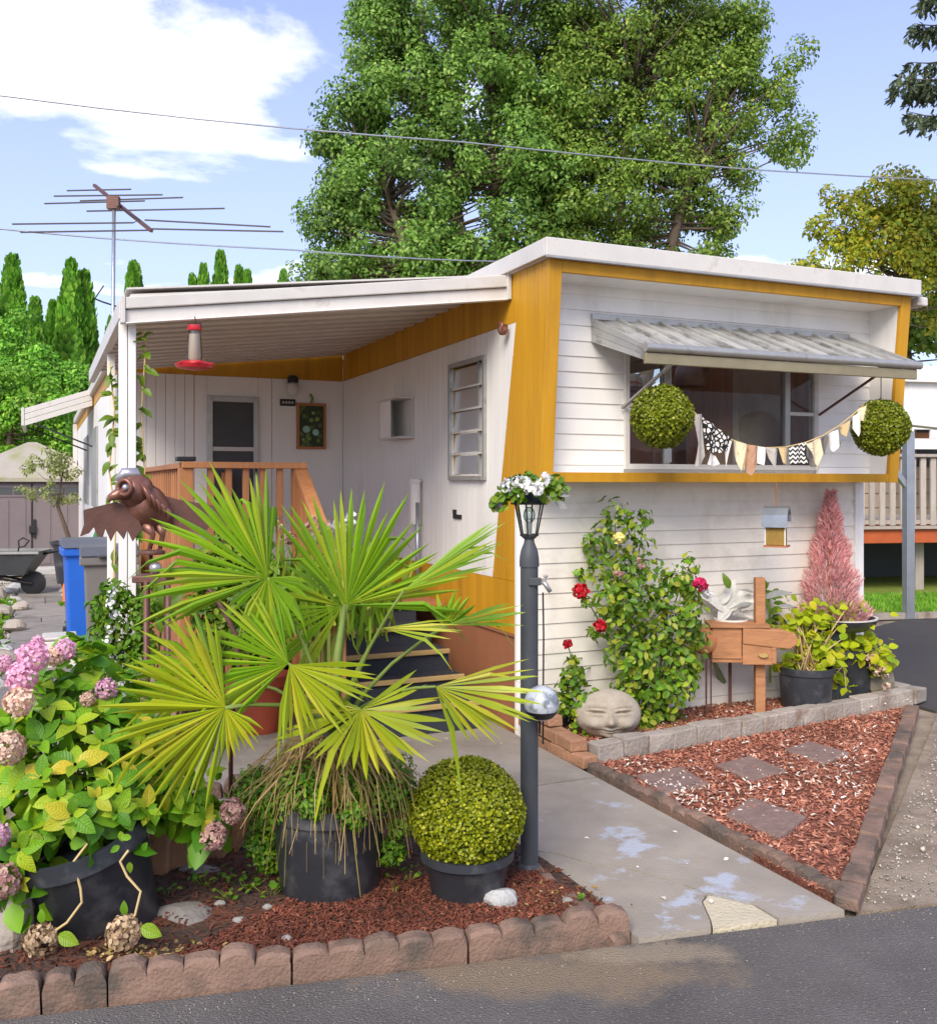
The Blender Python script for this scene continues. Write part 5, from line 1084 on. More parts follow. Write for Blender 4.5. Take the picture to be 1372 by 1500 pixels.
# parsley skirt, drooping dry grass
cs, rs = [], []
for k in range(34):
    a = rng.uniform(0, 6.283); rr = rng.uniform(.08, .27); p = pc + Vector((rr * math.cos(a) * 1.12, rr * math.sin(a), .46 - .35 * max(0, rr - .1) + rng.uniform(-.03, .05))); cs.append(p); rs.append(rng.uniform(.05, .09))
for px, py in ((388, 1200), (378, 1235), (392, 1255), (405, 1215), (375, 1175), (590, 1170), (585, 1205), (572, 1245)): cs.append(A(px, py, PY - .02)); rs.append(.055)
foliage('parsley', cs, rs, 330, .022, L['parsley'], palm, LEAF, .4, 'stuff')
mb = MB()
for k in range(330):
    a = rng.uniform(math.pi * .95, 2.05 * math.pi) if k < 270 else rng.uniform(0, 6.28); x0 = pc + Vector((rng.normal() * .04, rng.normal() * .03, .52 + rng.uniform(-.03, .06))); o_ = Vector((math.cos(a), math.sin(a), 0)); ln = rng.uniform(.16, .36); w = rng.uniform(.0014, .0036)
    sw_ = Vector((-o_.y, o_.x, 0)) * rng.normal() * .06; pts = [x0, x0 + o_ * ln * .45 + Vector((0, 0, rng.uniform(.01, .06))), x0 + o_ * ln * .8 + sw_ * .5 + Vector((0, 0, -.06)), x0 + o_ * ln * .95 + sw_ + Vector((0, 0, -rng.uniform(.06, .30) * (1 if rng.uniform() < .8 else 1.4)))]
    mb.tube(pts, [w, w, w * .8, w * .3], 4)
mb.build('dry_grass', L['grass'], palm, kind='stuff')

# ------------------------------------------------------------------ hydrangea in a leaning pot
hc = G(140, 1378); hc.y += .12
hy = thing('potted_hydrangea', 'sprawling hydrangea with pink and dried flower heads in a leaning black pot', 'hydrangea', tuple(hc))
tl_ = Matrix.Rotation(R(-13), 3, 'Y') @ Matrix.Rotation(R(10), 3, 'X')
pot(hy, hc + Vector((.01, 0, -.02)), .175, .225, .40, M['pot'], tilt=tl_)
lm = [leaf_mesh('hydrangea_leaf', L['hyd'], 1, .64, .10, c_) for c_ in (.12, .28, .42)]
nleaf = 0
def rosette(p, ax, n_, sz):
    global nleaf
    ax = Vector(ax).normalized(); x = ax.orthogonal().normalized(); y_ = ax.cross(x); a0 = rng.uniform(0, 6)
    for k in range(n_):
        a = a0 + k * 2 * math.pi / n_ + rng.uniform(-.2, .2); o_ = x * math.cos(a) + y_ * math.sin(a); el = rng.uniform(.05, .55)
        s_ = sz * rng.uniform(.75, 1.2) * (.62 if k >= 4 else 1)
        place_leaf(lm[int(rng.integers(3))], Vector(p) + o_ * .006, o_ + ax * (el if k < 4 else 1.1), ax - o_ * .3, s_, hy); nleaf += 1
ros = [(385, 1170 - 180), (120, 1190), (98, 1200)]
rpx = [(105, 1195, -.30, .085), (50, 1215, -.24, .08), (28, 1245, -.3, .075), (30, 1290, -.3, .07), (165, 1150, -.12, .085), (200, 1145, -.05, .08), (60, 1140, -.20, .085), (110, 1120, -.15, .09), (20, 1160, -.18, .085), (150, 1085, -.05, .085), (60, 1085, -.10, .09), (190, 1090, .02, .08), (110, 1060, -.02, .085), (20, 1120, -.05, .085), (70, 1035, .02, .08), (150, 1045, .05, .08), (200, 1050, .1, .08), (110, 1010, .1, .075), (170, 1012, .15, .075), (60, 1000, .12, .075), (20, 1060, .05, .08), (-30, 1100, 0, .09), (-40, 1180, -.1, .09), (-50, 1040, .05, .085), (225, 1110, .06, .075), (235, 1160, .02, .075), (255, 1155, .0, .07), (275, 1180, .02, .07), (300, 1200, .0, .065), (290, 1160, .06, .07), (215, 1185, -.1, .07), (140, 1170, -.22, .075), (85, 1170, -.26, .08), (0, 1205, -.22, .08), (-30, 1250, -.2, .08), (-40, 1320, -.2, .07), (170, 1190, -.20, .07), (240, 1085, .12, .075), (130, 965, .2, .07), (90, 960, .22, .07)]
for (px, py, dy_, sz) in rpx:
    c_ = A(px, py, hc.y + dy_); ax = (c_ - A(110, 1180, hc.y + .15)); ax = Vector((ax.x * .9, ax.y - .12, ax.z + .12)); rosette(c_, ax, 6, sz)
cs = [A(px, py, hc.y + dy_ + .08) for (px, py, dy_, sz) in rpx]
foliage('inner_leaves', [c_ + Vector((0, .03, -.03)) for c_ in cs], [.10] * len(cs), 26, .095, leafmat('hydrangea_inner_leaf', [(93, 145, 24), (131, 179, 33), (75, 129, 26), (164, 190, 40)], .3, .42), hy, OVATE, .5, 'stuff')
st_mb = MB()
for c_ in cs[:30]: st_mb.tube([hc + Vector((rng.normal() * .06, rng.normal() * .05, .28)), (hc + Vector((0, 0, .35))).lerp(c_, .5) + Vector((0, .02, .06)), c_ + Vector((0, -.07, 0))], [.006, .005, .004], 5)
st_mb.build('stems', M['bark'], hy, smooth=True)
for (px, py, dy_, rp, mk) in ((48, 962, -.02, 27, 'pinkfl'), (32, 992, -.08, 27, 'pinkfl'), (55, 940, .1, 11, 'pinkfl'), (95, 952, .14, 19, 'pinkfl'), (80, 962, .12, 17, 'creamfl'), (28, 1028, -.15, 26, 'creamfl'), (12, 1096, -.22, 30, 'creamfl'), (-2, 1225, -.32, 20, 'pinkfl'), (4, 1292, -.34, 30, 'mauvefl'), (155, 1010, .1, 19, 'pinkfl'), (128, 1025, .05, 13, 'creamfl'), (5, 972, .1, 16, 'pinkfl'), (340, 1188, .05, 22, 'mauvefl'), (312, 1225, .0, 24, 'mauvefl')):
    c_ = A(px, py, hc.y + dy_); flower_head(c_, rp / FPX * c_.y, L[mk], hy)
for (px, py, rp, st) in ((60, 1378, 29, [(128, 1236), (108, 1262), (118, 1302), (120, 1322), (98, 1352)]), (181, 1366, 31, [(188, 1246), (176, 1262), (186, 1284), (206, 1306), (198, 1340)])):
    Yd = hc.y - .30; c_ = A(px, py, Yd); flower_head(c_, rp / FPX * Yd, L['dryfl'], hy, 'dried_flower_head', 230)
    MB().tube([A(x, y_, Yd + .02) for x, y_ in st] + [c_], .0045, 6).build('bare_stem', M['drystem'], hy, smooth=True)
    place_leaf(lm[0], A(px + 26, py - 8, Yd - .02), (.9, -.2, -.3), (0, -1, .5), .075, hy)
    place_leaf(lm[1], A(px + 2, py - 26, Yd), (-.1, -.2, 1), (0, -1, .2), .045, hy)
for k in range(5): place_leaf(lm[0], A(193 + rng.normal() * 8, 1240 + rng.normal() * 9, hc.y - .24), (rng.normal(), -.4, rng.normal()), (0, -1, .4), .036, hy)

# ------------------------------------------------------------------ small weeds in the front bed
def weed(px, py, n_, ls, spread, label, group):
    p = G(px, py) + Vector((0, 0, .03)); w_ = thing('weed', label, 'weed', tuple(p), group=group); P = np.array(p)[None] + rng.normal(size=(n_, 3)) * [spread, spread, spread * .35] + [0, 0, .03]
    scatter('leaves', ROUND, flat_rots(n_, .5), P, rng.uniform(.6, 1.2, n_) * ls, L['parsley'], w_)
    mb = MB()
    for q in P[:8]: mb.tube([p - Vector((0, 0, .01)), Vector(q)], .0015, 4)
    mb.build('stems', M['stem'], w_)
for (px, py, n_, ls, sp) in ((300, 1310, 14, .028, .035), (335, 1300, 12, .026, .03), (360, 1315, 16, .026, .035), (385, 1300, 18, .028, .04), (340, 1330, 9, .022, .025), (245, 1325, 6, .022, .015), (395, 1325, 10, .028, .03), (585, 1290, 14, .026, .05), (600, 1305, 6, .02, .02), (578, 1325, 3, .018, .012), (848, 1340, 5, .018, .012)):
    weed(px, py, n_, ls, sp, 'small green weed sprouting from the front bed soil', 'weeds in the front bed')
scr = G(780, 1325); tag(scatter('leaf_litter', LEAF, flat_rots(120, .6), np.array([tuple(G(rng.normal(790, 40), rng.normal(1330, 14)) + Vector((0, 0, .042))) for _ in range(120)]), rng.uniform(.012, .03, 120), L['grass'], None, 'stuff'), 'dry tan leaf litter at the corner below the lamp post', 'leaves')
scatter_l = tag(scatter('leaf_litter', LEAF, flat_rots(160, .6), np.array([tuple(G(rng.uniform(120, 330), rng.normal(1415, 8)) + Vector((0, 0, .042))) for _ in range(160)]), rng.uniform(.012, .03, 160), L['grass'], None, 'stuff'), 'dry tan leaf litter behind the scalloped edging stones', 'leaves')

# ------------------------------------------------------------------ lamp post with flower wreath
lp = G(775, 1285); lY = lp.y
lamp = thing('lamp_post', 'charcoal lamp post with clear lantern standing beside the walkway', 'lamp post', tuple(lp))
def LZ(py): return CH + (HY - py) / FPX * lY
zc_ = LZ(828)
MB().lathe([(0, -.05), (.036, -.05), (.036, zc_), (0, zc_)], lp, 24).build('pole', M['postgrey'], lamp, auto=True)
MB().lathe([(.0, LZ(830)), (.040, LZ(830)), (.040, LZ(822)), (.0385, LZ(815)), (.034, LZ(806)), (.022, LZ(795)), (.020, LZ(790)), (.030, LZ(787)), (.034, LZ(784)), (0, LZ(784))], lp, 20).build('collar', M['postgrey'], lamp, auto=True)
MB().lathe([(0, 0), (.05, 0), (.042, .02), (.036, .03), (0, .03)], lp + Vector((0, 0, .03)), 20).build('foot', M['postgrey'], lamp, auto=True)
zb_, zt_ = LZ(784), LZ(739); rb, rt = .034, .060
for k in range(6):
    a0, a1 = R(60 * k + 15), R(60 * k + 75)
    q = [lp + Vector((r_ * math.cos(a), r_ * math.sin(a), z_)) for r_, a, z_ in ((rb, a0, zb_), (rb, a1, zb_), (rt, a1, zt_), (rt, a0, zt_))]
    MB().add(q, [(0, 1, 2, 3)]).build('lantern_pane', M['clearglass'], lamp)
    MB().tube([q[0], q[3]], .0032, 6).build('lantern_bar', M['black'], lamp)
MB().lathe([(rb - .006, zb_ - .004), (rb + .004, zb_ - .004), (rb + .004, zb_ + .004), (rb - .006, zb_ + .004)], lp, 6, closed=True).build('lantern_ring', M['black'], lamp)
MB().lathe([(0, zt_), (rt + .014, zt_), (rt + .016, zt_ + .007), (rt * .5, zt_ + .04), (.012, zt_ + .06), (.006, zt_ + .07), (.007, zt_ + .12), (.003, zt_ + .135), (0, zt_ + .135)], lp, 18).build('lantern_cap', M['black'], lamp, auto=True)
MB().tube([lp + Vector((0, 0, zb_)), lp + Vector((0, 0, zb_ + .05))], .011, 10).build('bulb_socket', M['alum'], lamp); MB().ball(lp + Vector((0, 0, zb_ + .082)), (.024, .024, .034), 14, 10).build('bulb', glassmat('bulb_glass', (.75, .82, .82), .15), lamp, smooth=True)
wr = thing('flower_wreath', 'white artificial flowers and leaves wrapped around the lantern top', 'flowers', tuple(lp + Vector((0, 0, zt_ + .02))))
cs = [A(x, y_, lY - .05 + dy_) for x, y_, dy_ in ((740, 720, 0), (730, 735, 0), (752, 708, 0), (770, 702, .0), (790, 712, -.02), (810, 708, 0), (820, 716, .02), (800, 722, -.03), (760, 722, -.03), (778, 705, .1), (745, 715, .1), (806, 712, .1))]
foliage('leaves', cs, [.030] * len(cs), 34, .030, L['shrub'], wr, ROUND, .3)
for x, y_, dy_ in ((742, 712, -.04), (757, 706, -.05), (775, 714, -.08), (768, 706, -.07), (794, 706, -.05), (800, 700, -.02), (786, 716, -.08)): ball_cluster('blossom', A(x, y_, lY - .05 + dy_), .020, 26, .020, L['whitefl'], wr)
scatter('ribbon_leaf', LEAF, frames(np.array([(1, 0, -.5), (1, -.2, -.2), (-.6, 0, -1)]), np.array([(0, -1, .5)] * 3)), np.array([A(812, 735, lY - .05), A(815, 722, lY - .05), A(735, 735, lY - .05)]), [.06, .055, .05], L['greyleaf'], wr)
ta = thing('garden_tap', 'small metal garden tap fixed to the lamp post', 'tap', tuple(A(790, 855, lY - .02)))
MB().box(A(774, 858, lY - .045), A(792, 846, lY - .03)).build('bracket', M['postgrey'], ta, bevel=.003); MB().tube([A(790, 851, lY - .02), A(798, 855, lY - .05), A(806, 867, lY - .05)], [.010, .010, .009], 8).build('spout', M['alum'], ta, smooth=True)
MB().tube([A(798, 855, lY - .05), A(799, 846, lY - .05)], .005, 6).build('valve_stem', M['alum'], ta); MB().ball(A(799, 844, lY - .05), (.010, .01, .006), 8, 6).build('handle', M['alum'], ta)
MB().tube([A(795, 868, lY), A(796, 930, lY), A(795, 1090, lY)], .0035, 6).build('supply_wire', M['black'], ta)
gb = thing('glass_globe', 'cracked clear garden globe hung against the lamp post', 'garden globe', tuple(A(793, 1030, lY - .10)))
Mglobe = mat('frosted_crackle_glass', (196, 200, 206), .18, .22, 9, .35, 16, c2=(120, 126, 132), lo=.46, hi=.58, c2scale=14, spec=.7)
MB().ball(A(793, 1030, lY - .10), .070, 22, 14).build('globe', Mglobe, gb, smooth=True); MB().lathe([(.045, -.056), (.062, -.036), (.066, -.028), (.058, -.034), (.04, -.058)], A(793, 1030, lY - .10), 18, closed=True).build('cup', M['black'], gb)
MB().tube([A(791, 1052, lY - .06), A(790, 1075, lY - .02), A(789, 1005, lY + .0)], .004, 6).build('hanger', M['black'], gb)
# ------------------------------------------------------------------ bunting between the hanging balls
BT = -.73
bun = thing('bunting', 'fabric flag bunting strung between the two hanging boxwood balls', 'bunting', tuple(H(1.4, BT, 1.9)))
def BU(px, py, dt=0): s_, z_ = HS(px, py, BT + dt); return H(s_, BT + dt, z_)
sp_ = [(1004, 590), (1020, 608), (1045, 628), (1068, 643), (1095, 652), (1120, 656), (1150, 655), (1180, 648), (1205, 638), (1228, 624), (1248, 608), (1264, 594)]
MB().tube([BU(*p) for p in sp_], .0045, 6).build('cord', M['drystem'], bun, smooth=True)
def cloth(name, c1, c2=None, sc=60, wave=None):
    m = mat(name, c1, .85, .08, 20, .15, 120)
    if c2:
        t = m.node_tree; b = t.nodes['Principled BSDF']; tcn = nd(t, 'ShaderNodeTexCoord')
        if wave == 'zig':
            w = nd(t, 'ShaderNodeTexWave', wave_type='BANDS', bands_direction='Z'); w.inputs['Scale'].default_value = sc; w.inputs['Distortion'].default_value = 0
            sx = nd(t, 'ShaderNodeSeparateXYZ'); t.links.new(tcn.outputs['Object'], sx.inputs[0]); pp = nd(t, 'ShaderNodeMath', operation='PINGPONG'); t.links.new(sx.outputs[0], pp.inputs[0]); pp.inputs[1].default_value = .016
            az = nd(t, 'ShaderNodeMath', operation='ADD'); t.links.new(sx.outputs[2], az.inputs[0]); t.links.new(pp.outputs[0], az.inputs[1]); cb = nd(t, 'ShaderNodeCombineXYZ'); t.links.new(az.outputs[0], cb.inputs[2]); t.links.new(cb.outputs[0], w.inputs['Vector'])
            src = w.outputs['Fac']
        else:
            w = nd(t, 'ShaderNodeTexVoronoi', feature='DISTANCE_TO_EDGE'); w.inputs['Scale'].default_value = sc; t.links.new(tcn.outputs['Object'], w.inputs['Vector']); ml2 = nd(t, 'ShaderNodeMath', operation='MULTIPLY'); t.links.new(w.outputs[0], ml2.inputs[0]); ml2.inputs[1].default_value = 3.2; src = ml2.outputs[0]
        r = nd(t, 'ShaderNodeValToRGB'); r.color_ramp.interpolation = 'CONSTANT'; r.color_ramp.elements[0].color = (*lin(c2), 1); r.color_ramp.elements[1].position = .5; r.color_ramp.elements[1].color = (*lin(c1), 1)
        t.links.new(src, r.inputs[0]); t.links.new(r.outputs[0], b.inputs['Base Color'])
    return m
CL = dict(cream=cloth('cream_cloth', (222, 206, 170)), grey=cloth('grey_cloth', (184, 176, 164)), taupe=cloth('taupe_cloth', (182, 140, 110)), white=cloth('white_cloth', (226, 220, 210)), dark=cloth('charcoal_cloth', (112, 106, 98)),
          trellis=cloth('trellis_cloth', (232, 226, 216), (34, 32, 32), 36), zig=cloth('zigzag_cloth', (232, 226, 216), (34, 32, 32), 11, 'zig'), tan=cloth('tan_cloth', (206, 178, 130)))
def flag(pts, mk, th=.003, ripple=.012, parent=bun, name='flag'):
    n = len(pts); c = sum((Vector(BU(*p)) for p in pts), Vector()) / n; vs = []; dn = Vector((V.x, V.y, 0))
    ring = [BU(*p) for p in pts]; fine = []
    for a, b in zip(ring, ring[1:] + ring[:1]):
        for k in range(3): fine.append(a.lerp(b, k / 3))
    def rp(p): return p + dn * (ripple * math.sin((p - c).dot(U) * 70 + c.x * 9) - .02)
    N = len(fine); inner = [rp(c.lerp(p, .5)) for p in fine]; outer = [rp(p) for p in fine]
    mb = MB(); F_ = outer + inner + [rp(c)]; Bk = [p + dn * th for p in F_]; mb.v = [tuple(p) for p in F_ + Bk]; off = len(F_)
    for o_, fl in ((0, False), (off, True)):
        for i in range(N):
            j = (i + 1) % N; q = (o_ + i, o_ + j, o_ + N + j, o_ + N + i); t3 = (o_ + N + i, o_ + N + j, o_ + 2 * N); mb.f += [q[::-1] if fl else q, t3[::-1] if fl else t3]
    for i in range(N): j = (i + 1) % N; mb.f.append((i, i + off, j + off, j))
    return mb.build(name, CL[mk], parent, smooth=False)
for pts, mk in (([(1012, 608), (1026, 606), (1028, 640), (1030, 668), (1024, 683), (1014, 683), (1018, 650)], 'grey'), ([(1024, 610), (1046, 626), (1068, 642), (1066, 656), (1050, 664), (1034, 663), (1030, 636)], 'trellis'), ([(1036, 664), (1046, 668), (1050, 680), (1042, 684), (1032, 680)], 'white'),
                ([(1060, 644), (1068, 646), (1062, 684), (1060, 664)], 'white'), ([(1070, 645), (1088, 650), (1082, 690), (1074, 668)], 'cream'), ([(1082, 648), (1089, 652), (1086, 688), (1078, 664)], 'tan'), ([(1088, 650), (1107, 654), (1106, 676), (1097, 697), (1089, 690), (1087, 668)], 'taupe'),
                ([(1108, 654), (1118, 656), (1114, 682), (1106, 678)], 'white'), ([(1120, 656), (1137, 657), (1133, 676), (1130, 688), (1124, 672)], 'grey'), ([(1138, 656), (1152, 656), (1148, 682), (1142, 678)], 'tan'), ([(1155, 655), (1176, 648), (1174, 664), (1178, 680), (1166, 678), (1156, 680), (1154, 668)], 'zig'),
                ([(1176, 652), (1182, 662), (1192, 684), (1186, 684), (1176, 668)], 'dark'), ([(1178, 650), (1197, 642), (1200, 664), (1194, 688), (1186, 668)], 'cream'), ([(1198, 642), (1210, 638), (1206, 666)], 'dark'), ([(1208, 636), (1222, 630), (1224, 654), (1218, 662), (1211, 656)], 'white'), ([(1222, 630), (1227, 648), (1226, 656), (1222, 642)], 'dark'),
                ([(1226, 626), (1240, 616), (1237, 630), (1235, 640), (1229, 634)], 'tan'), ([(1247, 610), (1254, 604), (1255, 632), (1252, 640), (1247, 628)], 'white'), ([(1254, 600), (1267, 592), (1266, 618), (1256, 616)], 'cream')): flag(pts, mk)
# ------------------------------------------------------------------ birdhouse on a cord
bY_ = HS(1137, 760, -.46); bh = thing('birdhouse', 'little hanging birdhouse with curved tin roof', 'birdhouse', tuple(H(bY_[0], -.46, bY_[1])), R(-27))
k_ = (P0.y + V.y * -.46 + U.y * bY_[0]) / FPX
Mtin = mat('tin_roof', (156, 162, 170), .35, .12, 10, .05, 40, metal=.6); Molive = mat('old_yellow_wood', (150, 122, 56), .75, .2, 12, .2, 40, stretch=(6, 6, 1))
MB().box((-13 * k_, -.055, -38 * k_), (13 * k_, .055, -6 * k_)).build('box', Molive, bh, world=False, bevel=.003); MB().box((-16 * k_, -.08, -41 * k_), (17 * k_, .07, -38.4 * k_)).build('floor', M['wood_old'], bh, world=False)
MB().prism([(-18 * k_, -.085, -12 * k_), (-18 * k_, -.08, 6 * k_), (-18 * k_, -.045, 16 * k_), (-18 * k_, .0, 19 * k_), (-18 * k_, .05, 16 * k_), (-18 * k_, .08, 6 * k_), (-18 * k_, .085, -4 * k_), (-18 * k_, .078, -4 * k_), (-18 * k_, .072, 6 * k_), (-18 * k_, .04, 12 * k_), (-18 * k_, 0, 15 * k_), (-18 * k_, -.04, 12 * k_), (-18 * k_, -.072, 5 * k_), (-18 * k_, -.078, -12 * k_)], (36 * k_, 0, 0)).build('roof', Mtin, bh, world=False)
MB().prism([(-13 * k_, -.054, -6 * k_), (-13 * k_, .054, -6 * k_), (-13 * k_, .02, 12 * k_), (-13 * k_, -.02, 12 * k_)], (26 * k_, 0, 0)).build('gable', M['white'], bh, world=False)
for x in (-14.5, 13.2): MB().box((x * k_, -.062, -38 * k_), ((x + 1.5) * k_, -.05, -8 * k_)).build('corner_strip', M['white'], bh, world=False)
for x in (-4, 4): MB().box((x * k_, -.058, -37 * k_), ((x + .7) * k_, -.0552, -8 * k_)).build('board_gap', M['wood_old'], bh, world=False)
MB().tube([(0, 0, 18 * k_), (.0, .0, 50 * k_), (-.002, 0, 1.606 + .0 - bY_[1])], .0045, 6).build('cord', M['wood_old'], bh, world=False)
# ------------------------------------------------------------------ house bed: stone face, wooden planter, pots and plants
fc = G(890, 1092); fc.z = .075
Mface = mat('cast_stone', (172, 160, 142), .85, .08, 6, .25, 60, c2=(140, 128, 108), lo=.5, hi=.7, c2scale=4)
mb = MB(); mb.ball((0, 0, 0), 1, 150, 120, Matrix.Rotation(R(90), 3, 'X')); out = []
for x, y_, z_ in mb.v:
    f = max(0, -y_); r_ = 1 + 0
    def gs(cx_, cz_, sx_, sz_): return math.exp(-((x - cx_) / sx_) ** 2 - ((z_ - cz_) / sz_) ** 2) * (1 if y_ < 0 else 0)
    d = 1.7 * (.20 * gs(0, -.08, .13, .20) + .05 * gs(0, .15, .06, .25) + .12 * (gs(.42, -.22, .26, .22) + gs(-.42, -.22, .26, .22)) + .07 * (gs(.36, .22, .22, .12) + gs(-.36, .22, .22, .12)) + .08 * gs(0, -.40, .17, .05) + .07 * gs(0, -.50, .14, .05) + .10 * gs(0, -.68, .22, .12))
    for sg in (-1, 1):
        arc = z_ - (.20 + .22 * (abs(x) - .38) ** 2 * 4 * -.4 + .04); w_ = math.exp(-((x - sg * .40) / .24) ** 4); d -= .26 * w_ * math.exp(-(arc / .045) ** 2) * (y_ < 0)
        brow = z_ - (.46 - .5 * (x - sg * .34) ** 2); d += .10 * math.exp(-((x - sg * .36) / .28) ** 4) * math.exp(-(brow / .05) ** 2) * (y_ < 0)
    d -= .24 * gs(0, -.452, .22, .03) + .05 * (gs(.24, -.15, .05, .2) + gs(-.24, -.15, .05, .2))
    k2 = 1 + d * f ** .5; out.append((x * .205 * k2, y_ * .14 * k2, z_ * .150 * k2))
mb.v = [tuple(fc + Vector(p) + Vector((0, .02, .115))) for p in out]
tag(mb.build('stone_face', Mface, smooth=True), 'smiling cast stone face with closed eyes in the bed', 'garden statue')
wp = thing('wooden_planter', 'brown wooden box and plank nailed across a square garden post', 'planter', tuple(G(1113, 1046, .05)), R(-4))
Mplk = mat('brown_plank', (176, 124, 84), .75, .13, 6, .2, 40, stretch=(1, 4, 5), c2=(136, 92, 62), lo=.5, hi=.75, c2scale=5)
pk = G(1113, 1046, .05).y / FPX
def wpb(x0, x1, y0_, y1_, a, b, name, bev=.004): return MB().box(((x0 - 1113) * pk, a, (1046 - y1_) * pk), ((x1 - 1113) * pk, b, (1046 - y0_) * pk)).build(name, Mplk, wp, world=False, bevel=bev)
wpb(1105, 1119, 846, 1050, -.035, .035, 'post')
wpb(1040, 1082, 914, 962, -.10, -.042, 'box_side'); wpb(1083, 1126, 940, 970, -.105, -.042, 'box_side'); wpb(1036, 1122, 912, 917, -.12, .10, 'box_top'); wpb(1040, 1130, 958, 968, -.09, .10, 'box_base'); wpb(1124, 1131, 938, 968, -.11, .10, 'box_end')
MB().prism([((1083 - 1113) * pk, -.115, (1046 - 940) * pk), ((1150 - 1113) * pk, -.115, (1046 - 947) * pk), ((1162 - 1113) * pk, -.115, (1046 - 938) * pk), ((1158 - 1113) * pk, -.115, (1046 - 925) * pk), ((1140 - 1113) * pk, -.115, (1046 - 919) * pk), ((1083 - 1113) * pk, -.115, (1046 - 916) * pk)], (0, .07, 0)).build('log_plank', Mplk, wp, world=False, bevel=.008)
MB().lathe([(0, 0), (.035, .0), (.03, .012), (0, .012)], ((1112 - 1113) * pk, -.11, (1046 - 956) * pk), 14, Matrix.Rotation(R(90), 3, 'X') @ Matrix.Diagonal((1, .45, 1))).build('perch_knot', M['nosing'], wp, world=False)
# round bark slice and iron wires behind the box
kn = thing('bark_slice', 'round bark disc leaning at the end of the wooden planter box', 'log slice', tuple(A(1034, 940, 6.45)))
MB().lathe([(0, -.03), (.085, -.03), (.095, 0), (.085, .03), (0, .03)], A(1030, 938, 6.45), 16, Matrix.Rotation(R(80), 3, 'X')).build('disc', M['wood_old'], kn, smooth=True); MB().tube([A(1034, 955, 6.45), Vector((A(1034, 955, 6.45).x, 6.45, .03))], .006, 6).build('stake', M['rustdark'], kn); MB().tube([A(1041, 955, 6.5), Vector((A(1041, 955, 6.5).x, 6.5, .03))], .005, 6).build('stake', M['rustdark'], kn)
fl_ = thing('fallen_leaf_blade', 'long striped green leaf blade leaning down to the mulch', 'leaf', tuple(G(1070, 1032)))
b0, b1 = G(1070, 1034) + Vector((0, 0, .05)), A(1042, 962, 6.5); sd2 = Vector((.022, 0, .005))
MB().add([b0 - sd2, b0 + sd2, b1 + sd2 * .4, b1 - sd2 * .4, (b0 + b1) / 2 - sd2 * 1.1 + Vector((0, .015, 0)), (b0 + b1) / 2 + sd2 * 1.1 + Vector((0, .015, 0)), (b0 + b1) / 2 + Vector((0, -.004, 0)), b0 + Vector((0, -.012, 0)), b1], [(0, 7, 6, 4), (7, 1, 5, 6), (4, 6, 8, 3), (6, 5, 2, 8)]).build('blade', mat('sage_leaf', (120, 142, 96), .5, .25, 14, stretch=(8, 1, 1)), fl_)
# silvery magnolia arrangement behind the planter
sv = thing('silver_plant', 'silvery white leaved plant in a pale bowl behind the wooden planter', 'plant', tuple(H(1.38, -.16, .05)))
svb = A(1070, 906, 6.62)
MB().tube([Vector((svb.x, svb.y + .02, .04)), svb + Vector((0, .02, -.135))], .012, 8).build('stand', M['rustdark'], sv)
MB().lathe([(0, -.14), (.06, -.135), (.105, -.08), (.115, .0), (.105, .0), (.09, -.07), (0, -.07)], svb, 20).build('bowl', M['white'], sv, auto=True)
sl_m = leaf_mesh('silver_leaf', L['silver'], 1, .5, .15, .3); gl_m = leaf_mesh('grey_leaf', L['greyleaf'], 1, .3, .1, .2); gn_m = leaf_mesh('green_leaf', L['rose'], 1, .5, .12, .3)
for k in range(20):
    a = rng.uniform(0, 6.28); place_leaf(sl_m, svb + Vector((rng.normal() * .05 - .03, rng.normal() * .03, .03 + rng.uniform(0, .10))), (math.cos(a), -.3, .5 + math.sin(a)), (0, -1, .5), rng.uniform(.10, .19), sv)
for (px, py, dx_, dz_, l_) in ((1104, 868, -1, .35, .10), (1102, 884, -1, -.1, .14), (1118, 876, 1, .35, .20), (1140, 888, 1, .1, .12)): place_leaf(gl_m, A(px, py, 6.5), (dx_, 0, dz_), (0, -.6, .8), l_, sv)
place_leaf(gn_m, A(1068, 862, 6.52), (-.4, -.2, 1), (0, -1, .1), .11, sv); 
gk = thing('leafy_stake_plant', 'small green plant with twisted leaves rising behind the wooden post', 'plant', tuple(H(1.95, -.12, .05)))
for k in range(24): place_leaf(gn_m, A(1126 + rng.normal() * 7, 920 - k * 2.6, 6.85 + rng.normal() * .03), (rng.normal(), -.3, .3 + rng.normal() * .5), (0, -.8, .6), rng.uniform(.06, .12), gk)
MB().tube([A(1128, 1000, 6.85), A(1126, 870, 6.85)], .008, 6).build('stem', M['stem'], gk)
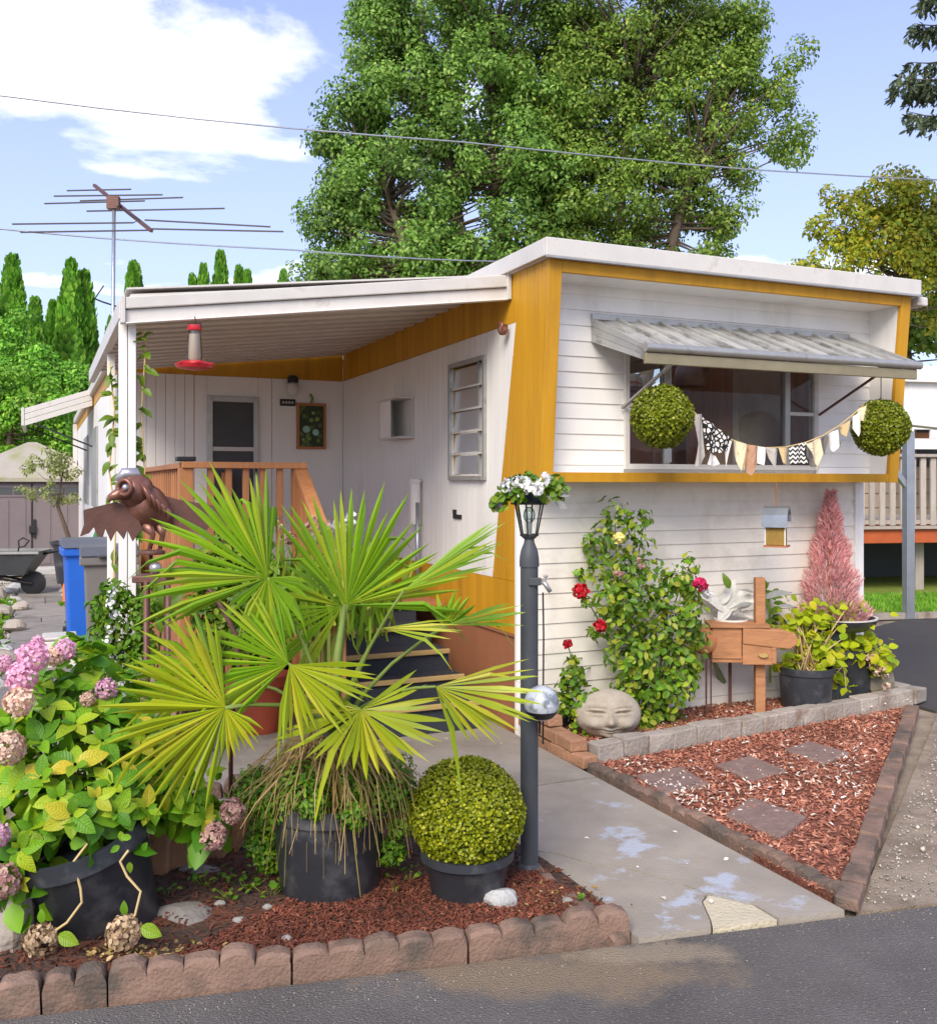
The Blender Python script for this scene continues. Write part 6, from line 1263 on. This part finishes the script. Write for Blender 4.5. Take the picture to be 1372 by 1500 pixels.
# rose bush
rb_ = thing('rose_bush', 'tall leafy rose bush with red blooms in a black pot against the wall', 'rose bush', tuple(G(900, 1062) + Vector((0, 0, .05))))
pr = G(905, 1035); pr.z = .05; pot(rb_, pr, .15, .185, .33, M['pot'])
cs, rs = [], []
def RP(px, py, dy_=0): return A(px, py, 6.22 + dy_)
for (px, py, r_) in ((900, 750, 30), (930, 765, 22), (945, 755, 14), (895, 790, 34), (930, 800, 30), (870, 800, 22), (860, 790, 10), (880, 830, 30), (915, 840, 36), (950, 830, 24), (895, 870, 32), (930, 880, 38), (965, 880, 30), (985, 850, 26), (1010, 825, 18), (1000, 850, 22), (1015, 870, 20), (905, 915, 36), (945, 930, 40), (985, 920, 36), (1010, 900, 26), (1020, 930, 22), (920, 960, 40), (960, 970, 42), (1000, 960, 34), (940, 1005, 40), (980, 1010, 34), (915, 1005, 24), (960, 1045, 32), (940, 1055, 22), (985, 1050, 20), (1000, 1000, 26), (860, 880, 8), (868, 925, 8), (850, 840, 8), (838, 965, 7), (845, 985, 9), (1020, 980, 14)):
    cs.append(RP(px, py, rng.uniform(-.14, .08))); rs.append(r_ / FPX * 6.22)
per = [int(30 + 2600 * r_ * r_ * 3.4) for r_ in rs]
Ps, Ms, Ss = [], [], []
for c_, r_, n_ in zip(cs, rs, per):
    n_ = int(n_ * (.34 if c_.z > 1.05 else .62)); r_ *= .95; d = rdir(n_); Ps.append(np.array(c_)[None] + d * r_ * rng.uniform(.2, 1.05, (n_, 1)) ** .7); nr = d + [0, -.35, .5] + .5 * rdir(n_); Ms.append(frames(np.cross(nr, rdir(n_)) + [0, 0, -.3], nr)); Ss.append(rng.uniform(.030, .066, n_))
scatter('leaves', LEAF, np.concatenate(Ms), np.concatenate(Ps), np.concatenate(Ss), L['rose'], rb_, 'stuff')
mb = MB()
for c_ in cs:
    b_ = Vector((pr.x + rng.normal() * .05, pr.y + rng.normal() * .04, .3)) if c_.x < 1.15 else G(960 + rng.normal() * 20, 1075) + Vector((0, .1, .05))
    mb.tube([b_, b_.lerp(c_, .5) + Vector((rng.normal() * .03, rng.normal() * .03, .03)), c_], [.009, .006, .003], 5)
mb.build('canes', M['stem'], rb_, smooth=True)
def rose(px, py, rp, mk, Y=6.05):
    c_ = A(px, py, Y); r_ = rp / FPX * Y; n_ = 46; i = np.arange(n_); a = i * 2.4; f = i / n_; rad = r_ * (.15 + .75 * f)
    ball_cluster('bloom', c_, r_ * .72, 70, r_ * .62, L[mk], rb_, squash=.85)
for (px, py, rp, mk) in ((850, 866, 13, 'red'), (879, 917, 11, 'red'), (831, 943, 8, 'red'), (1026, 856, 12, 'magenta'), (906, 788, 10, 'yellowfl'), (1036, 870, 8, 'whitefl')): rose(px, py, rp, mk)
for k in range(5): rose(930 + rng.normal() * 22, 825 + rng.normal() * 20, 5, 'mauvefl')
mb = MB()
for a, b in (((850, 870), (885, 900)), ((879, 920), (905, 935)), ((831, 945), (850, 1000)), ((1026, 860), (1000, 890))): mb.tube([A(*a, 6.06), A(*b, 6.12)], .004, 5)
mb.build('flower_stems', M['stem'], rb_)
gp_ = thing('bedding_plant', 'low round leaved plant in a dark pot behind the lamp post', 'plant', tuple(G(835, 1080) + Vector((0, 0, .05))))
pot(gp_, G(828, 1072) + Vector((0, 0, .03)), .09, .12, .15, M['pot'])
foliage('leaves', [A(x, y_, 5.95) for x, y_ in ((830, 1010), (845, 1030), (820, 1028), (850, 1050), (838, 990), (862, 1020), (850, 1075))], [.075] * 7, 70, .042, L['rose'], gp_, ROUND)
mb = MB(); [mb.tube([G(828, 1072) + Vector((0, 0, .15)), A(x, y_, 5.95)], .004, 5) for x, y_ in ((830, 1010), (845, 1030), (838, 990), (850, 1050))]; mb.build('stems', M['stem'], gp_)
# pots at the driveway end of the bed
limm = leaf_mesh('lime_leaf', L['lime'], 1, .85, .10, .22)
def potted(name, label, base, r0, r1, h, region, n_, sz, Yoff=0):
    t_ = thing(name, label, 'potted plant', tuple(base)); pot(t_, base, r0, r1, h, M['pot'], lip=.008); MB().lathe([(0, h * .80), (r1 * .9, h * .80), (r1 * .9, h * .82), (0, h * .84)], base, 20).build('soil', M['soil'], t_)
    mb = MB(); cs_ = []
    for k in range(n_):
        px, py, sx, sy = region[int(rng.integers(len(region)))]; c_ = A(px + rng.normal() * sx, py + rng.normal() * sy, base.y + Yoff + rng.normal() * .06); cs_.append(c_)
        d = Vector((rng.normal(), rng.normal() - .4, rng.normal() * .5 - .1)); place_leaf(limm, c_, d, (rng.normal() * .4, -.6, .7), sz * rng.uniform(.7, 1.25), t_)
    for c_ in cs_[::5]:
        b_ = base + Vector((rng.normal() * .05, rng.normal() * .04, h * .8)); mb.tube([b_, b_.lerp(c_, .6) + Vector((0, 0, .03)), c_], [.007, .005, .002], 5)
    mb.build('stems', M['drystem'], t_, smooth=True); return t_
b1_ = G(1180, 1028); b1_.z = .05; b1_ = A(1180, 1036, 6.68); b1_.z = .05
potted('potted_shrub', 'lime green shrub with bare lower stems in a wide black pot', b1_, .165, .18, .29, [(1165, 905, 16, 14), (1195, 900, 18, 12), (1175, 930, 18, 14), (1200, 940, 16, 16), (1160, 970, 9, 10), (1210, 965, 12, 10)], 290, .060)
b2_ = H(2.62, -.16, .05)
potted('trailing_plant', 'trailing bright green plant spilling from the black pot by the driveway', b2_, .14, .17, .36, [(1225, 905, 16, 12), (1250, 925, 16, 14), (1265, 950, 14, 12), (1285, 962, 10, 10), (1240, 960, 12, 12), (1228, 985, 6, 12), (1290, 975, 6, 8), (1240, 890, 12, 8), (1228, 1005, 6, 8)], 280, .070, -.1)
pkf = thing('pink_begonia', 'pale pink flowers drooping over a mossy stone at the bed corner', 'flowers', tuple(H(2.86, -.24, .05)))
rock('stone', H(2.82, -.22, .16), (.14, .10, .14), mat('mossy_stone', (140, 132, 112), .9, .2, 8, .5, 40, c2=(96, 108, 56), lo=.5, hi=.64, c2scale=6), parent=pkf, seed=77)
for (px, py) in ((1272, 965), (1280, 975), (1290, 980), (1296, 990), (1284, 985), (1298, 1005), (1276, 958)): ball_cluster('blossom', A(px, py, 6.85), .022, 22, .024, L['creamfl'], pkf)
mb = MB(); mb.tube([A(1268, 955, 6.9), A(1285, 972, 6.87), A(1298, 1004, 6.85)], .004, 5); mb.build('stem', M['stem'], pkf)
# pink conifer in a bowl on an upturned pot
pt_b = HS(1216, 900, -.12); pb_ = H(pt_b[0], -.12, 0)
pkt = thing('pink_tree', 'pink feathery cone shaped ornamental tree in a shallow bowl', 'ornamental tree', tuple(pb_ + Vector((0, 0, .05))))
zb2 = CH + (HY - 922) / FPX * pb_.y; Yp = pb_.y
MB().lathe([(0, 0), (.16, 0), (.12, zb2 - .05), (0, zb2 - .05)], pb_ + Vector((0, 0, .05)), 20).build('stand_pot', M['pot'], pkt, auto=True)
MB().lathe([(0, 0), (.19, .0), (.26, .05), (.275, .085), (.265, .088), (.245, .06), (0, .05)], pb_ + Vector((.05, 0, zb2 + .001)), 26).build('bowl', M['pot'], pkt, auto=True)
MB().lathe([(.258, .086), (.279, .086), (.279, .094), (.258, .094)], pb_ + Vector((.05, 0, zb2 + .001)), 26, closed=True).build('bowl_rim', M['fascia'], pkt)
base = pb_ + Vector((0, 0, zb2 + .06)); Hh = CH + (HY - 722) / FPX * Yp - base.z
n_ = 9500; f = rng.uniform(0, 1, n_) ** 1.35; a = rng.uniform(0, 6.283, n_); prof = .235 * (1 - f) ** 1.0 * (1 + .16 * np.sin(f * 26 + a * 2)) + .012; rr = prof * np.sqrt(rng.uniform(.25, 1.1, n_))
P = np.stack([base.x + rr * np.cos(a), base.y + rr * np.sin(a), base.z + f * Hh], 1); d = np.stack([np.cos(a) * .7, np.sin(a) * .7, np.full(n_, .9)], 1) + .4 * rdir(n_)
scatter('foliage', BLADE, frames(d, rdir(n_)), P, rng.uniform(.024, .055, n_)[:, None] * np.array([[1.6, 1, 1]]), L['pinkspray'], pkt, 'stuff')
MB().tube([base - Vector((0, 0, .03)), base + Vector((0, 0, Hh * .96))], [.014, .003], 6).build('trunk', M['wood_old'], pkt)

# ------------------------------------------------------------------ plants around the porch
tp2 = thing('terracotta_planter', 'terracotta pot of tall lily leaves in front of the deck', 'potted plant', tuple(H(-1.47, .72)))
tb_ = H(-1.47, .72, .02); pot(tp2, tb_, .13, .185, .36, M['terracotta'], lip=.015)
n_ = 520; fx = rng.uniform(0, 1, n_); bx_ = np.array([tuple(A(375 + 190 * q + rng.normal() * 12, 905 - 10 * abs(q - .4) + rng.normal() * 22, 5.75 + rng.normal() * .12)) for q in fx])
d = np.stack([rng.normal(size=n_) * .35, rng.normal(size=n_) * .3 - .1, np.ones(n_)], 1)
ll = thing('lily_clump', 'dense clump of upright lance leaves growing beside the steps', 'plant', tuple(H(-1.0, .0)))
bl = leaf_mesh('lance', L['lily'], 1, .1, .1, .25, 1, 5)
scatter('leaves', BLADE, frames(d, rdir(n_) + np.array([0, -1., 0])), bx_, rng.uniform(.20, .42, n_)[:, None] * np.array([[.7, 1, 1]]), L['lily'], ll, 'stuff')
mb = MB(); [mb.tube([Vector((q[0], q[1], .0)), Vector(q)], .006, 5) for q in bx_[:60] if -1.0 < q[0] < -.72]; mb.build('stems', M['stem'], ll)
for k in range(16): ball_cluster('faded_bloom', A(390 + rng.uniform(0, 140), 770 + rng.normal() * 14, 5.8), .03, 14, .035, L['mauvefl'] if k % 3 else L['whitefl'], ll)
cs = [A(px, py, 5.6) for px, py in ((310, 860), (330, 830), (300, 890), (350, 880), (360, 840), (320, 920), (350, 930), (380, 920), (395, 880), (300, 830), (340, 800), (370, 800), (400, 850))]
sh1 = thing('leafy_shrub', 'yellow green leafy shrub in front of the deck railing', 'shrub', tuple(H(-2.05, .45)))
foliage('leaves', cs, [.11] * len(cs), 120, .06, L['shrub'], sh1); mb = MB(); [mb.tube([H(-2.0 + rng.normal() * .08, .35, 0), (H(-2.0, .35, .4) + c_) / 2, c_], [.012, .008, .004], 5) for c_ in cs]; mb.build('stems', M['bark'], sh1)
cs = [A(px, py, 5.05) for px, py in ((150, 890), (165, 910), (150, 930), (170, 945), (140, 955), (160, 975), (175, 880), (130, 975), (185, 960), (205, 925), (210, 890), (215, 950), (165, 870), (205, 965))]
sh2 = thing('white_flowering_shrub', 'green shrub with small white blossoms at the porch post foot', 'shrub', tuple(H(-2.45, -.25)))
foliage('leaves', cs, [.075] * len(cs), 120, .042, L['parsley'], sh2); mb = MB(); [mb.tube([H(-2.45 + rng.normal() * .06, -.25, 0), c_], [.008, .003], 5) for c_ in cs]; mb.build('stems', M['stem'], sh2)
for (px, py) in ((162, 885), (168, 900), (160, 920), (155, 940), (165, 965), (170, 990), (172, 1005), (164, 868)): ball_cluster('blossom', A(px, py, 4.96), .022, 14, .022, L['whitefl'], sh2)
sh3 = thing('broad_leaf_plant', 'small plant with broad pale striped leaves below the steel bird', 'plant', tuple(H(-2.2, .2)))
for k in range(22): place_leaf(gn_m, A(238 + rng.normal() * 14, 895 + rng.normal() * 16, 5.2 + rng.normal() * .05), (rng.normal() * .5, -.2, 1), (0, -1, .3), rng.uniform(.07, .13), sh3)
MB().tube([H(-2.2, .2, 0), A(238, 900, 5.2)], .006, 5).build('stem', M['stem'], sh3)
vn = thing('climbing_vine', 'thin leafy vine climbing the white porch posts', 'vine', tuple(H(-2.28, .2)))
for pts, ys in (([(200, 1000), (206, 900), (204, 780), (212, 690), (207, 600), (214, 500), (206, 480)], 5.42), ([(170, 1000), (166, 860), (170, 760), (160, 690), (168, 600), (160, 530)], 5.5)):
    P_ = [A(x, y_, ys) for x, y_ in pts]; MB().tube(P_, .005, 5).build('vine_stem', M['drystem'], vn, smooth=True)
    for k in range(46):
        f = rng.uniform(0, len(P_) - 1.01); i = int(f); c_ = P_[i].lerp(P_[i + 1], f - i); place_leaf(gn_m, c_, (rng.normal(), -.5 + rng.normal() * .3, rng.normal() * .7), (0, -.8, .6), rng.uniform(.05, .10), vn)

# ------------------------------------------------------------------ trees
T_ = {}
T_['maple'] = leafmat('maple_leaf', [(90, 129, 50), (127, 167, 68), (76, 113, 46), (162, 192, 92), (113, 150, 61)], .38, .5, ns=.55, amp=.34)
T_['maple2'] = leafmat('maple_leaf_olive', [(103, 134, 50), (137, 167, 63), (86, 118, 46), (174, 187, 83)], .38, .5, ns=.55, amp=.34)
T_['thuja'] = leafmat('thuja_leaf', [(85, 147, 40), (132, 191, 57), (72, 126, 38), (167, 216, 79)], .3, .6, ns=1.2, amp=.32)
T_['bright'] = leafmat('bright_leaf', [(108, 168, 36), (142, 194, 54), (86, 146, 34), (172, 208, 84)], .32, .5)
T_['yellow'] = leafmat('yellow_leaf', [(132, 158, 48), (186, 180, 48), (104, 140, 46), (204, 184, 54), (118, 150, 52)], .4, .5, ns=.8, amp=.3)
T_['spruce'] = leafmat('spruce_needle', [(78, 92, 66), (98, 110, 76), (64, 78, 60)], .1, .6)
T_['olive'] = leafmat('olive_leaf', [(140, 150, 80), (160, 168, 100), (120, 136, 70)], .3, .5)
def tree(name, label, base, Y, dep, blobs, clump_px, dens, leaf, m, trunk_r, group=None, branch=True, tpl=ROUND, cat='tree', top=None, gap=0, nl=125):
    """blobs: (px, py, rx, ry) lobes of the crown; every lobe is filled with leaf clumps carried on limbs"""
    t_ = thing(name, label, cat, tuple(base), group=group); Ps, Ms, Ss, cl = [], [], [], []
    for (px, py, rx, ry) in blobs:
        c_ = A(px, py, Y); RX, RZ = rx / FPX * Y, ry / FPX * Y; cr_ = clump_px / FPX * Y; n_ = max(2, int(dens * RX * RZ / (cr_ * cr_)))
        for k in range(n_):
            d = rdir(1)[0]; q = Vector(c_) + Vector((d[0] * RX, d[1] * min(dep, max(RX, RZ)), d[2] * RZ)) * float(rng.uniform(.25, 1) ** .6); rr = cr_ * rng.uniform(.55, 1.15); cl.append((q, rr))
            ln = int(nl * (rr / cr_) ** 2 * (1 - gap)); dd = rdir(ln); P = np.array(q)[None] + dd * np.array([rr, rr, rr * .75]) * rng.uniform(.3, 1.05, (ln, 1)) ** .6
            nr = dd * .7 + [0, -.15, .55] + .5 * rdir(ln); Ps.append(P); Ms.append(frames(np.cross(nr, rdir(ln)) + [0, 0, -.35], nr)); Ss.append(rng.uniform(.65, 1.25, ln) * leaf)
    scatter('crown', tpl, np.concatenate(Ms), np.concatenate(Ps), np.concatenate(Ss), m, t_)
    tops = top or [sum((q for q, r_ in cl), Vector()) / len(cl)]
    for tp in tops:
        b_ = Vector(base); MB().tube([b_, b_.lerp(tp, .35) + Vector((.1, 0, 0)), b_.lerp(tp, .7) - Vector((.1, 0, 0)), tp], [trunk_r, trunk_r * .8, trunk_r * .55, trunk_r * .2], 9).build('trunk', M['bark'], t_, smooth=True)
    if branch:
        mb = MB()
        for q, r_ in cl[::2]:
            tp = min(tops, key=lambda v: (v - q).length); o_ = Vector(base).lerp(tp, min(1, max(.35, .30 + .75 * (q.z - base[2]) / max(.1, tp.z - base[2]) * .8)))
            if (q - o_).length > .3: mb.tube([o_, o_.lerp(q, .5) + Vector((rng.normal() * .15, rng.normal() * .15, -.1)), q], [trunk_r * .15, trunk_r * .09, trunk_r * .03], 5)
        mb.build('branches', M['bark'], t_, smooth=True, kind='stuff')
    return t_
big = [(560, 60, 60, 80), (620, 20, 110, 80), (740, 0, 110, 80), (880, 0, 110, 80), (990, 20, 90, 70), (1060, 60, 60, 60), (520, 180, 50, 60), (590, 160, 90, 90), (690, 130, 90, 90), (800, 130, 80, 70), (920, 110, 110, 90), (1030, 120, 80, 60), (540, 270, 70, 60), (640, 260, 100, 80), (740, 230, 80, 80), (520, 350, 60, 50), (600, 370, 110, 60), (700, 350, 90, 60), (480, 400, 50, 26), (640, 420, 120, 40), (900, 230, 90, 60), (1000, 210, 80, 60), (840, 310, 70, 40), (950, 320, 80, 40), (1030, 300, 60, 36), (880, 380, 100, 30), (1000, 370, 70, 26), (1120, 150, 40, 30), (1160, 110, 30, 22), (1180, 70, 22, 24), (1150, 210, 46, 26), (1180, 180, 22, 20), (1090, 250, 50, 24), (560, 5, 40, 40), (1090, 40, 30, 30), (480, 320, 40, 40), (460, 390, 36, 26), (500, 230, 30, 30), (760, 390, 80, 30), (860, 350, 60, 36), (850, 60, 70, 80), (870, 170, 80, 70), (960, 260, 90, 60), (1060, 190, 60, 60), (820, 240, 60, 60), (1020, 60, 80, 60), (900, 300, 90, 50), (1060, 330, 40, 30), (1110, 110, 40, 40), (960, 390, 90, 24), (800, 60, 70, 70), (800, 190, 60, 70), (480, 190, 22, 30), (490, 270, 30, 40), (790, 250, 70, 60), (795, 330, 70, 40), (780, 160, 60, 60), (830, 400, 80, 24), (810, 300, 50, 50)]
TB = A(760, 708, 23); TB.z = 0
tree('maple_tree', 'huge spreading maple towering behind the mobile home', TB, 23, 3.2, [b for b in big if b[0] < 800], 30, 5.6, .105, T_['maple'], .30, tpl=LEAF, nl=230, top=[A(640, 120, 23), A(720, 60, 23.5), A(560, 260, 22.8)])
TB2 = A(880, 708, 23.5); TB2.z = 0
tree('maple_tree', 'sparser maple with bare limbs showing, next to the denser maple', TB2, 23.5, 2.6, [b for b in big if b[0] >= 800], 28, 5.0, .10, T_['maple2'], .24, tpl=LEAF, nl=230, top=[A(930, 60, 23.5), A(1030, 190, 23), A(840, 180, 24)], gap=.12)
# arborvitae row
def thuja_mesh(h, r_, n_):
    f = rng.uniform(0, 1, n_) ** 1.1; a = rng.uniform(0, 6.283, n_); prof = r_ * np.clip(1 - f, 0, 1) ** .80 * (.72 + .28 * np.minimum(1, f * 6)) * (1 + .13 * np.sin(f * 30 + a * 3) + .12 * np.sin(a * 5 + f * 9)); rr = prof * rng.uniform(.72, 1.06, n_)
    P = np.stack([rr * np.cos(a), rr * np.sin(a), f * h], 1); d = np.stack([np.cos(a) * .35, np.sin(a) * .35, np.ones(n_)], 1) + .3 * rdir(n_); nr = np.stack([np.cos(a), np.sin(a), np.full(n_, .3)], 1) + .5 * rdir(n_)
    me = scatter_mesh('thuja_crown', LEAF, frames(d, nr), P, rng.uniform(.6, 1.3, n_) * .24); me.materials.append(T_['thuja']); return me
thv = []
for v_ in range(3):
    h_ = 8.5; n_ = 12000; thv.append(thuja_mesh(h_, .95, n_))
tkm = MB().tube([(0, 0, 0), (0, 0, 6.5)], [.16, .03], 7).mesh('trunk', True); tkm.materials.append(M['bark'])
for k, (px, py, Y, wsc) in enumerate(((18, 382, 29, 1.15), (52, 443, 28, .9), (78, 448, 31, .95), (104, 388, 29.5, 1.1), (124, 404, 30, 1.0), (196, 392, 31, 1.15), (282, 410, 33, .9), (298, 395, 34, .9), (323, 377, 32, 1.0), (350, 398, 33, .85), (362, 404, 34.5, .85), (415, 404, 34, .9), (-20, 420, 28, 1.1), (165, 470, 32, 1))):
    p = A(px, py, Y); z_ = p.z; p.z = 0; t_ = thing('arborvitae', 'slender columnar arborvitae in the row behind the porch', 'tree', tuple(p), k * 1.7, 'arborvitae row behind the porch'); 
    Mx = PM[t_] @ Matrix.Diagonal((wsc, wsc, z_ / 8.5, 1)); inst('crown', thv[k % 3], Mx, t_); inst('trunk', tkm, Mx, t_)
# bright shrubs by the shed
def gb_(px, Y): p = A(px, 708, Y); p.z = 0; return p
tree('garden_tree', 'bright green bushy tree behind the grey shed', gb_(20, 22), 22, 1.6, [(20, 620, 60, 50), (60, 590, 50, 40), (10, 570, 40, 40), (80, 640, 40, 36), (-30, 600, 50, 60)], 22, 3, .10, T_['bright'], .14, tpl=LEAF, nl=260)
tree('garden_tree', 'darker green bush between the arborvitae and the side awning', gb_(95, 24), 24, 1.4, [(95, 560, 40, 40), (70, 540, 40, 36), (40, 530, 40, 40), (110, 600, 36, 40), (10, 500, 40, 50)], 20, 3, .10, T_['thuja'], .13, tpl=LEAF, nl=240)
tree('garden_tree', 'slim olive green tree leaning over the shed roof', gb_(97, 15.2), 15.2, .5, [(60, 680, 30, 16), (90, 665, 28, 18), (40, 715, 22, 10), (85, 700, 24, 14), (70, 720, 20, 8), (95, 730, 14, 20), (95, 690, 20, 20)], 13, 2.0, .05, T_['olive'], .05, tpl=LEAF, gap=.3, top=[A(92, 690, 15.2)])
tree('hedge_shrub', 'broad green hedge far behind the gravel garden', gb_(-80, 30), 30, 2, [(-60, 640, 70, 60), (-130, 620, 70, 70), (40, 660, 60, 40)], 26, 3, .22, T_['bright'], .15, cat='hedge', branch=False)
# autumn tree and spruce to the right
tree('autumn_tree', 'tree with yellowing autumn leaves beyond the carport', gb_(1300, 24), 24, 2, [(1290, 300, 60, 40), (1340, 340, 60, 50), (1250, 340, 50, 36), (1220, 380, 50, 30), (1300, 350, 70, 50), (1200, 400, 50, 20), (1330, 300, 60, 40), (1300, 400, 70, 50), (1360, 420, 60, 60), (1180, 400, 30, 16), (1350, 270, 40, 30), (1400, 330, 60, 70), (1200, 330, 16, 10), (1240, 290, 30, 22)], 24, 3.4, .12, T_['yellow'], .2, tpl=LEAF, nl=170, gap=.1)
tree('garden_tree', 'green tree under the yellowing tree behind the neighbouring roof', gb_(1340, 27), 27, 2, [(1340, 470, 60, 40), (1280, 450, 60, 40), (1230, 430, 40, 26), (1390, 440, 60, 60), (1360, 520, 60, 40)], 26, 2.8, .17, T_['maple2'], .2)
tree('hedge_shrub', 'low yellow green shrubs glimpsed under the next door deck', gb_(1300, 22), 22, 1, [(1285, 790, 30, 20), (1340, 785, 40, 22), (1390, 780, 40, 24)], 16, 3, .12, T_['bright'], .06, cat='shrub', branch=False)
spc = A(1445, 708, 19); spc.z = 0
spr = thing('spruce_tree', 'dark drooping spruce rising at the edge beyond the carport', 'tree', tuple(spc))
MB().tube([spc, spc + Vector((0, 0, 17))], [.28, .03], 9).build('trunk', M['bark'], spr, smooth=True)
Pn, Dn = [], []; mb = MB()
z_ = 9.0
while z_ < 16.5:
    ln0 = 3.1 * (1 - (z_ - 3) / 15)
    for k in range(7):
        a = rng.uniform(0, 6.283); ln = ln0 * rng.uniform(.8, 1.1); o_ = Vector((math.cos(a), math.sin(a), 0)); b_ = spc + Vector((0, 0, z_ + rng.uniform(-.15, .15)))
        pts = [b_ + o_ * (ln * f) + Vector((0, 0, -.28 * ln * f + .34 * ln * f * f)) for f in (0, .25, .5, .75, 1)]; mb.tube(pts, [.04, .03, .022, .014, .006], 5)
        sd_ = Vector((-o_.y, o_.x, 0))
        for q in range(34):
            f = rng.uniform(.12, 1); c_ = b_ + o_ * (ln * f) + Vector((0, 0, -.28 * ln * f + .34 * ln * f * f)); w_ = (1 - f) * .45 * ln * .5 + .10; side = sd_ * float(rng.choice([-1, 1])) * rng.uniform(.2, 1) * w_ + o_ * .12
            tipq = c_ + side + Vector((0, 0, -rng.uniform(.10, .34)))
            for u in range(8):
                g_ = u / 7; p = c_.lerp(tipq, g_); Pn.append(tuple(p)); Dn.append(tuple((tipq - c_).normalized() * .8 + Vector(rdir(1)[0]) * .7))
    z_ += .62
mb.build('branches', M['bark'], spr, smooth=True)
Pn, Dn = np.array(Pn), np.array(Dn); scatter('needles', LEAF, frames(Dn, rdir(len(Pn)) + np.array([0, -.4, .3])), Pn, rng.uniform(.8, 1.3, len(Pn))[:, None] * np.array([[.09, .15, .12]]), T_['spruce'], spr, 'stuff')
# lawn grass beyond the driveway, weeds by the path
gq = poly_points([(5.3, 11.8), (8.6, 12.2), (8.9, 14.2), (4.6, 13.6)], 9000); n_ = len(gq)
tag(scatter('lawn_grass', BLADE, frames(np.tile([0, 0, 1.], (n_, 1)) + .5 * rdir(n_), rdir(n_)), np.column_stack([gq, np.zeros(n_)]), rng.uniform(.04, .09, n_)[:, None] * np.array([[1.6, 1, 1]]), T_['bright'], None, 'stuff'), 'short mown grass between the carport sill and the deck', 'grass')
wq = np.array([tuple(H(rng.choice([-3.2, -2.36]) + rng.normal() * .06, rng.uniform(3, 9), .0)) for _ in range(700)])
tag(scatter('path_weeds', LEAF, frames(np.tile([0, 0, 1.], (700, 1)) + .8 * rdir(700), rdir(700)), wq, rng.uniform(.05, .12, 700), L['parsley'], None, 'stuff'), 'low green weeds growing along the slate path', 'weeds')
